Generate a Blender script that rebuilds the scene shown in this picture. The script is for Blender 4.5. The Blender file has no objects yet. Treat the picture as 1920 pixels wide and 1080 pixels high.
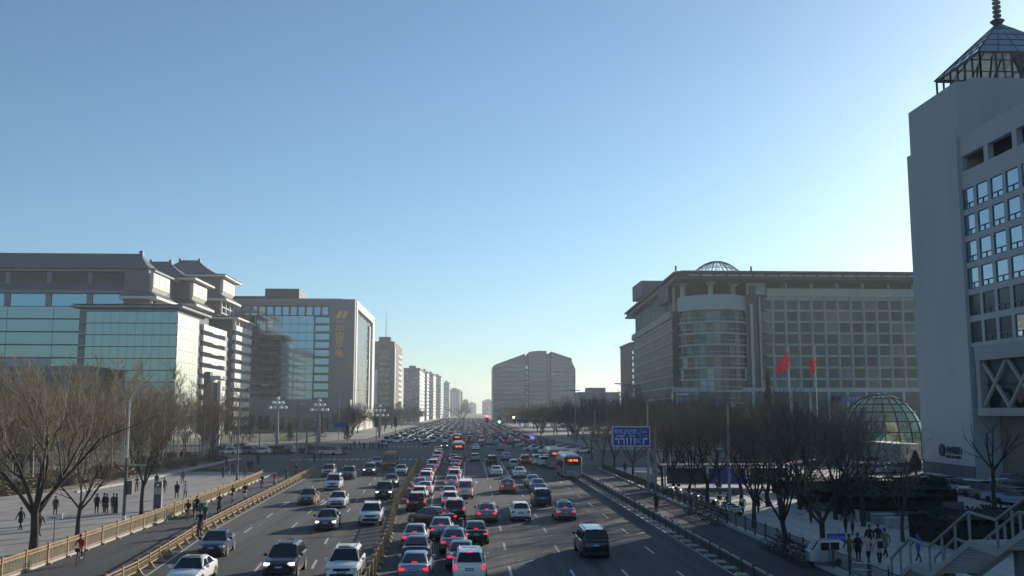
import bpy, math, random
from mathutils import Vector, Matrix
R = math.radians
random.seed(7)
scn = bpy.context.scene
COL = scn.collection

# ---------------------------------------------------------------- camera
CAM_H = 9.2
F_PX = 1800.0                      # focal length in pixels of the 1920 px wide photograph
PITCH = math.atan(230 / F_PX)
YAW = math.atan(82 / F_PX * math.cos(PITCH))
cam = bpy.data.cameras.new('camera')
cam.sensor_width = 36.0
cam.lens = 36.0 * F_PX / 1920.0
cam.clip_start = 0.5
cam.clip_end = 9000
camo = bpy.data.objects.new('camera', cam)
COL.objects.link(camo)
camo.location = (0, 0, CAM_H)
camo.rotation_euler = (R(90) + PITCH, 0, -YAW)
scn.camera = camo

# ---------------------------------------------------------------- sky and sun
SUN_AZ, SUN_EL = R(38), R(15)
world = bpy.data.worlds.new('World')
scn.world = world
world.use_nodes = True
wn = world.node_tree
bg = wn.nodes['Background']
sky = wn.nodes.new('ShaderNodeTexSky')
sky.sky_type = 'NISHITA'
sky.sun_disc = False
sky.sun_elevation = SUN_EL
sky.sun_rotation = SUN_AZ
sky.altitude = 0
sky.air_density = 1.0
sky.dust_density = 0.4
sky.ozone_density = 6.5
hs = wn.nodes.new('ShaderNodeHueSaturation'); hs.inputs['Saturation'].default_value = 0.88
wb = wn.nodes.new('ShaderNodeMix'); wb.data_type = 'RGBA'; wb.blend_type = 'MULTIPLY'; wb.inputs['Factor'].default_value = 1.0
wb.inputs['B'].default_value = (1.0, 1.03, 0.88, 1)      # camera white balance
wn.links.new(sky.outputs[0], wb.inputs['A'])
wn.links.new(wb.outputs['Result'], hs.inputs['Color'])
wn.links.new(hs.outputs[0], bg.inputs['Color'])
bg.inputs['Strength'].default_value = 0.118
sl = bpy.data.lights.new('sun', 'SUN')
sl.energy = 4.8
sl.angle = R(0.6)
sl.color = (1.0, 0.91, 0.78)
so = bpy.data.objects.new('sun', sl)
COL.objects.link(so)
SDIR = Vector((math.sin(SUN_AZ) * math.cos(SUN_EL), math.cos(SUN_AZ) * math.cos(SUN_EL), math.sin(SUN_EL)))
so.rotation_euler = SDIR.to_track_quat('Z', 'Y').to_euler()
so.location = (200, 200, 150)
scn.view_settings.view_transform = 'Standard'
scn.view_settings.look = 'None'
scn.view_settings.exposure = 0.42
scn.view_settings.gamma = 1.0
scn.render.engine = 'CYCLES'
scn.cycles.max_bounces = 6
scn.cycles.volume_bounces = 2
scn.cycles.volume_step_rate = 4
scn.cycles.volume_max_steps = 64

# ---------------------------------------------------------------- survey helpers (photo pixel -> place)
_cm = Matrix.Rotation(-YAW, 3, 'Z') @ Matrix.Rotation(R(90) + PITCH, 3, 'X')
def ray(px, py):
    return _cm @ Vector(((px - 960) / F_PX, -(py - 540) / F_PX, -1))
def G(px, py, z=0.0):
    d = ray(px, py); t = (z - CAM_H) / d.z
    return Vector((d.x * t, d.y * t, z))
def W(px, py, Y):
    d = ray(px, py); t = Y / d.y
    return Vector((d.x * t, Y, CAM_H + d.z * t))
def WX(px, py, X):
    d = ray(px, py); t = X / d.x
    return Vector((X, d.y * t, CAM_H + d.z * t))

# ---------------------------------------------------------------- materials
MATS = {}
def M(name, col, rough=0.7, metal=0.0, var=0.0, scale=3.0, bump=0.0, coat=0.0, emit=0.0, stretch=None, col2=None, alpha=None, trans=0.0, spec=None):
    m = bpy.data.materials.new(name); m.use_nodes = True
    nt = m.node_tree; b = nt.nodes['Principled BSDF']
    c = (*col, 1)
    b.inputs['Base Color'].default_value = c
    b.inputs['Roughness'].default_value = rough
    b.inputs['Metallic'].default_value = metal
    if coat: b.inputs['Coat Weight'].default_value = coat; b.inputs['Coat Roughness'].default_value = 0.05
    if spec is not None: b.inputs['Specular IOR Level'].default_value = spec
    if trans: b.inputs['Transmission Weight'].default_value = trans
    if alpha is not None: b.inputs['Alpha'].default_value = alpha
    if emit:
        b.inputs['Emission Color'].default_value = c; b.inputs['Emission Strength'].default_value = emit
    if var or bump or col2:
        tc = nt.nodes.new('ShaderNodeTexCoord'); mp = nt.nodes.new('ShaderNodeMapping')
        nt.links.new(tc.outputs['Object'], mp.inputs['Vector'])
        if stretch: mp.inputs['Scale'].default_value = stretch
        no = nt.nodes.new('ShaderNodeTexNoise'); no.inputs['Scale'].default_value = scale
        no.inputs['Detail'].default_value = 6; no.inputs['Roughness'].default_value = 0.6
        nt.links.new(mp.outputs[0], no.inputs['Vector'])
        if var or col2:
            mx = nt.nodes.new('ShaderNodeMix'); mx.data_type = 'RGBA'
            d = col2 or tuple(max(0, x * (1 - var)) for x in col)
            l = col if col2 else tuple(min(1, x * (1 + var)) for x in col)
            mx.inputs['A'].default_value = (*d, 1); mx.inputs['B'].default_value = (*l, 1)
            cr = nt.nodes.new('ShaderNodeMapRange'); cr.inputs['From Min'].default_value = 0.32; cr.inputs['From Max'].default_value = 0.68
            nt.links.new(no.outputs['Fac'], cr.inputs['Value']); nt.links.new(cr.outputs[0], mx.inputs['Factor'])
            nt.links.new(mx.outputs['Result'], b.inputs['Base Color'])
        if bump:
            bp = nt.nodes.new('ShaderNodeBump'); bp.inputs['Strength'].default_value = bump; bp.inputs['Distance'].default_value = 0.1
            nt.links.new(no.outputs['Fac'], bp.inputs['Height']); nt.links.new(bp.outputs[0], b.inputs['Normal'])
    MATS[name] = m
    return m

M('paint_white', (.78, .78, .76), .35, coat=.6)
M('paint_silver', (.38, .40, .42), .35, .5, coat=.5)
M('paint_grey', (.12, .125, .13), .35, .3, coat=.6)
M('paint_black', (.012, .012, .014), .28, coat=.7)
M('paint_navy', (.018, .03, .075), .3, .2, coat=.7)
M('paint_blue', (.22, .28, .40), .35, .2, coat=.6)
M('paint_brown', (.10, .07, .05), .35, .3, coat=.6)
M('paint_red', (.30, .02, .02), .35, coat=.6)
M('paint_gold', (.36, .20, .07), .38, .2, coat=.4)
M('paint_taxi_upper', (.14, .20, .32), .35, coat=.6)
M('paint_orange', (.42, .14, .04), .45)
M('car_glass', (.012, .014, .018), .06, spec=.8)
M('tyre', (.012, .012, .012), .85)
M('rim', (.30, .31, .32), .35, .8)
M('trim_black', (.015, .015, .016), .6)
M('lamp_clear', (.55, .58, .60), .15)
M('lamp_lit', (1.0, .96, .88), .3, emit=1.5)
M('tail_dark', (.22, .012, .012), .25)
M('tail_lit', (1.0, .02, .035), .4, emit=1.1)
M('fabric_pad', (.1,.1,.1), .9)
M('plate_blue', (.03, .07, .32), .5)
M('plate_text', (.6, .6, .62), .5)
M('led_orange', (1.0, .16, .03), .4, emit=3)
M('asphalt', (.088, .085, .080), .82, var=.22, scale=.5, bump=.15, stretch=(1, .12, 1))
M('asphalt_cycle', (.058, .058, .060), .85, var=.18, scale=.8, bump=.15, stretch=(1, .2, 1))
M('asphalt_patch', (.040, .040, .042), .85, var=.15, scale=2)
M('road_paint', (.46, .46, .44), .7, var=.3, scale=4)
M('paving', (.32, .295, .26), .8, var=.13, scale=.35, bump=.05)
M('paving_light', (.47, .44, .395), .9, var=.10, scale=.3, bump=.05)
M('kerb_stone', (.36, .35, .33), .8, var=.15, scale=2)
M('earth', (.14, .115, .085), .95, var=.35, scale=.25, bump=.4)
M('ground_far', (.10, .095, .085), .95, var=.3, scale=.02)
M('dry_grass', (.20, .155, .09), .95, var=.4, scale=.6, bump=.5)
M('lawn', (.09, .10, .045), .95, var=.3, scale=.5, bump=.3)
M('fence_gold', (.45, .31, .155), .42, .25, var=.08, scale=2)
M('fence_bronze', (.16, .12, .07), .5, .3)
M('rail_grey', (.30, .31, .32), .45, .3, var=.1)
M('rail_dark', (.05, .055, .06), .6, .2)
M('rubber_foot', (.42, .40, .36), .7)
M('steel_pole', (.22, .23, .24), .55, .2, var=.08, scale=1)
M('pole_white', (.62, .62, .60), .5)
M('pole_dark', (.10, .095, .09), .6)
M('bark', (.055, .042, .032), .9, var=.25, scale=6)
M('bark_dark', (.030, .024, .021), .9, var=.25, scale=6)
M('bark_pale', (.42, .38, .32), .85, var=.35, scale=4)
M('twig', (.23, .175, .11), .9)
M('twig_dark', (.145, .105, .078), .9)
M('twig_far', (.070, .060, .052), .95)
M('evergreen', (.022, .040, .024), .9)
M('hedge', (.012, .018, .010), .95, var=.4, scale=3)
M('concrete', (.30, .30, .30), .8, var=.06, scale=.3)
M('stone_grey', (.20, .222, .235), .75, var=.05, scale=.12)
M('stone_tower', (.39, .39, .40), .7, var=.045, scale=.5, stretch=(1, 1, .08))
M('stone_dark', (.085, .10, .11), .75, var=.08, scale=.3)
M('cream_stone', (.58, .55, .46), .7, var=.06, scale=.3)
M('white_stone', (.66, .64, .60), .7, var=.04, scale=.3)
M('brown_stone', (.17, .145, .13), .8, var=.08, scale=.3)
M('red_stone', (.17, .095, .075), .8, var=.08, scale=.3)
M('roof_tile', (.085, .095, .115), .6, var=.12, scale=1.5)
M('eave_grey', (.20, .21, .225), .7)
M('eave_white', (.62, .58, .52), .7)
M('metal_dark', (.035, .045, .052), .65)
M('eave_green', (.05, .07, .066), .7)
M('grid_grey', (.34, .42, .405), .7, var=.05, scale=.2)
M('glass_teal', (.16, .235, .25), .10, 1.0, bump=.006, scale=.12)
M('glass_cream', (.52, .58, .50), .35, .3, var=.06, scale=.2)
M('glass_blue', (.16, .27, .34), .07, 1.0, bump=.02, scale=.10)
M('glass_green', (.20, .28, .25), .12, .9, bump=.02, scale=.15)
M('glass_grid', (.038, .062, .056), .14, .3, var=.2, scale=.12)
M('glass_grid_dark', (.05, .065, .068), .14, .3)
M('glass_grid_pale', (.13, .155, .145), .25, .3)
M('glass_side', (.028, .055, .06), .5, spec=.2)
M('blind_mid', (.17, .19, .17), .6)
M('glass_window', (.50, .58, .62), .06, 1.0)
M('glass_smoke', (.06, .075, .085), .14, .25)
M('glass_dark', (.03, .036, .042), .12, .2)
M('blind_pale', (.42, .44, .42), .6)
M('dome_glass', (.34, .42, .28), .10, .55)
M('dome_rib', (.04, .045, .045), .5, .4)
M('sign_blue', (.012, .06, .30), .5)
M('sign_white', (.70, .72, .74), .5)
M('letters_pale', (.36, .42, .58), .5)
M('letters_gold', (.85, .52, .14), .4)
M('letters_dark', (.025, .035, .06), .5)
M('signal_red', (1, .05, .08), .4, emit=10)
M('signal_green', (.1, 1, .6), .4, emit=10)
M('signal_white', (1, .97, .9), .4, emit=10)
M('signal_blue', (.05, .05, 1), .4, emit=4)
M('globe_white', (.85, .85, .82), .3)
M('flag_red', (.62, .018, .02), .7)
M('flag_yellow', (.75, .55, .03), .7)
M('bus_body', (.26, .28, .28), .4, coat=.3)
M('bus_green', (.12, .20, .19), .4, coat=.3)
M('bus_red', (.32, .03, .03), .4)
M('skin', (.42, .25, .18), .6)
M('hair', (.012, .010, .010), .6)
for n, c in dict(black=(.014, .014, .016), navy=(.02, .028, .06), grey=(.10, .10, .11), red=(.42, .02, .03), pink=(.42, .29, .28), cream=(.44, .40, .32), blue=(.03, .07, .26), brown=(.10, .065, .045), green=(.03, .16, .09), white=(.55, .55, .55), denim=(.05, .07, .12), khaki=(.14, .12, .08), teal=(.04, .12, .18), orange=(.45, .13, .03)).items():
    M('cloth_' + n, c, .9)
mt = MATS

# worn asphalt: long tyre-dark streaks and broad stains over the aggregate
def wear(m, amount=.35):
    nt = m.node_tree; b = nt.nodes['Principled BSDF']; src = b.inputs['Base Color'].links[0].from_socket
    tc = nt.nodes.new('ShaderNodeTexCoord')
    for sc_, st, lo in ((1.5, (1, .012, 1), 1 - amount), (.06, (1, .5, 1), 1 - amount * .8), (9.0, (1, .6, 1), 1 - amount * .6)):
        mp = nt.nodes.new('ShaderNodeMapping'); mp.inputs['Scale'].default_value = st; nt.links.new(tc.outputs['Object'], mp.inputs['Vector'])
        no = nt.nodes.new('ShaderNodeTexNoise'); no.inputs['Scale'].default_value = sc_; no.inputs['Detail'].default_value = 4; nt.links.new(mp.outputs[0], no.inputs['Vector'])
        mr = nt.nodes.new('ShaderNodeMapRange'); mr.inputs['From Min'].default_value = .35; mr.inputs['From Max'].default_value = .62; mr.inputs['To Min'].default_value = lo; mr.inputs['To Max'].default_value = 1.08
        nt.links.new(no.outputs['Fac'], mr.inputs['Value'])
        mx = nt.nodes.new('ShaderNodeMix'); mx.data_type = 'RGBA'; mx.blend_type = 'MULTIPLY'; mx.inputs['Factor'].default_value = 1
        nt.links.new(src, mx.inputs['A']); nt.links.new(mr.outputs[0], mx.inputs['B']); src = mx.outputs['Result']
    nt.links.new(src, b.inputs['Base Color'])
wear(mt['asphalt'], .48); wear(mt['asphalt_cycle'], .3); wear(mt['paving'], .16); wear(mt['paving_light'], .14); wear(mt['fence_gold'], .18)

# ---------------------------------------------------------------- mesh helpers
class MB:
    def __init__(s): s.v = []; s.f = []; s.m = []
    def add(s, vs, fs, m=0):
        o = len(s.v); s.v += [tuple(v) for v in vs]
        s.f += [tuple(i + o for i in f) for f in fs]; s.m += [m] * len(fs); return s
    def box(s, x0, x1, y0, y1, z0, z1, m=0):
        return s.add([(x0, y0, z0), (x1, y0, z0), (x1, y1, z0), (x0, y1, z0), (x0, y0, z1), (x1, y0, z1), (x1, y1, z1), (x0, y1, z1)],
                     [(0, 3, 2, 1), (4, 5, 6, 7), (0, 1, 5, 4), (1, 2, 6, 5), (2, 3, 7, 6), (3, 0, 4, 7)], m)
    def hexa(s, b, t, m=0):           # bottom 4, top 4 points
        return s.add(list(b) + list(t), [(0, 3, 2, 1), (4, 5, 6, 7), (0, 1, 5, 4), (1, 2, 6, 5), (2, 3, 7, 6), (3, 0, 4, 7)], m)
    def prism(s, pts, z0, z1, m=0):
        n = len(pts)
        return s.add([(x, y, z0) for x, y in pts] + [(x, y, z1) for x, y in pts],
                     [tuple(range(n - 1, -1, -1)), tuple(range(n, 2 * n))] + [(i, (i + 1) % n, (i + 1) % n + n, i + n) for i in range(n)], m)
    def tube(s, p0, p1, r0, r1=None, n=6, m=0, cap=True):
        p0, p1 = Vector(p0), Vector(p1); r1 = r0 if r1 is None else r1
        d = (p1 - p0); 
        if d.length < 1e-6: return s
        d.normalize()
        a = d.orthogonal().normalized(); b = d.cross(a)
        ring = lambda p, r: [p + (a * math.cos(2 * math.pi * i / n) + b * math.sin(2 * math.pi * i / n)) * r for i in range(n)]
        fs = [(i, (i + 1) % n, (i + 1) % n + n, i + n) for i in range(n)]
        if cap: fs += [tuple(range(n - 1, -1, -1)), tuple(range(n, 2 * n))]
        return s.add(ring(p0, r0) + ring(p1, r1), fs, m)
    def path(s, pts, r, n=6, m=0):
        for i in range(len(pts) - 1):
            ra = r[i] if isinstance(r, (list, tuple)) else r; rb = r[i + 1] if isinstance(r, (list, tuple)) else r
            s.tube(pts[i], pts[i + 1], ra, rb, n, m)
        return s
    def loft(s, rings, m=0, closed=True, cap=True):
        n = len(rings[0]); vs = [p for r in rings for p in r]; fs = []
        for k in range(len(rings) - 1):
            for i in range(n if closed else n - 1):
                j = (i + 1) % n
                fs.append((k * n + i, k * n + j, (k + 1) * n + j, (k + 1) * n + i))
        if cap: fs += [tuple(range(n - 1, -1, -1)), tuple(range((len(rings) - 1) * n, len(rings) * n))]
        return s.add(vs, fs, m)
    def ball(s, c, r, nu=8, nv=5, m=0, z0=-90, z1=90, sx=1, sy=1, sz=1):
        rings = []
        for k in range(nv + 1):
            t = R(z0 + (z1 - z0) * k / nv)
            rings.append([(c[0] + sx * r * math.cos(t) * math.cos(2 * math.pi * i / nu), c[1] + sy * r * math.cos(t) * math.sin(2 * math.pi * i / nu), c[2] + sz * r * math.sin(t)) for i in range(nu)])
        return s.loft(rings, m)
    def mesh(s, name, mats, smooth=False, ang=35):
        me = bpy.data.meshes.new(name); me.from_pydata(s.v, [], s.f)
        for x in mats: me.materials.append(x if not isinstance(x, str) else mt[x])
        if len(mats) > 1: me.polygons.foreach_set('material_index', s.m)
        if smooth:
            me.polygons.foreach_set('use_smooth', [True] * len(me.polygons))
            me.set_sharp_from_angle(angle=R(ang))
        me.update(); return me
    def build(s, name, mats, parent=None, smooth=False, ang=35):
        if isinstance(mats, str): mats = [mats]
        return link(name, s.mesh(name, mats, smooth, ang), parent)

def link(name, data, parent=None, loc=None, rz=None):
    o = bpy.data.objects.new(name, data); COL.objects.link(o)
    if parent: o.parent = parent
    if loc is not None: o.location = loc
    if rz is not None: o.rotation_euler = (0, 0, rz)
    return o
def tag(o, label=None, cat=None, group=None, kind=None):
    if label: o['label'] = label
    if cat: o['category'] = cat
    if group: o['group'] = group
    if kind: o['kind'] = kind
    return o
def thing(name, label, cat, loc=(0, 0, 0), rz=0, group=None):
    return tag(link(name, None, None, loc, rz), label, cat, group)
def struct(name, mb, mats, parent=None, smooth=False):
    o = mb.build(name, mats, parent, smooth)
    if parent is None: o['kind'] = 'structure'
    return o
KIDS = {}
def snapshot_children():
    KIDS.clear()
    for o in bpy.data.objects:
        if o.parent: KIDS.setdefault(o.parent.name, []).append(o)
def copy_tree(o, parent=None, kids=None):
    c = o.copy(); COL.objects.link(c)
    if parent: c.parent = parent
    for ch in o.children: copy_tree(ch, c)
    return c
ORD = ['first', 'second', 'third', 'fourth', 'fifth', 'sixth', 'seventh', 'eighth', 'ninth', 'tenth', 'eleventh', 'twelfth', 'thirteenth', 'fourteenth', 'fifteenth', 'sixteenth', 'seventeenth', 'eighteenth', 'nineteenth', 'twentieth', 'twenty-first', 'twenty-second', 'twenty-third', 'twenty-fourth', 'twenty-fifth', 'twenty-sixth', 'twenty-seventh', 'twenty-eighth']
def lerp_table(t, z):
    if z <= t[0][0]: return t[0][1]
    for (a, x), (b, y) in zip(t, t[1:]):
        if z <= b: return x + (y - x) * (z - a) / (b - a)
    return t[-1][1]
INNER_T = [(20, -18.0), (57, -18.6), (76, -20.2), (103, -21.4), (152, -23.5), (300, -27)]
MEDIAN_T = [(20, -5.0), (54, -5.2), (70, -5.66), (91, -6.7), (113, -7.3), (167, -8.3), (300, -8.6)]
def shift(y): return lerp_table(INNER_T, y) + 18.6

# ---------------------------------------------------------------- ground and roads
struct('ground', MB().add([(-2400, -250, -.16), (2400, -250, -.16), (2400, 3100, -.16), (-2400, 3100, -.16)], [(0, 1, 2, 3)]), 'ground_far')
# carriageway, widening at the crossing, with the cross street
road = struct('road', MB().add([(-27.2, -60, 0), (21.2, -60, 0), (21.2, 160, 0), (260, 186, 0), (260, 262, 0), (46, 262, 0), (38, 320, 0), (38, 2600, 0), (-40, 2600, 0), (-38, 320, 0), (-60, 262, 0), (-320, 262, 0), (-320, 176, 0), (-50, 168, 0), (-28.2, 140, 0), (-26.6, 100, 0)],
      [tuple(range(16))]), 'asphalt')
# bicycle lanes as a thin surfacing sheet
mb = MB(); ys = [-60, 20, 57, 76, 103, 140, 160]
for a, b in zip(ys, ys[1:]):
    xa, xb = lerp_table(INNER_T, a), lerp_table(INNER_T, b)
    oa, ob = (-25.6 if a < 80 else -25.6 - (a - 80) * .045), (-25.6 if b < 80 else -25.6 - (b - 80) * .045)
    mb.add([(oa, a, .004), (xa - .3, a, .004), (xb - .3, b, .004), (ob, b, .004)], [(0, 1, 2, 3)])
struct('bicycle_lane', mb, 'asphalt_cycle')
struct('bicycle_lane', MB().add([(15.9, -60, .004), (20.9, -60, .004), (20.9, 158, .004), (15.9, 158, .004)], [(0, 1, 2, 3)]), 'asphalt_cycle')
# pavements
def slab(name, pts, z, mat):
    mb = MB(); mb.prism(pts, -.1, z)
    return struct(name, mb, mat)
slab('sidewalk', [(-25.6, -60), (-25.6, 80), (-26.8, 108), (-28.6, 146), (-50, 150), (-330, 158), (-330, -60)], .12, 'paving')
slab('plaza', [(21.0, -60), (330, -60), (330, 170), (21.0, 156)], .12, 'paving_light')
# kerbs
mb = MB()
for a, b in ((( -25.6, -60), (-25.6, 80)), ((-25.6, 80), (-26.8, 108)), ((-26.8, 108), (-28.6, 146))):
    mb.hexa([(a[0], a[1], 0), (a[0] + .28, a[1], 0), (b[0] + .28, b[1], 0), (b[0], b[1], 0)], [(a[0], a[1], .15), (a[0] + .25, a[1], .15), (b[0] + .25, b[1], .15), (b[0], b[1], .15)])
struct('kerb', mb, 'kerb_stone')
struct('kerb', MB().box(20.75, 21.0, -60, 156, 0, .15), 'kerb_stone')
# dry garden bed beside the left pavement, with its stone edge
gb = [G(-260, 962), G(120, 926), G(250, 903), G(330, 886), G(440, 862), G(445, 850), G(300, 846), G(-300, 850)]
gb = [(p.x, p.y) for p in gb]
slab('garden_bed', gb, .20, 'dry_grass')
mb = MB()
for a, b in zip(gb[:5], gb[1:5]):
    d = Vector((b[0] - a[0], b[1] - a[1], 0)).normalized(); n = Vector((d.y, -d.x, 0)) * 1.5
    mb.hexa([(a[0], a[1], .1), (a[0] + n.x, a[1] + n.y, .1), (b[0] + n.x, b[1] + n.y, .1), (b[0], b[1], .1)], [(a[0], a[1], .34), (a[0] + n.x, a[1] + n.y, .34), (b[0] + n.x, b[1] + n.y, .34), (b[0], b[1], .34)])
struct('garden_edge', mb, 'kerb_stone')
# far corners beyond the crossing
slab('sidewalk', [(-62, 264), (-34, 322), (-34, 2600), (-700, 2600), (-700, 264)], .12, 'paving')
slab('sidewalk', [(32, 228), (700, 228), (700, 2600), (26, 2600), (26, 300)], .12, 'paving')
slab('lawn', [(-70, 268), (-52, 300), (-60, 420), (-140, 420), (-140, 268)], .2, 'lawn')

# lane markings, each dash a piece of the road
def dash_mesh(L, w):
    return MB().add([(-w / 2, 0, 0), (w / 2, 0, 0), (w / 2, L, 0), (-w / 2, L, 0)], [(0, 1, 2, 3)]).mesh('lane_dash', ['road_paint'])
DM = dash_mesh(3.4, .16)
def dash(x, y, rz=0): link('lane_dash', DM, road, (x, y, .005), rz)
phase = {2.5: 55.4, 6.0: 54, 9.0: 54, 12.1: 63.5}
for x0, ph in phase.items():
    for k in range(-3, 9):
        y = ph + k * 10.2
        if 25 < y < 126:
            dash(x0 + (0.3 * (y - 60) / 70 if x0 == 2.5 else 0), y)
for x0, ph in ((-15.4, 65), (-12.2, 68), (-9.0, 69)):
    for k in range(-4, 10):
        y = ph + k * 10.6
        if 25 < y < 165:
            x = x0 + shift(y); dx = shift(y + 3.4) - shift(y)
            if x0 == -9.0: x = (lerp_table(MEDIAN_T, y) + x0 - 3.2 + shift(y)) / 2 + .35 if False else x0 + shift(y) * .9; dx *= .9
            dash(x, y, -math.atan2(dx, 3.4))
def solid(name, pts, w=.16):
    mb = MB()
    for (x0, y0), (x1, y1) in zip(pts, pts[1:]):
        d = Vector((x1 - x0, y1 - y0)).normalized(); n = Vector((-d.y, d.x)) * w / 2
        mb.add([(x0 + n.x, y0 + n.y, .005), (x0 - n.x, y0 - n.y, .005), (x1 - n.x, y1 - n.y, .005), (x1 + n.x, y1 + n.y, .005)], [(0, 1, 2, 3)])
    mb.build(name, 'road_paint', road)
for x in (-.6, 2.7, 5.9, 9.1): solid('lane_line', [(x, 132), (x + .05, 176)])
solid('lane_line', [(-.2, 40), (-.4, 90), (-.6, 132)], .14)
solid('lane_line', [(lerp_table(MEDIAN_T, y) + 3.3, y) for y in (40, 60, 90, 120, 150, 176)], .14)
solid('stop_line', [(-8.2, 178), (14.8, 178)], .45)
solid('bus_lane_line', [(12.2, 134), (15.2, 134)], .35)
solid('edge_line', [(15.05, 30), (15.05, 132)], .12)
solid('edge_line', [(lerp_table(INNER_T, y) + .55, y) for y in (30, 57, 76, 103, 140)], .12)
zm = MB().add([(-.25, 0, 0), (.25, 0, 0), (.25, 4.2, 0), (-.25, 4.2, 0)], [(0, 1, 2, 3)]).mesh('crossing_stripe', ['road_paint'])
for i in range(44): link('crossing_stripe', zm, road, (-33 + i * 1.1, 184, .005))
for i in range(58): link('crossing_stripe', zm, road, (-42 + i * 1.15, 249, .005))
# arrows, lane boxes, manhole covers and repair patches
def arrow(x, y, turn=0):
    mb = MB(); mb.add([(-.1, 0, 0), (.1, 0, 0), (.1, 3.2, 0), (-.1, 3.2, 0)], [(0, 1, 2, 3)])
    mb.add([(-.45, 3.2, 0), (.45, 3.2, 0), (0, 4.6, 0)], [(0, 1, 2)])
    if turn: mb.add([(0, 1.6, .001), (turn * .9, 2.5, .001), (turn * .9, 2.2, .001), (0, 1.25, .001)], [(0, 1, 2, 3)])
    o = mb.build('lane_arrow', 'road_paint', road); o.location = (x, y, .006); return o
for x, y, t in ((1.1, 124, 0), (4.2, 124, 0), (7.4, 128, 1), (-14.4, 97, 0), (-18.2, 96, 0)):
    arrow(x, y, t)
cv = MB()
n = 20
cv.add([(.34 * math.cos(2 * math.pi * i / n), .34 * math.sin(2 * math.pi * i / n), 0) for i in range(n)], [tuple(range(n))], 0)
cv.add([(r * math.cos(2 * math.pi * i / n), r * math.sin(2 * math.pi * i / n), .001) for r in (.36, .44) for i in range(n)], [(i, (i + 1) % n, (i + 1) % n + n, i + n) for i in range(n)], 1)
cm_ = cv.mesh('manhole_cover', ['asphalt_patch', 'kerb_stone'])
for px, py in ((1030, 1036), (690, 1050), (560, 1045), (1100, 930), (985, 1052), (480, 985)):
    link('manhole_cover', cm_, road, G(px, py) + Vector((0, 0, .007)))
for x, y, w, l in ((11, 96, 2.4, 11), (-13.5, 76, 1.6, 9), (4.2, 72, 1.2, 14), (-10.5, 58, 1.4, 10), (8, 110, 2.6, 6)):
    o = MB().add([(0, 0, 0), (w, .2, 0), (w - .1, l, 0), (.1, l - .3, 0)], [(0, 1, 2, 3)]).build('repair_patch', 'asphalt_patch', road); o.location = (x, y, .003)
# hazy air
hz = MB().box(-2500, 2500, -350, 3200, -1.2, 84).build('haze', [])
hm = bpy.data.materials.new('haze'); hm.use_nodes = True; nt = hm.node_tree
nt.nodes.remove(nt.nodes['Principled BSDF'])
pv = nt.nodes.new('ShaderNodeVolumePrincipled'); pv.inputs['Color'].default_value = (.95, .97, .98, 1)
HAZE = 0.00022
pv.inputs['Density'].default_value = HAZE; pv.inputs['Anisotropy'].default_value = 0.3
nt.links.new(pv.outputs[0], nt.nodes['Material Output'].inputs['Volume'])
hz.data.materials.append(hm); tag(hz, 'thin pale blue winter haze along the avenue', None, None, 'stuff')
# ================================================================ BUILDINGS
# local frame of every building: x to the right along the front, y away from the bridge, z up
PANE = {}
def pane_mesh(w, h, mat, name='window', sill=True):
    k = (round(w, 2), round(h, 2), mat, name)
    if k not in PANE:
        mb = MB().box(0, w, -.05, .02, 0, h, 0)
        PANE[k] = mb.mesh(name, [mat])
    return PANE[k]
def panes(root, x, y, z, axis, cols, rows, pw, ph, dx, dz, mats, rnd, name='window', off=.0, skip=None):
    """grid of panes; axis 'x' faces the bridge, 'e' faces +x, 'w' faces -x (local)"""
    for r in range(rows):
        for c in range(cols):
            if skip and skip(c, r): continue
            m = rnd.choice(mats)
            me = pane_mesh(pw, ph, m, name)
            if axis == 'x': link(name, me, root, (x + c * dx, y - off, z + r * dz), 0)
            elif axis == 'e': link(name, me, root, (x + off, y + c * dx, z + r * dz), R(90))
            else: link(name, me, root, (x - off, y + c * dx + pw, z + r * dz), R(-90))
def hip_roof(mb, x0, x1, y0, y1, z, h, ridge_x=True, over=1.6, inset=None, m=0, n=6, curve=1.7, me_=1):
    """concave hipped roof with an eave fascia"""
    w = (y1 - y0) if ridge_x else (x1 - x0)
    ins = inset if inset is not None else w * .5
    rings = []
    for k in range(n + 1):
        t = k / n; zz = z + h * (t ** curve)
        ix = (ins if ridge_x else w * .5 - .15) * t; iy = (w * .5 - .15 if ridge_x else ins) * t
        a, b, c, d = x0 - over + (ix + over * t), x1 + over - (ix + over * t), y0 - over + (iy + over * t), y1 + over - (iy + over * t)
        lift = .5 * (1 - t) ** 3
        rings.append([(a, c, zz + lift), (b, c, zz + lift), (b, d, zz + lift), (a, d, zz + lift)])
    mb.loft(rings, m)
    mb.box(x0 - over - .1, x1 + over + .1, y0 - over - .1, y1 + over + .1, z - .55, z + .12, me_)
def text_mesh(name, s, size, mat, extrude=.05, align='CENTER', bold=0.0):
    cu = bpy.data.curves.new('t', 'FONT'); cu.body = s; cu.size = size; cu.extrude = extrude; cu.align_x = align; cu.offset = bold; cu.resolution_u = 2
    o = bpy.data.objects.new('t', cu); COL.objects.link(o)
    bpy.context.view_layer.update()
    me = bpy.data.meshes.new_from_object(o.evaluated_get(bpy.context.evaluated_depsgraph_get()))
    bpy.data.objects.remove(o); me.name = name; me.materials.clear(); me.materials.append(mt[mat])
    return me

# ---------------------------------------------------------------- left bank building with curved tiled roofs
rng = random.Random(11)
BX, BY = -90.0, 300.0
b1 = thing('office_building', 'teal glass office block with tiered grey tiled roofs and sunlit white balcony bands', 'building', (BX, BY, 0))
z_eave = W(340, 577, 300).z
xl = W(148, 600, 300).x - BX
FH = 3.63
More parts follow.
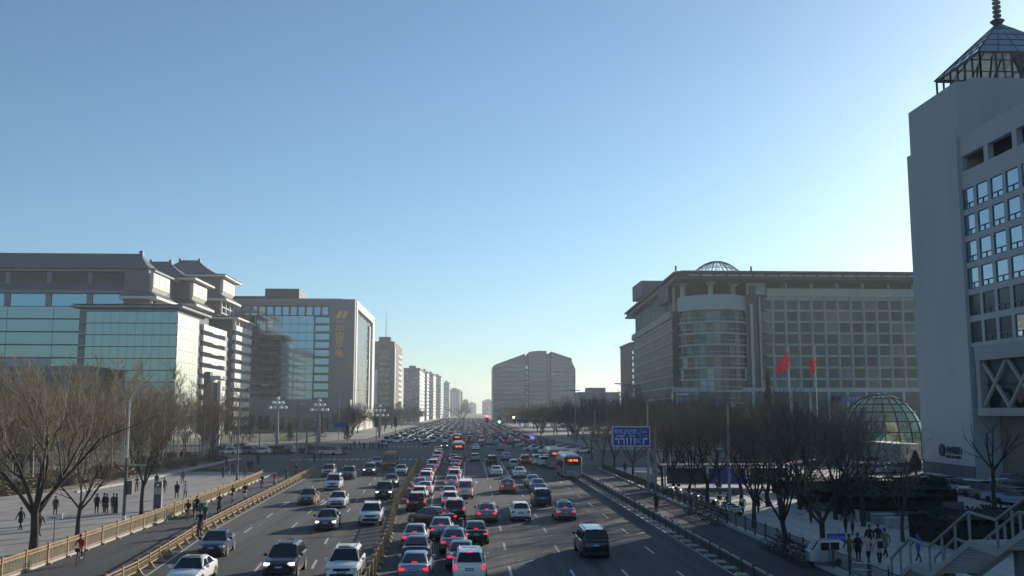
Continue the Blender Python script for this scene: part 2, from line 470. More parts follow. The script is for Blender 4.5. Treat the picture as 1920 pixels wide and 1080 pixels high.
# front wing
mb = MB().box(xl, -.05, .25, 36, 0, z_eave - .2)
mb.build('front_wing', 'stone_dark', b1)
n_fl = int((z_eave - 1.0) / FH)
bay = (-xl - 1.6) / 11
mts = ['glass_teal']
panes(b1, xl + 2.2, .20, z_eave - 1.0 - n_fl * FH, 'x', 11, n_fl, bay - .12, FH - .34, (-xl - 2.2) / 11, FH, mts, rng)
panes(b1, xl + .1, .20, z_eave - .9 - n_fl * FH, 'x', 1, n_fl, 1.8, FH - 1.2, 1, FH, ['glass_smoke'], rng)
mb = MB()
for k in range(n_fl + 1): mb.box(xl, .0, -.02, .26, z_eave - 1.05 - k * FH, z_eave - .92 - k * FH)
mb.build('floor_band', 'glass_green', b1)
# sunlit glazed end of the front wing
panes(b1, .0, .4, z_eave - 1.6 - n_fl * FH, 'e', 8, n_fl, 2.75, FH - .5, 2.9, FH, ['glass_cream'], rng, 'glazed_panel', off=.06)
mb = MB()
for k in range(n_fl + 1): mb.box(-.05, .10, 0.0, 24.0, z_eave - 1.65 - k * FH - .36, z_eave - 1.62 - k * FH)
mb.build('floor_band', 'white_stone', b1)
# balcony section with white parapets
def balcony_stack(y0, y1, ztop, x=0.0, n=10, depth=1.0, fh=FH, notch=True):
    for k in range(n):
        z = ztop - (k + 1) * fh
        if z < 1: break
        m_ = MB().box(x - .4, x + depth, y0, y1, z + fh * .42, z + fh * .98)
        if notch: m_.box(x - .4, x + depth + .02, y0 + (y1 - y0) * .38, y0 + (y1 - y0) * .66, z + fh * .34, z + fh * .44)
        m_.build('balcony_band', 'white_stone', b1)
        MB().box(x - .5, x + depth - .55, y0 + .2, y1 - .2, z - .02, z + fh * .42).build('window_band', 'glass_dark', b1)
mb = MB().box(-26, -.6, 24, 58, 0, z_eave - 2.6).build('rear_wing', 'stone_dark', b1)
balcony_stack(26.5, 57.5, z_eave - 2.6, 0.0, 11)
MB().box(-20, -1.6, 58, 71, 0, z_eave - 4).build('recess_wall', 'metal_dark', b1)
for k in range(10):
    MB().box(-1.7, -1.3, 58, 71, z_eave - 4 - (k + .45) * FH, z_eave - 4 - k * FH - .1).build('floor_band', 'eave_grey', b1)
zt2 = WX(442, 598, BX).z
MB().box(-24, -.6, 71.5, 98, 0, zt2).build('end_wing', 'stone_dark', b1)
balcony_stack(71.5, 98, zt2 - 2.6, 0.0, 12)
for k in range(5): MB().box(-.5, .5, 72 + k * 6.3, 72.7 + k * 6.3, zt2 - 2.6, zt2 - .2).build('pillar', 'white_stone', b1)
mb = MB(); hip_roof(mb, -24, .2, 71.5, 98, zt2 + .2, 3.2, False, 1.8); mb.build('end_roof', ['roof_tile', 'eave_white'], b1)
# rear faces, banded glass and stone like the side
for k in range(11):
    z = zt2 - 1.5 - (k + 1) * FH
    if z < 0: break
    MB().box(-23.8, -.8, 98.02, 98.3, z, z + FH * .45).build('floor_band', 'white_stone', b1)
    MB().box(-23.8, -.8, 98.02, 98.15, z + FH * .46, z + FH * .99).build('window_band', 'glass_dark', b1)
for k in range(12):
    z = 50 - (k + 1) * 4.2
    if z < 0: break
    MB().box(-62, -26.2, 54.02, 54.3, z, z + 1.9).build('floor_band', 'cream_stone', b1)
    MB().box(-62, -26.2, 54.02, 54.15, z + 1.92, z + 4.18).build('window_band', 'glass_dark', b1)
# low roof of the front wing
mb = MB(); hip_roof(mb, xl, 0, 0, 30, z_eave + .4, 2.6, True, 1.9, inset=9, curve=1.2); mb.build('wing_roof', ['roof_tile', 'eave_grey'], b1)
# main block behind the wing
MY = 24.0
zA = W(100, 545, 324).z; zB = W(100, 508, 324).z; zC = W(100, 475, 334).z; xr = W(284, 520, 324).x - BX
xL = W(-330, 520, 324).x - BX
MB().box(xL, xr, MY + .3, MY + 30, 0, zB).build('main_block', 'stone_dark', b1)
# big blue panes of the top glass floor
zg0, zg1 = W(100, 574, 324).z, W(100, 549, 324).z
pitch_ = (W(174, 560, 324).x - W(97, 560, 324).x)
x0 = W(19, 560, 324).x - BX
for k in range(-4, 4):
    xx = x0 + k * pitch_
    if xx + pitch_ > xr + 3: continue
    MB().box(xx + .3, xx + pitch_ - 1.9, MY - .1, MY + .1, zg0, zg1 - .4).build('window', 'glass_blue', b1)
    MB().box(xx + pitch_ - 1.75, xx + pitch_ + .15, MY - .5, MY + .35, zg0, zg1).build('pillar', 'stone_grey', b1)
    MB().box(xx + pitch_ - 1.6, xx + pitch_ - .1, MY - .6, MY + .35, zA + 2.4, zB - .3).build('pillar', 'stone_grey', b1)
    MB().box(xx + .3, xx + pitch_ - 1.9, MY - .05, MY + .35, zA + 3.2, zB - .8).build('louvre_panel', 'metal_dark', b1)
MB().box(xL, xr + .6, MY - 1.6, MY + .4, zA - .9, zA + .1).build('cornice', 'stone_grey', b1)
mb = MB().hexa([(xL, MY - 1.5, zA + .15), (xr + .5, MY - 1.5, zA + .15), (xr + .5, MY + .3, zA + .15), (xL, MY + .3, zA + .15)], [(xL, MY - .2, zA + 2.3), (xr - .4, MY - .2, zA + 2.3), (xr - .4, MY + .3, zA + 2.3), (xL, MY + .3, zA + 2.3)])
mb.build('skirt_roof', 'roof_tile', b1)
nf = 8
for k in range(nf):
    z = zg0 - (k + 1) * 4.3
    if z < 0: break
    for j in range(6):
        wv = (xl - 3 - xL) / 6
        MB().box(xL + j * wv + .1, xL + (j + 1) * wv - .05, MY + .05, MY + .28, z + .3, z + 4.1).build('window', 'glass_teal' if k < 4 else rng.choice(['glass_teal', 'blind_pale', 'glass_teal']), b1)
mb = MB(); hip_roof(mb, xL, xr, MY, MY + 26, zB + .3, zC - zB - .3, True, 1.6, inset=8); mb.build('main_roof', ['roof_tile', 'eave_grey'], b1)
MB().box(xL + 8, xr - 7.8, MY + 12.6, MY + 13.4, zC - .3, zC + .5).build('ridge', 'roof_tile', b1)
mb = MB(); mb.box(xr - 8.6, xr - 7.4, MY + 12.2, MY + 13.8, zC - .2, zC + 1.5); mb.build('ridge_ornament', 'roof_tile', b1)
# three corner pavilions seen stepping back along the avenue
def pavilion(xc, y0, y1, ze, zr, wid, zbot, roof=True):
    x1 = xc - BX; x0_ = x1 - wid
    MB().box(x0_, x1 - 1.2, y0 + 1, y1 - 1, zbot, ze - .3).build('pavilion_wall', 'brown_stone', b1)
    if roof:
        m_ = MB(); hip_roof(m_, x0_, x1, y0, y1, ze, zr - ze, True, 1.8, inset=wid * .38); m_.build('pavilion_roof', ['roof_tile', 'eave_white'], b1)
        MB().box(x0_ + wid * .38, x1 - wid * .38, (y0 + y1) / 2 - .4, (y0 + y1) / 2 + .4, zr - .2, zr + .5).build('ridge', 'roof_tile', b1)
        for xx in (x0_ + wid * .38 - .4, x1 - wid * .38 - .4): MB().box(xx, xx + .9, (y0 + y1) / 2 - .6, (y0 + y1) / 2 + .6, zr - .2, zr + 1.2).build('ridge_ornament', 'roof_tile', b1)
    # white framed window box under the eave
    h = 4.6; zz = ze - 1.2 - h
    MB().box(x1 - 1.4, x1 + .1, y0 + 2.2, y1 - 2.4, zz, zz + h).build('window_box', 'white_stone', b1)
    w_ = (y1 - y0 - 6.2) / 3
    for k in range(3): MB().box(x1 + .02, x1 + .16, y0 + 2.9 + k * (w_ + .2), y0 + 2.9 + k * (w_ + .2) + w_ - .4, zz + .8, zz + h - .6).build('window', 'blind_pale', b1)
    MB().hexa([(x1 - 2, y0 + 3.6, zz - 1.5), (x1 - .8, y0 + 3.6, zz - 1.5), (x1 - .8, y1 - 3.6, zz - 1.5), (x1 - 2, y1 - 3.6, zz - 1.5)], [(x1 - 2, y0 + 2.2, zz), (x1 + .1, y0 + 2.2, zz), (x1 + .1, y1 - 2.4, zz), (x1 - 2, y1 - 2.4, zz)]).build('window_box_base', 'cream_stone', b1)
    # lower skirt roof
    zs = zz - 3.4
    MB().hexa([(x0_ - 1, y0 - .6, zs), (x1 + 2.2, y0 - .6, zs), (x1 + 2.2, y1 + .6, zs), (x0_ - 1, y1 + .6, zs)], [(x0_ + 1, y0 + 1, zs + 2.2), (x1 - .9, y0 + 1, zs + 2.2), (x1 - .9, y1 - 1, zs + 2.2), (x0_ + 1, y1 - 1, zs + 2.2)]).build('skirt_roof', 'roof_tile', b1)
    MB().box(x0_ - 1.05, x1 + 2.3, y0 - .7, y1 + .7, zs - .9, zs - .02).build('skirt_eave', 'eave_white', b1)
    # open gallery under the skirt
    zg = zs - 1 - 5.2
    for k in range(4):
        for s_ in (0, 1):
            pass
        yy = y0 + 1.6 + k * (y1 - y0 - 4) / 3
        MB().box(x1 - .6, x1 + .1, yy, yy + .7, zg, zs - .92).build('pillar', 'white_stone', b1)
    for k in range(2): MB().box(x1 - .45, x1 - .05, y0 + 1.6, y1 - 1.7, zg + .4 + k * 2.4, zg + .8 + k * 2.4).build('rail', 'white_stone', b1)
    MB().box(x1 - 1.5, x1 - .9, y0 + 1.4, y1 - 1.4, zg, zs - 1.0).build('gallery_wall', 'glass_dark', b1)
    return
pavilion(-104.5, 318, 340, W(285, 504, 319).z, W(245, 474, 326).z, 9, 30, roof=False)
for args in ((-104.5, 318, 340, W(285, 504, 319).z, 0, 9, 30),):
    pass
# local y: move pavilions into the building frame
for ch in b1.children:
    if ch.data and ch.data.vertices and ch.data.vertices[0].co.y > 200:
        for v in ch.data.vertices: v.co.y -= BY
def pav_local(*a, **k):
    before = set(b1.children)
    pavilion(*a, **k)
    for ch in b1.children:
        if ch not in before:
            for v in ch.data.vertices: v.co.y -= BY
pav_local(-100.5, 350, 373, W(367, 523, 351).z, W(310, 492, 360).z, 30, 25)
pav_local(-99.5, 388, 412, W(417, 518, 390).z, W(360, 489, 398).z, 33, 25)
# stone gateway and pylon before the lit side
gp = thing('stone_gate', 'tall brown and cream stone portal in front of the tiered bank building', 'gate', (W(380, 770, 262).x, 262, 0))
zt = W(380, 697, 262).z; zt2_ = W(405, 710, 262).z; wpx = 262 / 1800
MB().box(0, 11 * wpx, 0, 3, 0, zt).build('tower', 'brown_stone', gp)
MB().box(11 * wpx + .05, 17 * wpx, .4, 2.6, 0, zt2_).build('panel', 'cream_stone', gp)
MB().box(17 * wpx + .05, 24 * wpx, 0, 3, 0, zt2_ - 1).build('pillar', 'brown_stone', gp)
MB().box(24 * wpx + .05, 30 * wpx, .4, 2.6, 0, zt2_ - .5).build('panel', 'cream_stone', gp)
MB().box(11 * wpx + .06, 30 * wpx, .2, 2.8, zt2_ + .02, zt2_ + .8).build('lintel', 'cream_stone', gp)
# low front hall left
lh = thing('entrance_hall', 'low grey stone entrance hall at the foot of the teal glass block, behind bare trees', 'building', (W(-60, 700, 285).x, 285, 0))
MB().box(0, 34, 0, 13, 0, W(60, 692, 285).z).build('wall', 'stone_grey', lh)
MB().box(-.6, 34.6, -.6, 13.2, W(60, 692, 285).z + .02, W(60, 686, 285).z).build('cornice', 'eave_grey', lh)
for k in range(5): MB().box(2 + k * 6.6, 6.6 + k * 6.6, -.12, .1, 1, W(60, 702, 285).z).build('window', 'glass_dark', lh)

# ---------------------------------------------------------------- power company building
HY = 430.0
HX = W(666, 561, HY).x
b2 = thing('office_building', 'dark glass office block whose grey end wall carries gold logo and characters', 'building', (HX, HY, 0))
H2 = W(666, 561, HY).z
xg = W(618, 600, HY).x - HX; xl2 = W(425, 600, HY).x - HX
D2 = 88.0
MB().box(xg, 0, 0, 5, 9, H2).build('end_wall', 'stone_grey', b2)
MB().box(xl2, -1.2, 1.2, D2 - 1, 0, H2 - 1).build('core', 'stone_dark', b2)
MB().box(xl2, xg - .02, 0, 3, H2 - 3.0, H2).build('top_band', 'stone_grey', b2)
MB().box(xl2 - 2, -6, 3, D2 - 2, H2 - .98, H2 + .6).build('roof', 'metal_dark', b2)
FH2 = 3.68
nfl = 13
cols = 13; cw = (xg - xl2) / cols
panes(b2, xl2, 1.15, H2 - 3.2 - 4.0, 'x', cols, 1, cw - .9, 3.7, cw, 1, ['glass_blue'], rng)
panes(b2, xl2, 1.15, H2 - 7.4 - 12 * FH2, 'x', cols - 2, 12, cw - .12, FH2 - .22, cw, FH2, ['glass_blue'], rng)
panes(b2, xl2 + (cols - 2) * cw + .6, 1.15, H2 - 7.4 - 12 * FH2, 'x', 2, 12, cw - .2, FH2 - .7, cw - .25, FH2, ['glass_blue'], rng)
for k in range(13): MB().box(xg - 2 * cw + .3, xg - .05, .5, 1.15, H2 - 7.5 - k * FH2, H2 - 7.0 - k * FH2).build('balcony_slab', 'stone_grey', b2)
MB().box(xl2 - 4, -.4, -7, 1.0, 0, W(560, 749, 423).z).build('podium', 'stone_grey', b2)
for k in range(7): MB().box(xl2 + 4 + k * 6.4, xl2 + 8.6 + k * 6.4, -7.12, -6.9, 1, 6).build('window', 'glass_dark', b2)
# plant rooms
p_ = lambda px, py, Y: W(px, py, Y)
MB().box(p_(497, 550, 445).x - HX, p_(561, 550, 445).x - HX, 15, 38, H2 + .62, p_(500, 541, 445).z).build('plant_room', 'metal_dark', b2)
MB().box(p_(400, 550, 440).x - HX, p_(496, 550, 440).x - HX, 12, 38, H2 + .62, p_(450, 554, 440).z).build('plant_room', 'metal_dark', b2)
MB().box(p_(590, 550, 440).x - HX, p_(632, 550, 440).x - HX, 12, 30, H2 + .62, H2 + 1.6).build('plant_room', 'metal_dark', b2)
# sunlit side: white frame round a recessed glass grid
MB().box(-1.1, .3, 5.1, D2, H2 - 3.4, H2).build('side_frame', 'white_stone', b2)
MB().box(-1.1, .3, D2 - 9, D2, 10, H2 - 3.5).build('side_frame', 'white_stone', b2)
MB().box(-1.1, .3, 5.1, 9, 10, H2 - 3.5).build('side_frame', 'white_stone', b2)
MB().box(-1.1, .3, 5.1, D2, 0, 9.9).build('side_base', 'cream_stone', b2)
MB().box(-2.4, -1.3, 9, D2 - 9, 10, H2 - 3.4).build('side_recess', 'metal_dark', b2)
panes(b2, -1.2, 13, 13, 'e', 13, 12, 4.0, FH2 - .55, 4.45, FH2, ['glass_grid', 'glass_grid', 'glass_grid_pale'], rng, off=.0)
MB().box(-1.3, -.5, 70.6, 74.5, 10, H2 - 6).build('side_fin', 'white_stone', b2)
# lettering
lx = W(639, 590, HY).x - HX
for k, chx in enumerate('中国华电'):
    zc = W(637, (619, 633, 648, 664)[k] + 4, HY).z
    me = text_mesh('character', chx, 4.0, 'letters_gold', .15, bold=.04)
    o = link('character', me, b2, (W(637, 625, HY).x - HX, -.2, zc)); o.rotation_euler = (R(90), 0, 0)
for k, s_ in enumerate((-1, 1)):
    zb, zt_ = W(630, 597, HY).z, W(630, 583, HY).z; xx = lx + (-2.3 if k == 0 else .15)
    MB().hexa([(xx, -.3, zb), (xx + 1.9, -.3, zb), (xx + 1.9, -.02, zb), (xx, -.02, zb)], [(xx + 1.5, -.3, zt_), (xx + 3.2, -.3, zt_), (xx + 3.2, -.02, zt_), (xx + 1.5, -.02, zt_)]).build('logo', 'letters_gold', b2)
me = text_mesh('lettering', 'CHD', 1.8, 'letters_gold', .1); o = link('lettering', me, b2, (W(638, 600, HY).x - HX, -.2, W(630, 605, HY).z)); o.rotation_euler = (R(90), 0, 0)

# ---------------------------------------------------------------- generic slab tower
def slab_tower(label, px0, px1, Y, pytop, depth, wall='stone_grey', side='white_stone', glass='glass_blue', cols=5, rows=12, name='tower_block', roofbox=True, vis_w=.6, cat='building', lit_cols=4):
    x0, x1 = W(px0, 700, Y).x, W(px1, 700, Y).x; H = W(px1, pytop, Y).z; w = x1 - x0
    b = thing(name, label, cat, (x0, Y, 0))
    MB().box(0, w, 0, depth, 0, H).build('wall', wall, b)
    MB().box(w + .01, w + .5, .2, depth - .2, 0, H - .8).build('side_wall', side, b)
    cw = w / cols; fh = (H - 6) / rows
    panes(b, cw * (1 - vis_w) / 2, -.03, 4, 'x', cols, rows, cw * vis_w, fh * .62, cw, fh, [glass], rng)
    dw = depth / lit_cols
    panes(b, w + .54, dw * .25, 4, 'e', lit_cols, rows, dw * .5, fh * .5, dw, fh, ['glass_smoke'], rng)
    MB().box(-.4, w + .9, -.4, depth, H + .01, H + .9).build('parapet', wall, b)
    if roofbox: MB().box(w * .25, w * .7, depth * .2, depth * .7, H + .92, H + 3.6).build('plant_room', wall, b)
    return b, w, H
# brown tower with mast
TY = 620.0
tx0, tx1 = W(702, 700, TY).x, W(737, 700, TY).x
tb = thing('tower_block', 'brown stone office tower with a thin mast on its roof', 'building', (tx0, TY, 0))
tH = W(710, 640, TY).z; tw = tx1 - tx0
MB().box(0, tw, 0, 70, 0, tH).build('wall', 'brown_stone', tb)
MB().box(tw * .22, tw * .85, -1.5, 12, 0, W(715, 632, TY).z).build('stair_tower', 'stone_dark', tb)
MB().box(tw * .02, tw * .18, -.5, 3, 0, tH - 18).build('pier', 'white_stone', tb)
panes(tb, tw * .25, -1.55, 12, 'x', 3, 10, tw * .17, 2.3, tw * .19, 3.7, ['glass_blue'], rng)
MB().box(tw, tw + .6, 0, 70, 6, tH).build('side_wall', 'red_stone', tb)
MB().box(tw + .62, tw + 1.2, 0, 5, 12, tH - 4).build('side_frame', 'white_stone', tb)
for k in range(10): MB().box(tw + .62, tw + 1.1, 38, 66, 12 + k * 3.7, 13.8 + k * 3.7).build('balcony_band', 'cream_stone', tb)
MB().box(tw + .62, tw + 1.0, 5, 38, 10, tH - 6).build('side_panel', 'red_stone', tb)
MB().box(tw + .62, tw + 1.3, 0, 70, 9, 11.9).build('side_band', 'white_stone', tb)
MB().tube((tw * .55, 5, tH), (tw * .55, 5, W(721, 580, TY).z), .28, .08, 6).build('mast', 'steel_pole', tb)
MB().box(0, 4, 20, 26, tH, tH + 1.6).build('plant_room', 'stone_dark', tb)
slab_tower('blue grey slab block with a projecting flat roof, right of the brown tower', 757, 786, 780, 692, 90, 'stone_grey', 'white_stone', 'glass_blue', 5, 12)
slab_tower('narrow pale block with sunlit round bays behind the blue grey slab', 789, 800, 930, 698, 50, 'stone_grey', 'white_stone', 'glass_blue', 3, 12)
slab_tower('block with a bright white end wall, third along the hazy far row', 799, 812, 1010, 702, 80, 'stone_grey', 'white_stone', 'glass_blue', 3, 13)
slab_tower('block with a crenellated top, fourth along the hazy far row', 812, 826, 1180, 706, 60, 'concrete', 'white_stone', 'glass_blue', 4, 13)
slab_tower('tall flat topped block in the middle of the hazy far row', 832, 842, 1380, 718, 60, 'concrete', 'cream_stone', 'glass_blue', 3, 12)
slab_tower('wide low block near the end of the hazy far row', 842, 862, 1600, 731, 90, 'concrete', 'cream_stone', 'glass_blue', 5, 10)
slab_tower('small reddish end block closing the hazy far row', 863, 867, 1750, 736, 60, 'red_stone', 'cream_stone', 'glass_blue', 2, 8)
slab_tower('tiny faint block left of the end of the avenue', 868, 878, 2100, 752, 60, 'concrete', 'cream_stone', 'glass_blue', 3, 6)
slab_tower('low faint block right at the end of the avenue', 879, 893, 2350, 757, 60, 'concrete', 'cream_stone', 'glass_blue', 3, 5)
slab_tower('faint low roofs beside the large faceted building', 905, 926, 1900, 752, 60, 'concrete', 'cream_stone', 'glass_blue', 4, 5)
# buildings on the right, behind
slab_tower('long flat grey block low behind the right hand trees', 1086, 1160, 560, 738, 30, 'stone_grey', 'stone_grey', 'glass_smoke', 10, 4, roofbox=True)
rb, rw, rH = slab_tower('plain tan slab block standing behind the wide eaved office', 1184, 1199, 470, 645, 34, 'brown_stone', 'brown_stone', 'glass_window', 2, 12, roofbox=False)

# ---------------------------------------------------------------- large faceted building at the end of the avenue
CY = 760.0
cx0 = W(925, 700, CY).x
cb = thing('office_building', 'large faceted grey block with a notched arched roofline closing the avenue', 'building', (cx0, CY, 0))
outl = [(925, 690), (928, 684), (985, 664)]
def cpt(px, py): p = W(px, py, CY); return (p.x - cx0, p.z)
secs = [([(925, 800), (925, 686), (930, 683), (984, 663), (984, 800)], 0, 'facade_panel'),
        ([(985, 800), (985, 668), (991, 666), (991, 800)], 3, 'notch'),
        ([(992, 800), (992, 659.5), (1010, 657.5), (1025, 658), (1025, 800)], 0, 'facade_panel'),
        ([(1026, 800), (1026, 663), (1032, 663), (1032, 800)], 3, 'notch'),
        ([(1033, 800), (1033, 664), (1072, 677), (1079, 692), (1079, 800)], 0, 'facade_panel')]
M('stone_far', (.15, .18, .20), .6, var=.05, scale=.05)
M('glass_far', (.15, .20, .25), .25, .6, var=.1, scale=.05)
for pts, dy, nm in secs:
    q = [cpt(*p) for p in pts]; q = [(x, max(z, -.1)) for x, z in q]
    n = len(q); dep = 60
    MB().add([(x, dy, z) for x, z in q] + [(x, dep, z) for x, z in q], [tuple(range(n)), tuple(range(2 * n - 1, n - 1, -1))] + [(i, (i + 1) % n, (i + 1) % n + n, i + n) for i in range(n)]).build(nm, 'stone_far', cb)
a, b_ = cpt(1034, 660), cpt(1073, 673)
MB().hexa([(a[0], 3, a[1] - 5), (b_[0], 3, b_[1] - 5), (b_[0], 50, b_[1] - 5), (a[0], 50, a[1] - 5)], [(a[0], 3, a[1] + .6), (b_[0], 3, b_[1] + .6), (b_[0], 50, b_[1] + .6), (a[0], 50, a[1] + .6)]).build('roof_screen', 'brown_stone', cb)
for k in range(11):
    zz = 8 + k * 3.6
    for xa, xb in ((2, 58), (68, 103)) if False else (((W(928 if zz < 38 else 940, 700, CY).x - cx0), (W(982, 700, CY).x - cx0)), ((W(995, 700, CY).x - cx0), (W(1024, 700, CY).x - cx0)), ((W(1036, 700, CY).x - cx0), (W(1070, 700, CY).x - cx0))):
        MB().box(xa, xb, -.04, .06, zz, zz + 1.3).build('window_band', 'glass_far', cb)
for k in range(9): 
    x = cpt(988, 700)[0]; MB().box(x - .8, x + .8, 2.2, 3.1, 10 + k * 4, 12.4 + k * 4).build('window', 'glass_window', cb)

# ---------------------------------------------------------------- bank with the wide eaves and round corner bay
EY = 300.0
EX = W(1277, 700, EY).x
eb = thing('office_building', 'wide bank office with deep flat eaves and a round corner bay', 'building', (EX, EY, 0))
zroof = W(1340, 509, 294).z; zsof = W(1340, 524, 294).z
xe = W(1790, 600, EY).x - EX
xg0 = W(1440, 600, EY).x - EX
zg_top = W(1500, 560, EY).z
MB().box(xg0, xe, .35, 40, 0, zg_top + 3.2).build('main_block', 'grid_grey', eb)
MB().box(xg0 + .5, xe, 3.0, 38, zg_top + 3.21, zsof).build('penthouse', 'glass_grid_dark', eb)
MB().box(xg0 - .2, xe, -.6, .34, zg_top + .6, zg_top + 3.2).build('parapet', 'grid_grey', eb)
cw = 25.3 * EY / 1800; fh = 21.7 * EY / 1800
panes(eb, xg0 + 1.9 - cw, .32, zg_top - 9 * fh, 'x', 13, 9, cw - .75, fh - .55, cw, fh, ['glass_grid', 'glass_grid', 'glass_grid', 'glass_grid_dark', 'glass_grid', 'glass_grid_pale', 'blind_mid', 'glass_dark', 'glass_grid', 'glass_grid'], rng, skip=lambda c, r: False)
for c in range(13): MB().box(xg0 + 1.35 - cw + c * cw, xg0 + 1.8 - cw + c * cw, -.35, .34, 5, zg_top + .58).build('mullion', 'grid_grey', eb)
for r in range(10): MB().box(xg0 - 1.2, xe, -.15, .33, zg_top - r * fh - .3, zg_top - r * fh + .1).build('floor_band', 'grid_grey', eb)
hm_ = MB()
for r in range(9):
    for c in range(13):
        xx = xg0 + 1.9 - cw + c * cw
        hm_.box(xx + (cw - .75) * .32, xx + (cw - .75) * .36, .2, .30, zg_top - (r + 1) * fh, zg_top - (r + 1) * fh + fh - .55)
        hm_.box(xx, xx + cw - .75, .2, .30, zg_top - (r + 1) * fh + fh * .55, zg_top - (r + 1) * fh + fh * .58)
tag(hm_.build('glazing_bar', 'metal_dark', eb), kind='stuff')
for c in range(6): MB().box(xg0 + 6.0 + c * 8.35, xg0 + 6.7 + c * 8.35, .6, 1.8, zg_top + 3.22, zsof - .1).build('pillar', 'grid_grey', eb)
for c in range(6): MB().box(xg0 + 6.8 + c * 8.35, xg0 + 14.2 + c * 8.35, 2.7, 2.95, zg_top + 3.3, zsof - 2.2).build('window', 'glass_grid', eb)
# base floors
MB().box(-3, xe, -1.0, .3, 0, W(1500, 735, EY).z).build('base_wall', 'glass_grid_dark', eb)
MB().box(-3, xe, -1.3, .3, W(1500, 735, EY).z + .01, W(1500, 727, EY).z).build('base_cornice', 'grid_grey', eb)
for c in range(14): MB().box(-2 + c * 6, -1.2 + c * 6, -1.5, -1.02, 0, W(1500, 735, EY).z).build('pillar', 'grid_grey', eb)
# block between bay and grid
MB().box(W(1403, 700, EY).x - EX, xg0 - 1.3, 1.0, 30, 0, zsof).build('link_block', 'glass_grid_dark', eb)
MB().box(W(1410, 700, EY).x - EX, W(1415, 700, EY).x - EX, -.2, 1.0, 0, W(1410, 570, EY).z).build('pier', 'grid_grey', eb)
MB().box(W(1400, 540, EY).x - EX, xg0 - .5, .2, .98, W(1410, 552, EY).z, zsof - .2).build('upper_wall', 'grid_grey', eb)
MB().box(W(1404, 540, EY).x - EX, W(1417, 560, EY).x - EX, -.3, .18, W(1410, 562, EY).z, W(1410, 536, EY).z).build('service_box', 'stone_dark', eb)
# round bay
bcx = W(1338, 600, 306).x - EX; bcy = 7.5; br = 10.9; zb_top = W(1340, 553, 296).z
def ring_pts(r, a0=-200, a1=20, n=30): return [(bcx + r * math.cos(R(a0 + (a1 - a0) * k / n)), bcy + r * math.sin(R(a0 + (a1 - a0) * k / n))) for k in range(n + 1)]
MB().prism(ring_pts(br - .25), 0, zb_top).build('bay_core', 'glass_grid_dark', eb, True)
MB().prism(ring_pts(br + .25), zb_top - 4.4, zb_top + .3).build('bay_parapet', 'grid_grey', eb, True)
for k in range(9):
    z = zb_top - 4.9 - (k + 1) * fh
    MB().prism(ring_pts(br + .22), z, z + .5).build('bay_band', 'grid_grey', eb, True)
    MB().prism(ring_pts(br + .12), z + fh * .42, z + fh * .5).build('bay_band', 'eave_grey', eb, True)
    if z < 2: break
    for j in range(16):
        a0, a1 = -188 + j * 12.2, -188 + (j + 1) * 12.2 - 1.2
        pts = [(bcx + rr * math.cos(R(a)), bcy + rr * math.sin(R(a))) for rr, a in ((br - .2, a0), (br + .05, a0), (br + .05, a1), (br - .2, a1))]
        MB().prism(pts[::-1] if False else pts, z + .52, z + fh * .96).build('window', rng.choice(['glass_grid', 'glass_grid_pale', 'glass_grid_pale', 'glass_grid', 'blind_pale', 'glass_grid_dark']) if k > 2 else rng.choice(['glass_grid', 'glass_grid', 'glass_grid_pale']), eb)
for px in (1288, 1334, 1384):
    x = W(px, 540, 298).x - EX
    y = 4.2 if px != 1334 else -.6
    mb = MB(); mb.tube((x, y, zb_top), (x, y, zsof - .3), .8, .8, 12); mb.tube((x, y, zsof - 1.1), (x, y, zsof - .1), .9, 1.9, 12); mb.build('column', 'grid_grey', eb, True)
MB().box(-1, xg0, 12, 30, zb_top, zsof).build('penthouse', 'metal_dark', eb)
# left side, rotated slightly, long banded wall
sd = (70.8 - 65.5) / 110.0
def sidepts(y, off=0): return (W(1272, 700, 300).x - EX + sd * y - off, y)
sH = W(1262, 578, 300).z
SL = 112
a, b_ = sidepts(9), sidepts(SL)
MB().prism([a, (a[0] + 16, 9), (b_[0] + 16, SL), b_], 0, sH).build('side_block', 'metal_dark', eb)
nb = 9
for k in range(nb):
    z = sH - 2.6 - (k + 1) * fh
    if z < 0: break
    MB().prism([sidepts(9, .45), sidepts(9, -.2), sidepts(SL, -.2), sidepts(SL, .45)], z + fh - .55, z + fh - .05).build('side_band', 'grid_grey', eb)
    for j in range(14):
        y0 = 9.3 + j * (SL - 10) / 14; y1 = 9.3 + (j + 1) * (SL - 10) / 14 - .3
        MB().prism([sidepts(y0, .18), sidepts(y0, -.1), sidepts(y1, -.1), sidepts(y1, .18)], z + .1, z + fh - .6).build('window', 'glass_side', eb)
MB().prism([sidepts(9, .9), sidepts(9, -.3), sidepts(SL, -.3), sidepts(SL, .9)], sH - 2.2, sH + .1).build('side_parapet', 'concrete', eb)
for k in range(15):
    y = 11 + k * 7; p = sidepts(y, -.6)
    MB().box(p[0], p[0] + .8, y, y + .8, sH + .1, zsof - .1).build('pillar', 'grid_grey', eb)
a, b_ = sidepts(10, -2.5), sidepts(SL, -2.5)
MB().prism([a, (a[0] + 14, 10), (b_[0] + 14, SL), b_], sH + .1, zsof - .05).build('penthouse', 'metal_dark', eb)
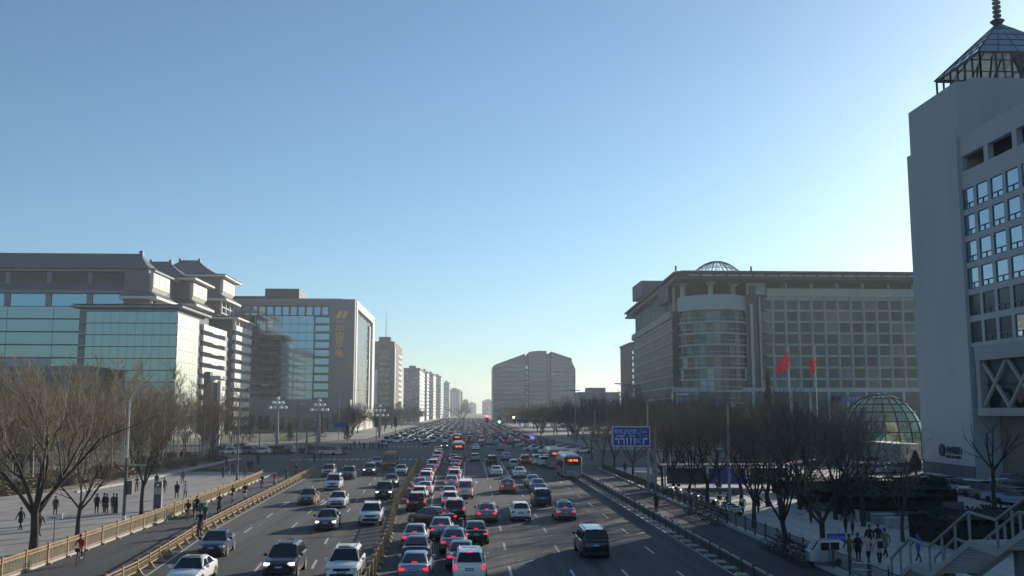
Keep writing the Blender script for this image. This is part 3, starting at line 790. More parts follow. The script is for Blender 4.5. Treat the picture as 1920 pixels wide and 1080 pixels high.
# eave slab, one big plate with a chamfered corner
ra, rb_ = W(1268, 508, 293), W(1172, 600, 425)
rx0, ry0 = ra.x - EX, -7
rx1, ry1 = rb_.x - EX, 125
plate = [(rx0 + 2.2, ry0), (xe + 4, ry0), (xe + 4, 42), (40, 42), (40, ry1), (rx1, ry1), (rx0, ry0 + 3)]
MB().prism(plate, zsof, zsof + .7).build('eave_soffit', 'eave_green', eb)
MB().prism([(x + (.8 if x < 30 else 0), y + (.8 if y < 0 else 0)) for x, y in plate], zsof + .71, zroof - .5).build('eave_fascia', 'metal_dark', eb)
MB().prism([(x - (.3 if x < 30 else 0), y - (.3 if y < 0 else 0)) for x, y in plate], zroof - .49, zroof + .1).build('roof', 'eave_green', eb)
for k in range(18):
    x = rx0 + 4 + k * 4.1
    if x > xe: break
    MB().box(x, x + 3.5, ry0 + .5, ry0 + .78, zsof + 1.1, zsof + 1.5).build('fascia_trim', 'grid_grey', eb)
# open lattice dome, masts, roof box, sail shaped frame
dcx = W(1343, 500, 330).x - EX; dr = 12.0; dz = zroof + .1
mb = MB()
H_ = W(1343, 490, 330).z - dz
for k in range(14):
    a = math.pi * k / 14
    pts = []
    for j in range(13):
        t = -1 + 2 * j / 12; pts.append((dcx + dr * t * math.cos(a), 30 + dr * t * math.sin(a), dz + H_ * (1 - t * t)))
    mb.path(pts, .13, 4)
for rr in (.35, .6, .85):
    pts = [(dcx + dr * rr * math.cos(2 * math.pi * j / 20), 30 + dr * rr * math.sin(2 * math.pi * j / 20), dz + H_ * (1 - rr * rr)) for j in range(21)]
    mb.path(pts, .13, 4)
mb.build('lattice_dome', 'metal_dark', eb)
for px in (1272, 1415):
    x = W(px, 500, 300).x - EX
    mb = MB(); mb.tube((x, 4, zroof), (x, 4, zroof + 3.0), .12, .12); mb.tube((x, 4, zroof + 1.6), (x, 4, zroof + 3.2), .3, .3); mb.build('mast', 'metal_dark', eb)
x = W(1458, 500, 320).x - EX
mb = MB(); mb.tube((x, 20, zroof), (x, 20, zroof + 3.4), .14); mb.path([(x - 6, 20, zroof), (x - 2.5, 20, zroof + 1), (x + .5, 20, zroof + 2.6)], .1, 4); mb.tube((x + 1, 20, zroof), (x + 1, 20, zroof + 2.8), .08)
for k in range(5): mb.tube((x - 5 + k, 20, zroof), (x - 4.4 + k, 20, zroof + .4 + k * .45), .07)
mb.build('roof_frame', 'steel_pole', eb)
MB().box(W(1211, 540, 340).x - EX + 2, W(1260, 540, 340).x - EX + 8, 60, 80, zroof + .11, zroof + 6).build('roof_box', 'stone_dark', eb)
# rooftop letters over the entrance
ez = W(1310, 752, 286).z
MB().box(W(1255, 760, 288).x - EX, W(1352, 760, 288).x - EX, -13, -5, ez - 3.4, ez - 1.6).build('entrance_canopy', 'sign_blue', eb)
me = text_mesh('characters', '中国光大银行', 2.35, 'letters_pale', .15, bold=.02)
o = link('characters', me, eb, (W(1313, 750, 286).x - EX, -14, ez - .8)); o.rotation_euler = (R(90), 0, 0)
me = text_mesh('lettering', 'CHINA EVERBRIGHT BANK', .95, 'letters_pale', .08)
o = link('lettering', me, eb, (W(1313, 756, 286).x - EX, -14, ez - 1.75)); o.rotation_euler = (R(90), 0, 0)
MB().box(W(1283, 740, 286).x - EX - 1, W(1352, 740, 286).x - EX, -13.8, -13.6, ez - 1.5, ez - 1.3).build('sign_rail', 'metal_dark', eb)
for k in range(8): x = W(1265 + k * 12, 760, 287).x - EX; MB().box(x, x + .5, -12.6, -12.1, 0, ez - 3.41).build('canopy_post', 'grid_grey', eb)
MB().box(W(1588, 745, 290).x - EX, W(1622, 745, 290).x - EX, -5.5, -5.1, W(1600, 753, 294).z, W(1600, 741, 294).z).build('name_board', 'sign_blue', eb)
me = text_mesh('lettering', '光大银行', 1.2, 'letters_pale', .03); o = link('lettering', me, eb, (W(1605, 745, 294).x - EX, -5.56, W(1600, 750, 294).z)); o.rotation_euler = (R(90), 0, 0)

# ---------------------------------------------------------------- the bank tower on the right with glass lantern
TX = 67.0
tw_ = thing('bank_tower', 'tall pale stone tower with blank end wall and glass pyramid lantern', 'building', (TX, 0, 0))
yF = WX(1705, 250, TX).y; yN = WX(1798, 260, TX).y
zS = WX(1705, 211, TX).z
zN = WX(1799, 258, TX).z
yNear = 74.0
DEP = 46
# far slab with the blank wall
MB().box(0, DEP, yN, yF, 0, zS).build('blank_wall', 'stone_tower', tw_)
MB().box(-.45, -.01, yN + .02, yF + .3, 0, WX(1700, 298, TX).z).build('wall_facing', 'stone_tower', tw_)
MB().box(-.6, 5, yF - .2, yF + .1, 0, 2.2).build('plinth', 'stone_dark', tw_)
MB().box(-.62, -.46, yN, yF, .1, 1.9).build('plinth', 'stone_dark', tw_)
# nearer block with window grid : wall built round its openings
zc0 = WX(1830, 650, TX).z           # cornice over the truss glazing
zwin = [WX(1815, y, TX) for y in (355, 640)]
rows = 6
ph_ = WX(1815, 355, TX).z - WX(1817, 394, TX).z
pitch_z = (WX(1815, 355, TX).z - WX(1830, 605, TX).z) / 5
pw_ = abs(WX(1804, 360, TX).y - WX(1825, 360, TX).y); pitch_y = abs(WX(1804, 360, TX).y - WX(1830, 360, TX).y)
y_first = WX(1804, 360, TX).y
z_first = WX(1804, 357, TX).z
ncol = int((y_first - yNear) / pitch_y)
zo1, zo0 = WX(1803, 294, TX).z, WX(1803, 324, TX).z   # dark loggia openings
ow = abs(WX(1803, 300, TX).y - WX(1845, 300, TX).y); op = abs(WX(1803, 300, TX).y - WX(1853, 300, TX).y)
y_o = WX(1803, 300, TX).y
mb = MB()
mb.box(.0, .8, yNear, yN - .02, zo1, zN)                       # above openings
mb.box(.0, .8, yNear, yN - .02, z_first, zo0)                  # between openings and first windows
mb.box(.0, .8, y_o, yN - .02, zo0, zo1)
for k in range(int((y_o - yNear) / op) + 1):
    ya = y_o - k * op - ow; yb = y_o - (k + 1) * op
    if ya > yNear: mb.box(.0, .8, max(yb, yNear), ya, zo0, zo1)
for r in range(rows):
    zt_ = z_first - r * pitch_z; zb = zt_ - ph_
    zb2 = zt_ - pitch_z if r < rows - 1 else zc0
    mb.box(0, .8, yNear, yN - .02, zb2, zb)
    mb.box(0, .8, y_first, yN - .02, zb, zt_)
    for c in range(ncol):
        ya = y_first - c * pitch_y - pw_
        mb.box(0, .8, max(y_first - (c + 1) * pitch_y, yNear), ya, zb, zt_)
mb.build('window_wall', 'stone_tower', tw_)
MB().box(3.5, DEP, yNear, yN - .02, 12, zN - .3).build('inner_core', 'stone_dark', tw_)
MB().box(.8, 3.5, yNear, yN - .02, zN - .8, zN).build('roof_slab', 'stone_tower', tw_)
MB().box(.8, 3.5, yNear, yN - .02, z_first + .3, zo0 - .02).build('loggia_floor', 'stone_tower', tw_)
MB().box(.8, 3.5, yNear, yN - .02, 12, zc0).build('lower_core', 'stone_dark', tw_)
wf = MB(); t = .12
for z0, z1 in ((0, t), (ph_ - t, ph_), (ph_ * .26, ph_ * .26 + t)): wf.box(-.08, .08, 0, pw_, z0, z1)
for y0 in (0, pw_ - t): wf.box(-.08, .08, y0, y0 + t, 0, ph_)
wf.box(-.06, .06, pw_ / 2 - .06, pw_ / 2 + .06, 0, ph_ * .26)
M('frame_blue', (.05, .12, .17), .45, .3)
wf = wf.mesh('window_frame', ['frame_blue'])
wg = {m: MB().box(-.02, .02, .1, pw_ - .1, .1, ph_ - .1).mesh('window', [m]) for m in ('glass_window', 'glass_smoke')}
for r in range(rows):
    for c in range(ncol):
        y = y_first - c * pitch_y - pw_; z = z_first - r * pitch_z - ph_
        o = link('window', wg['glass_window' if r < 4 or rng.random() > .6 else 'glass_smoke'], tw_, (.16, y, z))
        link('window_frame', wf, o, (-.05, 0, 0))
# cornice and truss glazing
MB().box(-.5, .9, yNear, yN - 1.5, zc0 - 1.9, zc0 - .02).build('truss_beam', 'concrete', tw_)
zt0 = WX(1830, 765, TX).z
MB().box(-.5, .9, yNear, yN - 1.5, zt0 - 1.0, zt0).build('truss_beam', 'concrete', tw_)
MB().box(.9, 3, yNear, yN - 1.5, zt0 - 1, zc0 - .02).build('truss_glass', 'glass_dark', tw_)
ym = yN - 2; ht = zc0 - 2 - zt0; dy = ht * .98
k = 0
MB().box(-.4, .7, yN - 2.4, yN - 1.5, zt0, zc0 - 1.9).build('truss_post', 'concrete', tw_)
while ym - dy > yNear:
    for a, b_ in (((ym, zt0), (ym - dy, zt0 + ht)), ((ym, zt0 + ht), (ym - dy, zt0))):
        MB().tube((.1 if a[1] < b_[1] else .3, a[0], a[1]), (.1 if a[1] < b_[1] else .3, b_[0], b_[1]), .3, .3, 6).build('truss_brace', 'concrete', tw_)
    MB().tube((.5, ym, zt0 + ht / 2), (.5, ym - dy, zt0 + ht / 2), .12, .12, 5).build('glazing_bar', 'metal_dark', tw_)
    ym -= dy
MB().box(3.2, DEP, yNear, yN - .1, 0, zt0 - 1.1).build('recess_wall', 'brown_stone', tw_)
# lantern
ly0, ly1 = 134.0, 147.2; lx0 = W(1838, 120, ly0).x - TX; lx1 = lx0 + 14.5
zl0 = zS + .0; zl1 = W(1838, 97, ly0).z; apex = W(1870, 40, 140.6)
# stepped base for the lantern
MB().box(2.5, 26, yN + .5, yF - .3, zS, zS + .8).build('lantern_base', 'stone_tower', tw_)
npx = 6
for i in range(npx + 1):
    x = lx0 + i * (lx1 - lx0) / npx
    MB().box(x - .12, x + .12, ly0 - .12, ly0 + .12, zl0 + .8, zl1).build('lantern_post', 'metal_dark', tw_)
    y = ly0 + i * (ly1 - ly0) / npx
    MB().box(lx0 - .12, lx0 + .12, y - .12, y + .12, zl0 + .8, zl1).build('lantern_post', 'metal_dark', tw_)
    MB().box(lx1 - .12, lx1 + .12, y - .12, y + .12, zl0 + .8, zl1).build('lantern_post', 'metal_dark', tw_)
    MB().box(x - .12, x + .12, ly1 - .12, ly1 + .12, zl0 + .8, zl1).build('lantern_post', 'metal_dark', tw_)
for z in (zl0 + 1.0, zl0 + (zl1 - zl0) * .42, zl1 - .15):
    MB().box(lx0 - .2, lx1 + .2, ly0 - .16, ly0 + .1, z, z + .22).build('lantern_rail', 'metal_dark', tw_)
    MB().box(lx0 - .2, lx0 + .1, ly0, ly1, z, z + .22).build('lantern_rail', 'metal_dark', tw_)
    MB().box(lx1 - .1, lx1 + .2, ly0, ly1, z, z + .22).build('lantern_rail', 'metal_dark', tw_)
    MB().box(lx0, lx1, ly1 - .1, ly1 + .16, z, z + .22).build('lantern_rail', 'metal_dark', tw_)
for i in range(5): MB().box(lx0 + .5, lx1 - .5, ly0 + 5, ly0 + 5.15, zl0 + .9 + i * .62, zl0 + 1.15 + i * .62).build('louvre', 'blind_pale', tw_)
for i in range(3):
    MB().tube((lx0 + 2 + i * 4, ly0 + 3, zl0 + .8), (lx0 + 5 + i * 4, ly0 + 3, zl1), .15).build('lantern_brace', 'metal_dark', tw_)
    MB().tube((lx0 + 3, ly0 + 2 + i * 4, zl1), (lx0 + 3, ly0 + 4 + i * 4, zl0 + .8), .15).build('lantern_brace', 'metal_dark', tw_)
axx, ayy, azz = apex.x - TX, 140.6, apex.z - .3
M('pyramid_glass', (.20, .27, .31), .12, .5)
cor = [(lx0 - .3, ly0 - .3), (lx1 + .3, ly0 - .3), (lx1 + .3, ly1 + .3), (lx0 - .3, ly1 + .3)]
NL = 5
def pyr(u, s, t):   # side s, across u 0..1, up t 0..1
    a, b_ = cor[s], cor[(s + 1) % 4]
    x = a[0] + (b_[0] - a[0]) * u; y = a[1] + (b_[1] - a[1]) * u
    return (x + (axx - x) * t, y + (ayy - y) * t, zl1 + .1 + (azz - zl1) * t)
for s in range(4):
    for j in range(NL):
        nn = NL - j
        for i in range(nn):
            t0, t1 = j / NL * .97, (j + 1) / NL * .97
            q = [pyr(i / nn, s, t0), pyr((i + 1) / nn, s, t0), pyr(min(1, (i + 1) / nn), s, t1), pyr(i / nn, s, t1)]
            MB().add(q, [(0, 1, 2, 3)]).build('roof_pane', 'pyramid_glass', tw_)
    for i in range(NL + 1):
        a = pyr(i / NL, s, 0); b_ = (axx, ayy, azz)
        f = 1 if i in (0, NL) else .7
        MB().tube(a, (a[0] + (b_[0] - a[0]) * f, a[1] + (b_[1] - a[1]) * f, a[2] + (b_[2] - a[2]) * f), .13 if i in (0, NL) else .09, None, 5).build('roof_bar', 'metal_dark', tw_)
    for j in range(1, NL):
        MB().tube(pyr(0, s, j / NL * .97), pyr(1, s, j / NL * .97), .09, None, 5).build('roof_bar', 'metal_dark', tw_)
mb = MB(); mb.tube((axx, ayy, azz - .4), (axx, ayy, azz + .3), .5, 1.1, 12); mb.tube((axx, ayy, azz + .3), (axx, ayy, azz + .6), 1.1, .6, 12); mb.build('spire_base', 'metal_dark', tw_, True)
mb = MB(); mb.tube((axx, ayy, azz + .5), (axx, ayy, azz + 11), .34, .25, 8)
for i in range(13): mb.tube((axx, ayy, azz + 1 + i * .72), (axx, ayy, azz + 1.3 + i * .72), .62, .62, 10)
mb.build('spire', 'metal_dark', tw_, True)
# window cleaning crane on the roof
mb = MB(); y = 132.6; x = W(1838, 140, y).x - TX
mb.tube((x, y, zS + .3), (x + 2.6, y, zS + 2.0), .38, .38, 8); mb.box(x + 2.2, x + 3.4, y - .5, y + .5, zS + 1.5, zS + 2.8); mb.box(x + 1, x + 2, y - .4, y + .4, zS, zS + .9)
mb.build('cleaning_crane', 'stone_grey', tw_)
# logo and lettering on the blank wall
lc = WX(1767, 844, TX - .5)
n = 28
mb = MB()
def ringp(r, x): return [(x, lc.y + r * math.cos(2 * math.pi * i / n), lc.z + r * math.sin(2 * math.pi * i / n)) for i in range(n)]
rr = .86
a = ringp(rr, -.62); b_ = ringp(rr * .82, -.62)
mb.add(a + b_, [(i, (i + 1) % n, (i + 1) % n + n, i + n) for i in range(n)])
a = ringp(rr, -.47); 
mb.loft([ringp(rr, -.62), ringp(rr, -.47)], cap=False)
for y0, y1, z0, z1 in ((-.42, -.28, -.42, .42), (.28, .42, -.42, .42), (-.42, .42, .28, .42), (-.42, .42, -.42, -.28), (-.08, .08, .42, .85), (-.08, .08, -.85, -.42)):
    mb.box(-.63, -.47, lc.y + y0, lc.y + y1, lc.z + z0, lc.z + z1)
mb.build('round_logo', 'letters_dark', tw_)
me = text_mesh('characters', '中国银行', 1.12, 'letters_dark', .06, 'LEFT')
o = link('characters', me, tw_, (-.55, WX(1781, 848, TX).y, WX(1781, 849, TX).z)); o.rotation_euler = (R(90), 0, R(-90))
me = text_mesh('lettering', 'BANK OF CHINA', .54, 'letters_dark', .05, 'LEFT')
o = link('lettering', me, tw_, (-.55, WX(1781, 857, TX).y, WX(1781, 858, TX).z)); o.rotation_euler = (R(90), 0, R(-90))

# ---------------------------------------------------------------- glass dome
DY = 186.0
dc = W(1653, 830, DY); dR = 78 / 1800 * DY * 1.02; dz0 = 3.0; dH = W(1653, 740, DY).z - dz0
dm = thing('glass_dome', 'round glass dome with dark ribs rising from a dark drum beside the bank tower', 'dome', (dc.x, DY, 0))
mb = MB().tube((0, 0, 0), (0, 0, dz0), dR + .35, dR + .35, 40); mb.build('drum', 'stone_dark', dm, True)
MB().tube((0, 0, dz0 - .5), (0, 0, dz0 + .1), dR + .7, dR + .7, 40).build('ring_beam', 'metal_dark', dm, True)
def dp(a, t, r=1.0): return (dR * r * math.cos(a) * math.cos(t), dR * r * math.sin(a) * math.cos(t), dz0 + .1 + dH * r * math.sin(t))
NA, NT = 20, 7
for i in range(NA):
    for j in range(NT):
        a0, a1 = 2 * math.pi * i / NA, 2 * math.pi * (i + 1) / NA; t0, t1 = math.pi / 2 * j / NT, math.pi / 2 * (j + 1) / NT
        vs = []
        for v in range(3):
            for u in range(3): vs.append(dp(a0 + (a1 - a0) * u / 2, t0 + (t1 - t0) * v / 2))
        MB().add(vs, [(0, 1, 4, 3), (1, 2, 5, 4), (3, 4, 7, 6), (4, 5, 8, 7)]).build('dome_pane', 'dome_glass', dm, True, 60)
    mb = MB().path([dp(2 * math.pi * i / NA, math.pi / 2 * k / 10, 1.01) for k in range(11)], .10, 5); mb.build('dome_rib', 'dome_rib', dm)
for j in range(NT):
    mb = MB().path([dp(2 * math.pi * i / 40, math.pi / 2 * j / NT, 1.01) for i in range(41)], .09, 5); mb.build('dome_ring', 'dome_rib', dm)
gwx = G(1690, 880)
gw = thing('garden_wall', 'pale square wall block between the dome and the tower foot', 'wall', (W(1688, 860, 150).x, 150, 0))
MB().box(0, 3.4, 0, 14, .1, W(1700, 835, 150).z).build('wall', 'concrete', gw)
MB().box(-.1, 3.5, -.1, 14, W(1700, 835, 150).z + .01, W(1700, 832, 150).z).build('coping', 'kerb_stone', gw)
# ================================================================ VEHICLES
# local frame: forward is +y, origin on the road under the middle of the car
SPEC = {
 'sedan': dict(L=4.75, w=.90, ground=.2, hood=.93, belt=.95, H=1.46, wsb=1.05, rf=.28, rr=-.95, rwb=-1.78, deck=1.03, rw=.60, bw=.80, tailz=.98, wb=1.38),
 'suv':   dict(L=4.70, w=.94, ground=.26, hood=1.08, belt=1.08, H=1.70, wsb=1.15, rf=.45, rr=-1.75, rwb=-2.22, deck=1.12, rw=.66, bw=.84, tailz=1.08, wb=1.38),
 'hatch': dict(L=4.25, w=.87, ground=.2, hood=.95, belt=.97, H=1.50, wsb=1.05, rf=.35, rr=-1.55, rwb=-2.0, deck=1.0, rw=.60, bw=.78, tailz=.98, wb=1.28),
 'mpv':   dict(L=4.90, w=.93, ground=.22, hood=1.08, belt=1.08, H=1.80, wsb=1.55, rf=.85, rr=-2.05, rwb=-2.34, deck=1.12, rw=.70, bw=.86, tailz=1.08, wb=1.48),
 'van':   dict(L=4.60, w=.86, ground=.24, hood=1.02, belt=1.10, H=1.92, wsb=1.95, rf=1.25, rr=-2.12, rwb=-2.24, deck=1.12, rw=.74, bw=.82, tailz=1.08, wb=1.35),
}
def car_meshes(kind):
    p = SPEC[kind]; L2 = p['L'] / 2; w = p['w']; g = p['ground']
    # lower body
    st = [(L2, .66, g + .20, p['hood'] - .30), (L2 - .10, .80, g + .03, p['hood'] - .22), (L2 - .45, .95, g, p['hood'] - .10),
          (p['wsb'] + .05, 1.0, g, p['hood']), (.2, 1.0, g, p['belt']), (p['rwb'] + .3 if kind == 'sedan' else -1.2, 1.0, g, p['belt'] + .02),
          (-L2 + .42, .97, g, p['deck']), (-L2 + .08, .88, g + .05, p['tailz']), (-L2, .76, g + .18, p['tailz'] - .12)]
    st.sort(key=lambda s: -s[0])
    rings = []
    for y, fw, zb, zt in st:
        W_ = w * fw; zm = zb + (zt - zb) * .55
        half = [(W_ * .80, zb), (W_ * .97, zb + .10), (W_, zm), (W_ * .975, zt - .09), (W_ * .86, zt - .005), (W_ * .4, zt + .03)]
        rings.append([(x, y, z) for x, z in half] + [(-x, y, z) for x, z in reversed(half)])
    body = MB(); body.loft(rings, 0)
    # greenhouse shell
    bw, rw, H = p['bw'], p['rw'], p['H']
    zb1, zb2 = p['hood'] - .03, p['deck'] - .02
    def sect(y, zb, bwid, top, rwid):
        return [(bwid, y, zb), (rwid + (bwid - rwid) * .12, y, zb + (top - zb) * .86), (rwid * .84, y, top), (-rwid * .84, y, top), (-rwid - (bwid - rwid) * .12, y, zb + (top - zb) * .86), (-bwid, y, zb)]
    gs = [sect(p['wsb'], zb1, bw, zb1 + .03, bw * .96), sect(p['rf'], p['belt'] - .03, bw, H - .03, rw), sect((p['rf'] + p['rr']) / 2, p['belt'] - .03, bw, H, rw), sect(p['rr'], p['belt'] - .02, bw, H - .05, rw * .97), sect(p['rwb'], zb2, bw * .93, zb2 + .03, bw * .88)]
    body.loft(gs, 0)
    # dark sill, bumpers, wheel wells
    body.box(-w * .9, w * .9, -L2 + .15, L2 - .15, g - .05, g + .10, 1)
    body.box(-.62, .62, L2 - .12, L2 + .015, g + .12, g + .34, 1)
    body.box(-.70, .70, -L2 - .015, -L2 + .12, g + .08, g + .22, 1)
    for sx in (-1, 1):
        for wy in (p['wb'], -p['wb']):
            n = 14; pts = [(sx * (w + .004), wy + .40 * math.cos(2 * math.pi * i / n), .34 + .40 * math.sin(2 * math.pi * i / n)) for i in range(n)]
            pts2 = [(sx * (w - .22), a[1], a[2]) for a in pts]
            body.loft([pts, pts2], 1)
    out = [('body', body.mesh(kind + '_body', ['paint_white', 'trim_black'], True, 32), None, None)]
    # lower flank band in a second colour (taxis)
    def quad_on(a, b, c, d, off, inset=.06, ix=None):
        a, b, c, d = map(Vector, (a, b, c, d)); ctr = (a + b + c + d) / 4
        n = (b - a).cross(d - a).normalized()
        if n.dot(ctr - Vector((0, 0, .9))) < 0: n = -n
        return [v + (ctr - v) * inset + n * off for v in (a, b, c, d)]
    def glass(name, q): 
        m = MB(); q2 = [v - (Vector((0, 0, 0)) + (q[1] - q[0]).cross(q[3] - q[0]).normalized() * .02) for v in q]
        m.add(q, [(0, 1, 2, 3)]); m.add(q2, [(3, 2, 1, 0)])
        return (name, m.mesh(name, ['car_glass']), None, 'g')
    s0, s1, s2, s3, s4 = gs
    out.append(glass('windscreen', quad_on(s0[0], s0[5], (-rw * .88, p['rf'], H - .06), (rw * .88, p['rf'], H - .06), .035, .05)))
    out.append(glass('rear_window', quad_on((bw * .88, p['rwb'], zb2 + .04), (-bw * .88, p['rwb'], zb2 + .04), (-rw * .88, p['rr'], H - .08), (rw * .88, p['rr'], H - .08), .035, .09)))
    for sx in (-1, 1):
        def P_(y, t):   # on the side plane
            if y > p['rf']: k = (y - p['rf']) / (p['wsb'] - p['rf']); ztop = H - .05 - k * (H - .05 - zb1)
            elif y < p['rr']: k = (p['rr'] - y) / (p['rr'] - p['rwb']); ztop = H - .07 - k * (H - .07 - zb2)
            else: ztop = H - .05
            zb = p['belt']; zt = zb + (ztop - zb) * .82
            full = H - .05 - zb
            x0, x1 = bw, rw + (bw - rw) * .12
            f = lambda z: x0 + (x1 - x0) * min(1, (z - zb) / (full * .86))
            z = zb + .04 + (zt - zb - .04) * t
            return (sx * (f(z) + .012), y, z)
        mid = (p['rf'] + p['rr']) / 2 + (.1 if kind == 'sedan' else .25)
        yf = p['rf'] + (p['wsb'] - p['rf']) * .62; yr = p['rr'] - (p['rr'] - p['rwb']) * .5
        m = MB(); m.add([P_(yf, 0), P_(mid + .05, 0), P_(mid + .05, 1), P_(p['rf'] - .02, 1)], [(0, 1, 2, 3) if sx > 0 else (3, 2, 1, 0)]); out.append(('side_window', m.mesh('side_window', ['car_glass']), None, 'g'))
        m = MB(); m.add([P_(mid - .05, 0), P_(yr, 0), P_(p['rr'] + .05, 1), P_(mid - .05, 1)], [(0, 1, 2, 3) if sx > 0 else (3, 2, 1, 0)]); out.append(('side_window', m.mesh('side_window', ['car_glass']), None, 'g'))
        if kind in ('suv', 'mpv', 'van', 'hatch'):
            pass
        # mirror
        m = MB(); m.box(sx * (w - .02) if sx > 0 else -w - .16, sx * (w + .16) if sx > 0 else -w + .02, p['wsb'] - .42, p['wsb'] - .28, p['belt'] + .0, p['belt'] + .15); out.append(('mirror', m.mesh('mirror', ['trim_black']), None, 'm'))
        # head lamps and tail lamps
        zl = p['hood'] - .32
        m = MB(); m.hexa([(sx * .52, L2 - .10, zl), (sx * (w - .10), L2 - .30, zl), (sx * (w - .10), L2 - .45, zl), (sx * .52, L2 - .25, zl)], [(sx * .50, L2 - .16, zl + .15), (sx * (w - .06), L2 - .36, zl + .17), (sx * (w - .06), L2 - .5, zl + .17), (sx * .50, L2 - .3, zl + .15)])
        m = MB().box(min(sx * .50, sx * (w - .12)), max(sx * .50, sx * (w - .12)), L2 - .34, L2 - .035, zl, zl + .14)
        out.append(('headlight', m.mesh('headlight', ['lamp_clear']), None, 'h'))
        zt = p['tailz'] - .30
        if kind in ('mpv', 'van', 'suv'): m = MB().box(min(sx * (w - .24), sx * (w - .11)), max(sx * (w - .24), sx * (w - .11)), -L2 - .012, -L2 + .2, zt + .04, zt + .28)
        else: m = MB().hexa([(sx * .50, -L2 - .012, zt + .07), (sx * (w - .12), -L2 - .012, zt + .02), (sx * (w - .12), -L2 + .2, zt + .02), (sx * .50, -L2 + .2, zt + .07)], [(sx * .50, -L2 - .012, zt + .15), (sx * (w - .12), -L2 - .012, zt + .19), (sx * (w - .12), -L2 + .2, zt + .19), (sx * .50, -L2 + .2, zt + .15)])
        out.append(('tail_light', m.mesh('tail_light', ['tail_dark']), None, 't'))
    m = MB().box(-.16, .16, p['rr'] - .12, p['rr'] - .06, H - .06, H - .02) if kind != 'sedan' else MB().box(-.15, .15, p['rwb'] + .02, p['rwb'] + .10, zb2 + .05, zb2 + .09)
    out.append(('brake_light', m.mesh('brake_light', ['tail_dark']), None, 't'))
    for s_ in (1, -1):
        m = MB().box(-.22, .22, s_ * L2 - .03, s_ * L2 + .03, (g + .36) if s_ > 0 else p['tailz'] - .32, (g + .50) if s_ > 0 else p['tailz'] - .18, 0)
        m.box(-.17, .17, s_ * L2 + s_ * .032 - .001, s_ * L2 + s_ * .032 + .001, (g + .40) if s_ > 0 else p['tailz'] - .28, (g + .46) if s_ > 0 else p['tailz'] - .22, 1)
        out.append(('number_plate', m.mesh('number_plate', ['plate_blue', 'plate_text']), None, None))
    m = MB().box(-.45, .45, L2 - .06, L2 + .01, p['hood'] - .34, p['hood'] - .20); out.append(('grille', m.mesh('grille', ['trim_black']), None, None))
    # sun roof or roof rails
    m = MB().box(-.42, .42, p['rf'] - .75, p['rf'] - .12, H - .02, H + .012); out.append(('sunroof', m.mesh('sunroof', ['car_glass']), None, 's'))
    if kind in ('suv', 'mpv'):
        for sx in (-1, 1):
            m = MB().tube((sx * rw * .86, p['rf'] - .2, H + .03), (sx * rw * .86, p['rr'] + .2, H + .03), .025, None, 5); out.append(('roof_rail', m.mesh('roof_rail', ['paint_silver']), None, 's'))
    # wheels
    tm = MB(); n = 18
    tm.tube((-.11, 0, 0), (.11, 0, 0), .33, .33, n)
    tm = tm.mesh('tyre', ['tyre'])
    rm = MB(); rm.tube((-.118, 0, 0), (.118, 0, 0), .215, .215, 14)
    rm.tube((-.13, 0, 0), (.13, 0, 0), .06, .06, 8)
    for k in range(5):
        a = 2 * math.pi * k / 5; rm.tube((.122, .06 * math.cos(a), .06 * math.sin(a)), (.122, .2 * math.cos(a), .2 * math.sin(a)), .03, .03, 4)
    rm = rm.mesh('rim', ['rim'])
    for sx in (-1, 1):
        for wy in (p['wb'], -p['wb']):
            out.append(('wheel', tm, (sx * (w - .11), wy, .33), 'w'))
    return out, rm
CAR_CACHE = {}
def make_car(kind, paint, loc, rz, label, group=None, brake=True, lit=False, cat='car', name='car', lower=None, simple=False, sunroof=False, rails=True):
    if kind not in CAR_CACHE: CAR_CACHE[kind] = car_meshes(kind)
    parts, rim = CAR_CACHE[kind]
    t = thing(name, label, cat, loc, rz, group)
    for nm, me, l, key in parts:
        if key == 's' and nm == 'sunroof' and not sunroof: continue
        if key == 's' and nm == 'roof_rail' and not rails: continue
        o = link(nm, me, t, l)
        mat = None
        if nm == 'body': mat = paint
        elif key == 't' and brake: mat = 'tail_lit'
        elif key == 'h' and lit: mat = 'lamp_lit'
        elif nm == 'mirror' and paint in ('paint_white', 'paint_blue') : mat = paint
        if mat:
            o.material_slots[0].link = 'OBJECT'; o.material_slots[0].material = mt[mat]
        if key == 'w': link('rim', rim, o)
    if lower:
        p = SPEC[kind]; L2 = p['L'] / 2; w = p['w']; g = p['ground']; key = ('band', kind)
        if key not in CAR_CACHE:
            rings = []
            for y, fw, k in ((L2 + .004, .66, 1), (L2 - .10, .80, 0), (L2 - .45, .95, 0), (1.0, 1.0, 0), (-1.0, 1.0, 0), (-L2 + .42, .97, 0), (-L2 + .08, .88, 0), (-L2 - .004, .76, 1)):
                W_ = w * fw + .008; rings.append([(W_, y, g + .12), (W_ * 1.0, y, g + .48), (-W_, y, g + .48), (-W_, y, g + .12)])
            CAR_CACHE[key] = MB().loft(rings).mesh('side_band', ['paint_gold'])
            s = MB().box(-.32, .32, -.35, -.15, p['H'] - .01, p['H'] + .14); CAR_CACHE['sign'] = s.mesh('roof_sign', ['sign_white'])
        link('flank_panel', CAR_CACHE[key], t); link('roof_sign', CAR_CACHE['sign'], t)
    return t
def yaw_of(pos, side):    # heading of the lane at this place
    if side == 'L': a = shift(pos.y + 2) - shift(pos.y - 2); return math.pi - math.atan2(a, 4)
    return 0.0
SC = 1.0
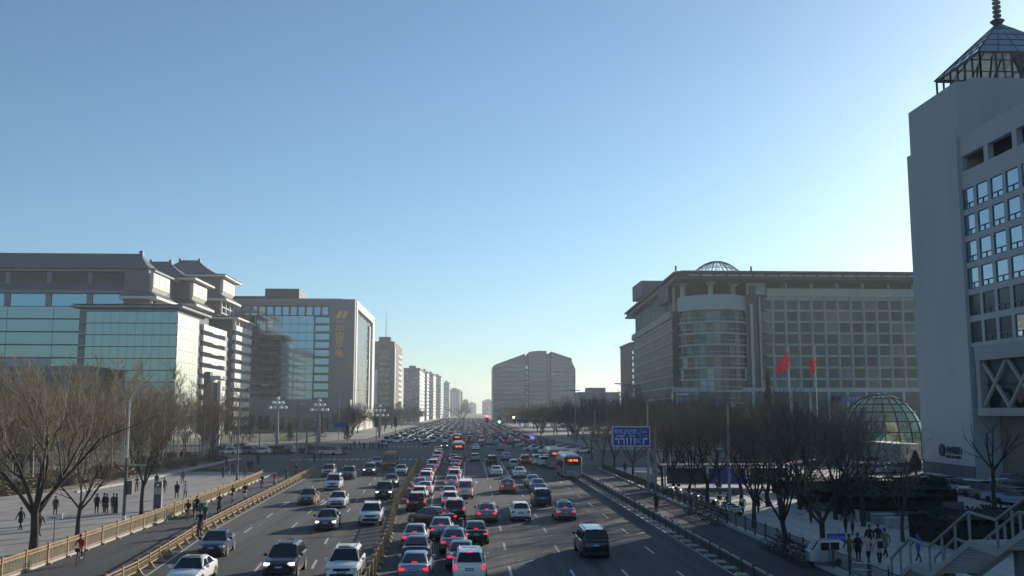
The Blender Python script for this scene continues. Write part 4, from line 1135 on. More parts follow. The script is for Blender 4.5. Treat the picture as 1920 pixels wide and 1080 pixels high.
def car_at(kind, paint, px, py, side, label, yaw=None, group=None, **k):
    """(px, py): where the nearest bottom edge of the car meets the road in the photograph"""
    q = G(px, py); L2 = SPEC[kind]['L'] / 2 if kind in SPEC else 0
    rz = yaw if yaw is not None else yaw_of(q, side)
    loc = Vector((q.x + L2 * q.x / q.y * .0, q.y + L2, 0))
    return make_car(kind, paint, loc, rz, label, group, **k)
LG = 'cars driving towards the bridge on the left carriageway'
RG = 'cars driving away on the right carriageway'
Q1 = 'cars queueing next to the golden median fence'
Q2 = 'cars queueing in the second lane from the median fence'
oncoming = [
 ('sedan', 'paint_white', 335, 1110, 'white sedan nearest to the golden fence, cut by the bottom of the view, dark sunroof', dict(brake=False, sunroof=True)),
 ('sedan', 'paint_navy', 388, 1047, 'dark blue sedan beside the golden bicycle lane fence', dict(brake=False)),
 ('suv', 'paint_black', 520, 1088, 'glossy black low crossover with white lit lamps, middle of the left carriageway', dict(brake=False, lit=True, sunroof=True, rails=False)),
 ('suv', 'paint_white', 638, 1098, 'white car with a black glass roof, nearest on the left carriageway lane by the median', dict(brake=False, sunroof=True)),
 ('sedan', 'paint_grey', 606, 996, 'dark grey sedan with lit lamps casting a long shadow to the left', dict(brake=False, lit=True)),
 ('suv', 'paint_white', 691, 987, 'white SUV with a black grille just left of the median fence', dict(brake=False)),
 ('sedan', 'paint_white', 628, 954, 'white sedan following the dark grey sedan with lit lamps', dict(brake=False)),
 ('sedan', 'paint_brown', 571, 948, 'gold and brown taxi coming alone in the outer left lane', dict(brake=False, lower=True, cat='taxi', name='taxi')),
 ('mpv', 'paint_black', 717, 938, 'black people carrier close to the median fence', dict(brake=False, lit=True)),
 ('mpv', 'paint_white', 621, 920, 'white people carrier behind the white sedan in the outer lanes', dict(brake=False)),
 ('suv', 'paint_brown', 650, 900, 'dark brown SUV with roof rails beside the white people carrier', dict(brake=False)),
 ('suv', 'paint_silver', 612, 895, 'silver grey car at the end of the golden bicycle lane fence', dict(brake=False, rails=False)),
 ('sedan', 'paint_grey', 731, 914, 'dark sedan half hidden behind the black people carrier', dict(brake=False, lit=True)),
 ('suv', 'paint_grey', 690, 892, 'dark SUV with small white lamps in front of the orange truck', dict(brake=False, lit=True)),
 ('sedan', 'paint_white', 750, 892, 'white sedan next to the orange truck by the median', dict(brake=False)),
 ('sedan', 'paint_silver', 704, 875, 'grey car beside the orange truck on its left', dict(brake=False)),
]
for kind, paint, px, py, lab, k in oncoming: car_at(kind, paint, px, py, 'L', lab, group=LG, **k)
away = [
 ('sedan', 'paint_taxi_upper', 913, 981, 'gold and blue taxi with a roof sign, left of the white hatchback', dict(lower=True, cat='taxi', name='taxi')),
 ('hatch', 'paint_white', 977, 978, 'white hatchback with a blue plate between the two nearest taxis', dict(brake=False)),
 ('sedan', 'paint_taxi_upper', 1062, 977, 'gold and blue taxi driving alone in the right lanes', dict(lower=True, cat='taxi', name='taxi')),
 ('mpv', 'paint_black', 1118, 1048, 'large black people carrier in the shade, nearest on the right carriageway', dict(brake=False)),
 ('suv', 'paint_navy', 1018, 951, 'dark blue SUV with a pale roof behind the white hatchback', dict(brake=False, rails=False)),
 ('sedan', 'paint_blue', 1010, 924, 'blue grey sedan close in front of the dark blue SUV', dict(brake=False)),
 ('sedan', 'paint_silver', 1000, 915, 'silver sedan beside and ahead of the blue grey sedan', dict(brake=False)),
 ('sedan', 'paint_brown', 953, 925, 'brown and gold taxi ahead of the white hatchback', dict(lower=True, cat='taxi', name='taxi')),
 ('sedan', 'paint_white', 975, 897, 'clean white sedan, right one of a pair near the solid lane lines', dict(brake=False)),
 ('sedan', 'paint_white', 931, 894, 'clean white sedan, left one of a pair near the solid lane lines', dict(brake=False)),
 ('suv', 'paint_black', 923, 873, 'black SUV with a white roof edge at the stop line', dict(brake=False)),
 ('hatch', 'paint_silver', 891, 866, 'dull silver car alone on the left of the black SUV at the stop line', dict(brake=False)),
 ('suv', 'paint_grey', 985, 872, 'dark SUV with two bright red lamps beside the buses', dict()),
 ('hatch', 'paint_silver', 964, 880, 'grey hatchback left behind the SUV with bright red lamps', dict(brake=False)),
 ('sedan', 'paint_blue', 950, 864, 'pale blue car before the crossing, left of the SUV with red lamps', dict(brake=False)),
 ('sedan', 'paint_white', 892, 845, 'white sedan crossing the junction in front of the far cars', dict(brake=False)),
 ('sedan', 'paint_blue', 938, 845, 'blue grey sedan crossing the junction on the right', dict(brake=False)),
 ('hatch', 'paint_grey', 901, 838, 'dark hatchback half behind the white sedan on the junction', dict(brake=False)),
 ('sedan', 'paint_silver', 918, 834, 'silver sedan in the middle of the junction', dict(brake=False)),
 ('sedan', 'paint_grey', 957, 833, 'small dark car at the right edge of the junction', dict(brake=False)),
 ('sedan', 'paint_grey', 932, 836, 'dark grey car behind the blue grey sedan on the junction', dict(brake=False)),
 ('mpv', 'paint_white', 1008, 873, 'white people carrier to the left of the buses', dict(brake=False)),
 ('suv', 'paint_white', 1020, 876, 'white SUV squeezed against the front bus', dict(brake=False)),
]
for kind, paint, px, py, lab, k in away: car_at(kind, paint, px, py, 'R', lab, group=RG, **k)
# queue beside the median : nearest first
q1 = [('sedan', 'paint_blue', 775, 1096, 'pale blue', {}), ('sedan', 'paint_navy', 779, 1058, 'dark blue', dict(brake=False)), ('sedan', 'paint_silver', 776, 1030, 'dusty silver grey', {}),
      ('suv', 'paint_black', 780, 960, 'dark', {}), ('hatch', 'paint_white', 785, 941, 'white', {}), ('sedan', 'paint_white', 796, 930, 'white', {}), ('sedan', 'paint_blue', 786, 922, 'pale', {}),
      ('suv', 'paint_white', 797, 910, 'white', {}), ('sedan', 'paint_white', 800, 900, 'white', {}), ('sedan', 'paint_red', 806, 892, 'red', {}), ('mpv', 'paint_white', 811, 884, 'white', {}),
      ('sedan', 'paint_silver', 815, 877, 'silver', {}), ('sedan', 'paint_white', 817, 870, 'white', {}), ('suv', 'paint_white', 820, 863, 'white', {}), ('sedan', 'paint_silver', 823, 856, 'silver', {}), ('sedan', 'paint_white', 822, 850, 'white', {})]
for i, (kd, pt, px, py, c, k) in enumerate(q1):
    body = {'sedan': 'sedan', 'suv': 'SUV', 'hatch': 'hatchback', 'mpv': 'people carrier'}[kd]
    car_at(kd, pt, px, py, 'R', f'{c} {body}, {ORD[i]} from the bridge in the queue along the golden median fence', group=Q1, **k)
car_at('sedan', 'paint_black', 806, 990, 'R', 'black sedan standing askew, pushing between the two queues', yaw=R(38), group=Q1)
q2 = [('suv', 'paint_white', 880, 1098, 'silver white', dict(sunroof=True)), ('sedan', 'paint_grey', 864, 1070, 'grey', {}), ('sedan', 'paint_taxi_upper', 850, 1040, 'gold and blue', dict(lower=True, cat='taxi', name='taxi')),
      ('sedan', 'paint_silver', 826, 1014, 'silver', {}), ('suv', 'paint_black', 852, 976, 'white edged black', {}), ('hatch', 'paint_white', 843, 953, 'white', {}),
      ('sedan', 'paint_white', 842, 941, 'white', {}), ('sedan', 'paint_silver', 846, 917, 'silver', {}), ('suv', 'paint_white', 851, 906, 'white', {}), ('sedan', 'paint_white', 853, 897, 'white', {}),
      ('sedan', 'paint_navy', 851, 888, 'dark blue', {}), ('sedan', 'paint_silver', 854, 880, 'silver', {}), ('hatch', 'paint_red', 857, 873, 'dark red', {}), ('sedan', 'paint_silver', 850, 868, 'silver', {})]
for i, (kd, pt, px, py, c, k) in enumerate(q2):
    body = {'sedan': 'sedan', 'suv': 'SUV', 'hatch': 'hatchback', 'mpv': 'people carrier'}[kd]
    if 'cat' in k: body = 'taxi'
    car_at(kd, pt, px, py, 'R', f'{c} {body}, {ORD[i]} from the bridge in the queue right of the middle', group=Q2, **k)
car_at('sedan', 'paint_black', 891, 1023, 'R', 'black sedan with red brake lamps, just right of the second queue', yaw=R(2), group=RG)
car_at('van', 'paint_white', 872, 936, 'R', 'white box van with a grey tailgate at the right side of the second queue', group=RG)
# cars on the crossing coming the other way and turning
for kd, pt, px, py, lab in (('suv', 'paint_blue', 717, 838, 'pale blue SUV waiting at the far left corner of the crossing'), ('sedan', 'paint_blue', 796, 834, 'pale blue sedan driving onto the crossing'),
      ('sedan', 'paint_black', 782, 827, 'black car with two lit lamps beyond the crossing'), ('sedan', 'paint_white', 808, 828, 'white car behind the pale blue sedan beyond the crossing'), ('sedan', 'paint_white', 735, 830, 'white car behind the pale blue SUV at the far left corner'),
      ('suv', 'paint_grey', 833, 842, 'dark SUV with one bright lamp turning beside the bus'), ('sedan', 'paint_black', 822, 813, 'far black car with lit lamps in the oncoming lanes')):
    car_at(kd, pt, px, py, 'L', lab, yaw=math.pi, group=LG, brake=False, lit='lamp' in lab)

# simplified cars for where only a few pixels are seen
def simple_car(kind):
    p = SPEC[kind]; L2 = p['L'] / 2; w = p['w']; m = MB()
    m.hexa([(-w, -L2, .3), (w, -L2, .3), (w, L2, .3), (-w, L2, .3)], [(-w * .95, -L2 + .05, p['deck']), (w * .95, -L2 + .05, p['deck']), (w * .92, L2 - .1, p['hood'] - .12), (-w * .92, L2 - .1, p['hood'] - .12)], 0)
    zb = .94
    m.hexa([(-p['bw'], p['rwb'], zb), (p['bw'], p['rwb'], zb), (p['bw'], p['wsb'], zb), (-p['bw'], p['wsb'], zb)], [(-p['rw'], p['rr'], p['H'] - .06), (p['rw'], p['rr'], p['H'] - .06), (p['rw'], p['rf'], p['H'] - .06), (-p['rw'], p['rf'], p['H'] - .06)], 1)
    m.box(-p['rw'], p['rw'], p['rr'], p['rf'], p['H'] - .059, p['H'], 0)
    for sx in (-1, 1):
        for wy in (p['wb'], -p['wb']): m.tube((sx * (w - .2), wy, .33), (sx * (w + .01), wy, .33), .33, None, 8, 2)
        m.box(min(sx * .5, sx * .78), max(sx * .5, sx * .78), L2 - .15, L2 + .01, .6, .74, 3)
        m.box(min(sx * .5, sx * .78), max(sx * .5, sx * .78), -L2 - .01, -L2 + .1, .74, .9, 4)
    m.box(-w * .9, w * .9, -L2 + .1, L2 - .1, .15, .299, 2)
    return m.mesh('far_car', ['paint_white', 'car_glass', 'tyre', 'lamp_clear', 'tail_dark'])
SIMPLE = {k: simple_car(k) for k in ('sedan', 'suv', 'mpv')}
def far_car(kind, paint, x, y, rz, label, group, lamp=None, tail=None, z=0):
    o = link('car', SIMPLE[kind], None, (x, y, z), rz); tag(o, label, 'car', group)
    o.material_slots[0].link = 'OBJECT'; o.material_slots[0].material = mt[paint]
    if lamp: o.material_slots[3].link = 'OBJECT'; o.material_slots[3].material = mt['lamp_lit']
    if tail: o.material_slots[4].link = 'OBJECT'; o.material_slots[4].material = mt['tail_lit']
    return o
crng = random.Random(5)
pal = ['paint_white'] * 4 + ['paint_silver'] * 3 + ['paint_grey', 'paint_black', 'paint_navy', 'paint_blue', 'paint_brown']
cname = dict(paint_white='white', paint_silver='silver', paint_grey='dark grey', paint_black='black', paint_navy='dark blue', paint_blue='pale blue', paint_brown='brown', paint_red='red')
spots_ = []
for lane, (x0, d) in enumerate([(-24, -1), (-20.5, -1), (-17, -1), (-13.5, -1), (-10, -1), (-6.5, -1), (-3, 1), (.5, 1), (4, 1), (7.5, 1), (11, 1), (14.5, 1), (18, 1)]):
    y = 278 + crng.random() * 14
    while y < 1050:
        spots_.append((y, x0 + crng.uniform(-.4, .4), d))
        y += crng.uniform(7.0, 12) * (1.6 if d < 0 and y < 330 else 1.0) * (1.0 if y < 600 else 1.5)
spots_.sort()
dname = {-2: 'far left lane', -1: 'left lanes', 0: 'middle lanes', 1: 'right lanes', 2: 'outermost right lane'}
for i, (y, x, d) in enumerate(spots_[:140]):
    pt = crng.choice(pal); kd = crng.choice(['sedan', 'sedan', 'suv', 'mpv'])
    band = ['closest row', 'second row', 'third row', 'fourth row', 'fifth row', 'sixth row', 'rows further back'][min(6, int((y - 278) / 14))]
    ln = 'outer left lanes' if x < -15 else 'inner left lanes' if x < -5 else 'middle lanes' if x < 5 else 'inner right lanes' if x < 12 else 'outer right lanes'
    far_car(kd, pt, x, y, 0 if d > 0 else math.pi, f'{cname[pt]} car in the dense traffic beyond the crossing, {band}, {ln}', 'cars packed on the avenue beyond the crossing', lamp=(d < 0 and crng.random() < .15), tail=(d > 0 and crng.random() < .3))
fm = MB(); fmats = ['paint_white', 'car_glass', 'tyre', 'lamp_lit', 'tail_lit', 'paint_grey']
for y, x, d in spots_[140:]:
    h = crng.choice([1.35, 1.5, 1.8]); c = 0 if crng.random() < .65 else 5
    l = 2.25
    fm.box(x - .88, x + .88, y - l, y + l, .25, .95, c)
    fm.hexa([(x - .8, y - 1.7, .951), (x + .8, y - 1.7, .951), (x + .8, y + 1.3, .951), (x - .8, y + 1.3, .951)], [(x - .62, y - 1.0, h), (x + .62, y - 1.0, h), (x + .62, y + .6, h), (x - .62, y + .6, h)], 1)
    fm.box(x - .62, x + .62, y - 1.0, y + .6, h + .002, h + .05, c)
    fm.box(x - .8, x + .8, y - l + .1, y + l - .1, .0, .249, 2)
    if crng.random() < .3:
        for sx in (-.7, .45): fm.box(x + sx, x + sx + .25, y - l - .02, y - l + .02, .7, .85, 3 if d < 0 else 4)
tag(fm.build('far_traffic', fmats), 'distant mass of cars shrinking to dots at the end of the avenue', None, None, 'stuff')
# car parks
GP = 'cars parked in the lot left of the crossing'
k = 0
for px, py in [(408, 850), (418, 843), (432, 851), (447, 844), (462, 850), (478, 848), (492, 850), (508, 847), (522, 850), (536, 849), (548, 846), (582, 849), (594, 851), (606, 849), (619, 852), (632, 851)]:
    p = G(px, py + 1); pt = crng.choice(['paint_white', 'paint_white', 'paint_silver', 'paint_grey', 'paint_blue', 'paint_black'])
    far_car(crng.choice(['sedan', 'suv', 'mpv']), pt, p.x, p.y, R(70 + crng.uniform(-8, 8)), f'{cname[pt]} parked car, {ORD[k]} from the left in the lot beyond the left pavement', GP, z=0)
    k += 1
GP2 = 'cars parked beside the bank tower'
k = 0
for px, py in [(1625, 878), (1648, 868), (1668, 872), (1612, 892), (1638, 890), (1660, 888), (1683, 890), (1700, 882), (1722, 918), (1742, 916), (1760, 920), (1780, 923), (1800, 927), (1822, 931), (1842, 935), (1866, 941), (1888, 946), (1908, 950), (1893, 912), (1912, 916)]:
    p = G(px, py); pt = crng.choice(['paint_white', 'paint_silver', 'paint_silver', 'paint_grey', 'paint_blue', 'paint_black'])
    far_car(crng.choice(['sedan', 'suv', 'sedan']), pt, p.x, p.y, R(20 + crng.uniform(-5, 5)) + (R(90) if px < 1710 else 0), f'{cname[pt]} parked car, {ORD[k]} counted from the dome along the tower car park', GP2, z=.12)
    k += 1
GP3 = 'cars stopped at the right side of the crossing'
for k, (px, py) in enumerate([(1000, 846), (1014, 848), (1030, 850), (1048, 845), (1066, 848), (985, 838), (1090, 850)]):
    p = G(px, py); pt = crng.choice(['paint_white', 'paint_silver', 'paint_grey'])
    far_car('sedan', pt, p.x, p.y, R(95 + k * 3), f'{cname[pt]} car standing across the side street, {ORD[k]} right of the junction', GP3)

# ---------------------------------------------------------------- buses and the truck
def bus(px, py, label, L=11.5):
    q = G(px, py); t = thing('bus', label, 'bus', (q.x, q.y + L / 2, 0)); y0, y1 = -L / 2, L / 2; w = 1.27
    m = MB(); prof = [(w * .94, .35), (w, .7), (w, 2.6), (w * .93, 2.95), (w * .7, 3.08)]
    ring = lambda y, s=1: [(x * s, y, z) for x, z in prof] + [(-x * s, y, z) for x, z in reversed(prof)]
    m.loft([ring(y0, .95), ring(y0 + .12), ring(y1 - .15), ring(y1, .93)]); m.build('body', 'bus_body', t, True, 30)
    MB().box(-w * .93, w * .93, y0 - .02, y0 + .05, 1.15, 1.75).build('rear_panel', 'bus_green', t)
    MB().box(-w * .88, w * .88, y0 - .03, y0 + .05, 1.78, 2.85).build('rear_window', 'car_glass', t)
    MB().box(-.75, .75, y0 - .06, y0 - .035, 2.32, 2.62).build('display_board', 'trim_black', t)
    me = text_mesh('display_text', '1 路 专线', .34, 'led_orange', .01); o = link('display_text', me, t, (0, y0 - .075, 2.36)); o.rotation_euler = (R(90), 0, 0)
    for sx in (-1, 1):
        MB().box(min(sx * .95, sx * 1.15), max(sx * .95, sx * 1.15), y0 - .04, y0 + .05, .75, 1.05).build('tail_light', 'tail_dark', t)
        for k in range(7):
            ya = y0 + .4 + k * (L - .8) / 7
            MB().box(sx * w - .02, sx * w + .02, ya, ya + (L - .8) / 7 - .12, 1.35, 2.45).build('side_window', 'car_glass', t)
        MB().box(sx * w - .015, sx * w + .015, y0 + .3, y1 - .3, .95, 1.28).build('side_band', 'bus_red', t)
        for yy in (y0 + 2.6, y1 - 2.4):
            o = MB().tube((sx * (w - .28), yy, .5), (sx * (w + .02), yy, .5), .5, None, 16).build('wheel', 'tyre', t)
            MB().tube((sx * (w - .1), yy, .5), (sx * (w + .03), yy, .5), .25, None, 10).build('rim', 'rim', o)
        MB().tube((sx * w, y1 - .1, 2.5), (sx * (w + .35), y1 + .2, 2.3), .04).build('mirror', 'trim_black', t)
    for k, (ya, yb) in enumerate(((y0 + .8, y0 + 2.4), (y0 + 3.3, y0 + 5.6), (y0 + 6.8, y0 + 8.2), (y0 + 9, y0 + 10.4))):
        MB().hexa([(-.95, ya, 3.06), (.95, ya, 3.06), (.95, yb, 3.06), (-.95, yb, 3.06)], [(-.8, ya + .2, 3.3), (.8, ya + .2, 3.3), (.8, yb - .2, 3.3), (-.8, yb - .2, 3.3)]).build('roof_unit', 'paint_white', t)
    MB().box(-w * .9, w * .9, y0 - .05, y0 + .1, .38, .72).build('bumper', 'bus_body', t)
    MB().box(-.22, .22, y0 - .07, y0 - .052, .50, .64).build('number_plate', 'plate_blue', t)
    return t
bus(1074, 898, 'grey green city bus with an orange display, at the end of the right guard rail')
bus(1043, 880, 'city bus standing ahead of the bus with the orange display')
bus(859, 862, 'dark city bus in the second queue just before the crossing')
bus(857, 838, 'city bus halfway over the crossing ahead of the queueing bus')
q = G(729, 882); t = thing('truck', 'orange flatbed truck loaded with crates, coming over the crossing', 'truck', (q.x, q.y + 3, 0), math.pi)
MB().hexa([(-1.1, 1.2, .55), (1.1, 1.2, .55), (1.1, 3, .55), (-1.1, 3, .55)], [(-1.05, 1.2, 2.5), (1.05, 1.2, 2.5), (1.0, 2.75, 2.5), (-1.0, 2.75, 2.5)]).build('cab', 'paint_orange', t)
MB().hexa([(-.95, 2.9, 1.5), (.95, 2.9, 1.5), (.95, 2.98, 1.5), (-.95, 2.98, 1.5)], [(-.9, 2.77, 2.35), (.9, 2.77, 2.35), (.9, 2.84, 2.35), (-.9, 2.84, 2.35)]).build('windscreen', 'car_glass', t)
MB().box(-1.15, 1.15, -3.6, 1.1, .9, 1.1).build('flatbed', 'trim_black', t)
MB().box(-1.0, 1.0, -3.4, .9, 1.1, 2.7).build('load', 'paint_orange', t)
MB().box(-.9, .9, 2.98, 3.06, .55, .95).build('bumper', 'trim_black', t)
for sx in (-1, 1):
    MB().box(min(sx * .6, sx * .95), max(sx * .6, sx * .95), 2.98, 3.05, .98, 1.15).build('headlight', 'lamp_clear', t)
    MB().box(min(sx * 1.1, sx * 1.35), max(sx * 1.1, sx * 1.35), 2.6, 2.7, 1.7, 2.1).build('mirror', 'trim_black', t)
    for yy in (2.1, -2.4):
        o = MB().tube((sx * .85, yy, .45), (sx * 1.12, yy, .45), .45, None, 14).build('wheel', 'tyre', t)
    for k in range(3): MB().box(sx * 1.0 - .03, sx * 1.0 + .03, -3 + k * 1.6, -2.9 + k * 1.6, 1.1, 2.9).build('stake', 'trim_black', t)
MB().box(-.3, .3, 1.6, 2.0, 2.52, 2.7).build('beacon', 'paint_gold', t)
# ================================================================ FENCES
def along(pts, step):
    """points at equal steps along a polyline with heading"""
    out = []; carry = 0
    for (x0, y0), (x1, y1) in zip(pts, pts[1:]):
        L = math.hypot(x1 - x0, y1 - y0); s = carry
        while s < L:
            t = s / L; out.append((x0 + (x1 - x0) * t, y0 + (y1 - y0) * t, math.atan2(y1 - y0, x1 - x0))); s += step
        carry = s - L
    return out
# tall golden fence between pavement and bicycle lane (local x along the fence)
def tall_panel(L):
    m = MB()
    for z in (1.12, .92): m.box(.05, L - .05, -.025, .025, z, z + .06)
    m.box(.05, L - .05, -.025, .025, .22, .28)
    k = .14
    while k < L - .1:
        m.box(k - .018, k + .018, -.012, .012, .281, .919); 
        m.box(k - .03, k + .03, -.015, .015, .981, 1.119); k += .17
    return m.mesh('panel', ['fence_gold'])
def tall_post():
    m = MB().box(-.06, .06, -.06, .06, 0, 1.24); m.box(-.08, .08, -.08, .08, 1.241, 1.29); m.box(-.09, .09, -.25, .25, 0, .10)
    return m.mesh('post', ['fence_gold'])
frng_ = random.Random(2)
def run_fence(name, label, pts, step, pm, qm, z=0, foot=None):
    t = thing(name, label, 'fence', (pts[0][0], pts[0][1], z))
    o_ = Vector((pts[0][0], pts[0][1], 0)); P_ = along(pts, step)
    for i, (x, y, a) in enumerate(P_):
        ja = frng_.gauss(0, .012); jx = frng_.gauss(0, .015)
        link('post', qm, t, Vector((x + jx, y, 0)) - o_, a + ja)
        if i < len(P_) - 1:
            a2 = math.atan2(P_[i + 1][1] - y, P_[i + 1][0] - x); link('panel', pm, t, Vector((x, y, 0)) - o_, a2)
        if foot: link('foot', foot, t, Vector((x, y, 0)) - o_, a)
    return t
tp, tq = tall_panel(2.9), tall_post()
run_fence('tall_fence', 'tall golden railing between the left pavement and the bicycle lane', [(-25.35, 26), (-25.35, 80), (-26.6, 112), (-27.9, 136)], 2.9, tp, tq)
# low golden guard rail between bicycle lane and road
def low_panel(L, h=.78, mat='fence_gold', plate=True):
    m = MB(); m.box(.05, L - .05, -.035, .035, h - .05, h + .02); m.box(.05, L - .05, -.03, .03, .20, .26); m.box(.05, L - .05, -.02, .02, h - .22, h - .18)
    k = .16
    while k < L - .1: m.box(k - .02, k + .02, -.012, .012, .261, h - .221); k += .2
    return m.mesh('panel', [mat])
def low_post(h=.92, mat='fence_gold', foot_mat=None):
    m = MB().box(-.055, .055, -.055, .055, 0, h); m.hexa([(-.08, -.42, 0), (.08, -.42, 0), (.08, .42, 0), (-.08, .42, 0)], [(-.07, -.30, .09), (.07, -.30, .09), (.07, .30, .09), (-.07, .30, .09)])
    m.hexa([(-.04, -.3, .09), (.04, -.3, .09), (.04, -.05, .09), (-.04, -.05, .09)], [(-.03, -.09, .4), (.03, -.09, .4), (.03, -.05, .42), (-.03, -.05, .42)])
    return m.mesh('post', [mat])
lp, lq = low_panel(2.55), low_post()
run_fence('guard_rail', 'low golden rail with splayed feet between bicycle lane and left carriageway', [(lerp_table(INNER_T, y), y) for y in (26, 57, 76, 103, 152)], 2.55, lp, lq)
# median : bronze framed upright plates, bright golden caps
def median_panel(L):
    m = MB(); m.box(.06, L - .06, -.03, .03, .95, 1.0); m.box(.06, L - .06, -.03, .03, .18, .24)
    k = .2
    while k < L - .1: m.box(k - .03, k + .03, -.015, .015, .241, .949); k += .22
    return m.mesh('panel', ['fence_bronze'])
def median_post():
    m = MB().box(-.05, .05, -.13, .13, 0, 1.10); m.box(-.07, .07, -.16, .16, 1.101, 1.15); m.hexa([(-.12, -.30, 0), (.12, -.30, 0), (.12, .30, 0), (-.12, .30, 0)], [(-.09, -.2, .12), (.09, -.2, .12), (.09, .2, .12), (-.09, .2, .12)])
    return m.mesh('post', ['fence_gold'])
run_fence('median_fence', 'golden median fence of close upright plates between the two carriageways', [(lerp_table(MEDIAN_T, y), y) for y in (26, 54, 70, 91, 113, 167, 176)], 2.3, median_panel(2.3), median_post())
# right : grey guard rail with white rubber feet
def grey_panel(L):
    m = MB(); m.box(.06, L - .06, -.045, .045, .74, .86, 0); m.box(.06, L - .06, -.03, .03, .25, .31, 1); m.box(.06, L - .06, -.015, .015, .32, .735, 1)
    return m.mesh('panel', ['rail_grey', 'rail_dark'])
fq = MB().box(-.06, .06, -.06, .06, 0, .96).mesh('post', ['rail_dark'])
ft = MB().hexa([(-.16, -.5, 0), (.16, -.5, 0), (.16, .5, 0), (-.16, .5, 0)], [(-.08, -.35, .14), (.08, -.35, .14), (.08, .35, .14), (-.08, .35, .14)]).mesh('foot', ['rubber_foot'])
run_fence('guard_rail', 'grey guard rail on pale feet between right carriageway and bicycle lane', [(15.5, 34), (15.5, 138)], 2.35, grey_panel(2.35), fq, 0, ft)
def dark_fence_panel(L):
    m = MB(); m.box(.04, L - .04, -.02, .02, .98, 1.03, 0); m.box(.04, L - .04, -.02, .02, .2, .25, 0)
    k = .13
    while k < L - .08: m.box(k - .011, k + .011, -.011, .011, .251, .979, 0); k += .15
    return m.mesh('panel', ['rail_dark'])
dq = MB().box(-.05, .05, -.05, .05, 0, 1.12).mesh('post', ['rail_dark'])
run_fence('pavement_railing', 'thin dark railing along the kerb of the right pavement', [(21.25, 34), (21.25, 60), (20.9, 100), (20.6, 150)], 2.5, dark_fence_panel(2.5), dq, .12)

# ================================================================ TREES
def rot_about(v, axis, a): return Matrix.Rotation(a, 3, axis) @ v
def tree_meshes(seed, H=11.0, trunk=3.0, r0=.22, spread=38, n1=5, levels=4, up=.35, twigs=3, dens=1.0, lr=.62, bark='bark', twig='twig', tw_r=.011, crown_w=1.0):
    rg = random.Random(seed); wood = MB(); tw = MB()
    L0 = (H - trunk)
    def branch(p, d, L, r, lv):
        nseg = 3 if lv < 3 else 2
        pts = [p]; rad = [r]; dd = d.copy(); q = p
        for k in range(nseg):
            dd = (dd + Vector((rg.gauss(0, .13), rg.gauss(0, .13), rg.gauss(0, .08) + up * .22))).normalized()
            q = q + dd * L / nseg; pts.append(q); rad.append(r * (1 - (k + 1) / nseg * .55))
        (wood if lv <= 2 else tw).path(pts, rad, 6 if lv == 0 else (5 if lv == 1 else 4 if lv == 2 else 3), 0)
        if lv >= levels: return
        nb = n1 if lv == 0 else int(round((4 if lv == 1 else 5) * dens))
        for j in range(nb):
            t = .30 + .70 * (j + rg.random()) / nb if lv > 0 else .25 + .75 * (j + rg.random() * .6) / nb
            x = t * nseg; i = min(nseg - 1, int(x)); b = pts[i].lerp(pts[i + 1], x - i)
            ax = rot_about(d.orthogonal().normalized(), d, rg.uniform(0, 2 * math.pi))
            nd = rot_about((pts[i + 1] - pts[i]).normalized(), ax, R(rg.uniform(spread * .7, spread * 1.25)))
            nd.z += .12; nd.normalize()
            branch(b, nd, L * rg.uniform(lr * .8, lr * 1.15), max(rad[i] * .58, tw_r), lv + 1)
    # trunk
    base = [Vector((0, 0, -.1)), Vector((rg.gauss(0, .03), rg.gauss(0, .03), trunk * .5)), Vector((rg.gauss(0, .1), rg.gauss(0, .1), trunk))]
    wood.path(base, [r0 * 1.25, r0 * 1.0, r0 * .92], 8)
    top = base[-1]
    for j in range(n1):
        a = 2 * math.pi * (j + rg.uniform(-.25, .25)) / n1; el = R(rg.uniform(48, 72))
        d = Vector((math.cos(a) * math.cos(el) * crown_w, math.sin(a) * math.cos(el) * crown_w, math.sin(el))).normalized()
        branch(top - Vector((0, 0, rg.uniform(0, .5))), d, L0 * rg.uniform(.50, .68), r0 * .55, 1)
    return wood.mesh('trunk', [bark], True, 60), tw.mesh('crown', [twig])
def sapling_meshes(seed, H=10, bark='bark_pale', twig='twig'):
    rg = random.Random(seed); wood = MB(); tw = MB()
    pts = [Vector((0, 0, -.1))]; 
    for k in range(5): pts.append(Vector((pts[-1].x + rg.gauss(0, .10), pts[-1].y + rg.gauss(0, .10), H * (k + 1) / 5)))
    wood.path(pts, [.10, .085, .07, .055, .035, .012], 5)
    n = 34
    for j in range(n):
        t = .22 + .76 * j / n; x = t * 5; i = min(4, int(x)); b = pts[i].lerp(pts[i + 1], x - i)
        a = rg.uniform(0, 6.28); el = R(rg.uniform(35, 62)); d = Vector((math.cos(a) * math.cos(el), math.sin(a) * math.cos(el), math.sin(el)))
        L = H * .24 * (1.1 - t * .7) * rg.uniform(.7, 1.2)
        e = b + d * L; tw.path([b, b.lerp(e, .5) + Vector((0, 0, -.05)), e + Vector((0, 0, L * .12))], [.028, .02, .012], 3)
        for q in range(9):
            u = .2 + .75 * q / 9; c = b.lerp(e, u); a2 = rg.uniform(0, 6.28); d2 = (d + Vector((math.cos(a2), math.sin(a2), rg.uniform(-.1, .7))) * .8).normalized()
            tw.tube(c, c + d2 * L * .5 * rg.uniform(.6, 1.2), .016, .009, 3, 0, False)
    return wood.mesh('trunk', [bark], True, 60), tw.mesh('crown', [twig])
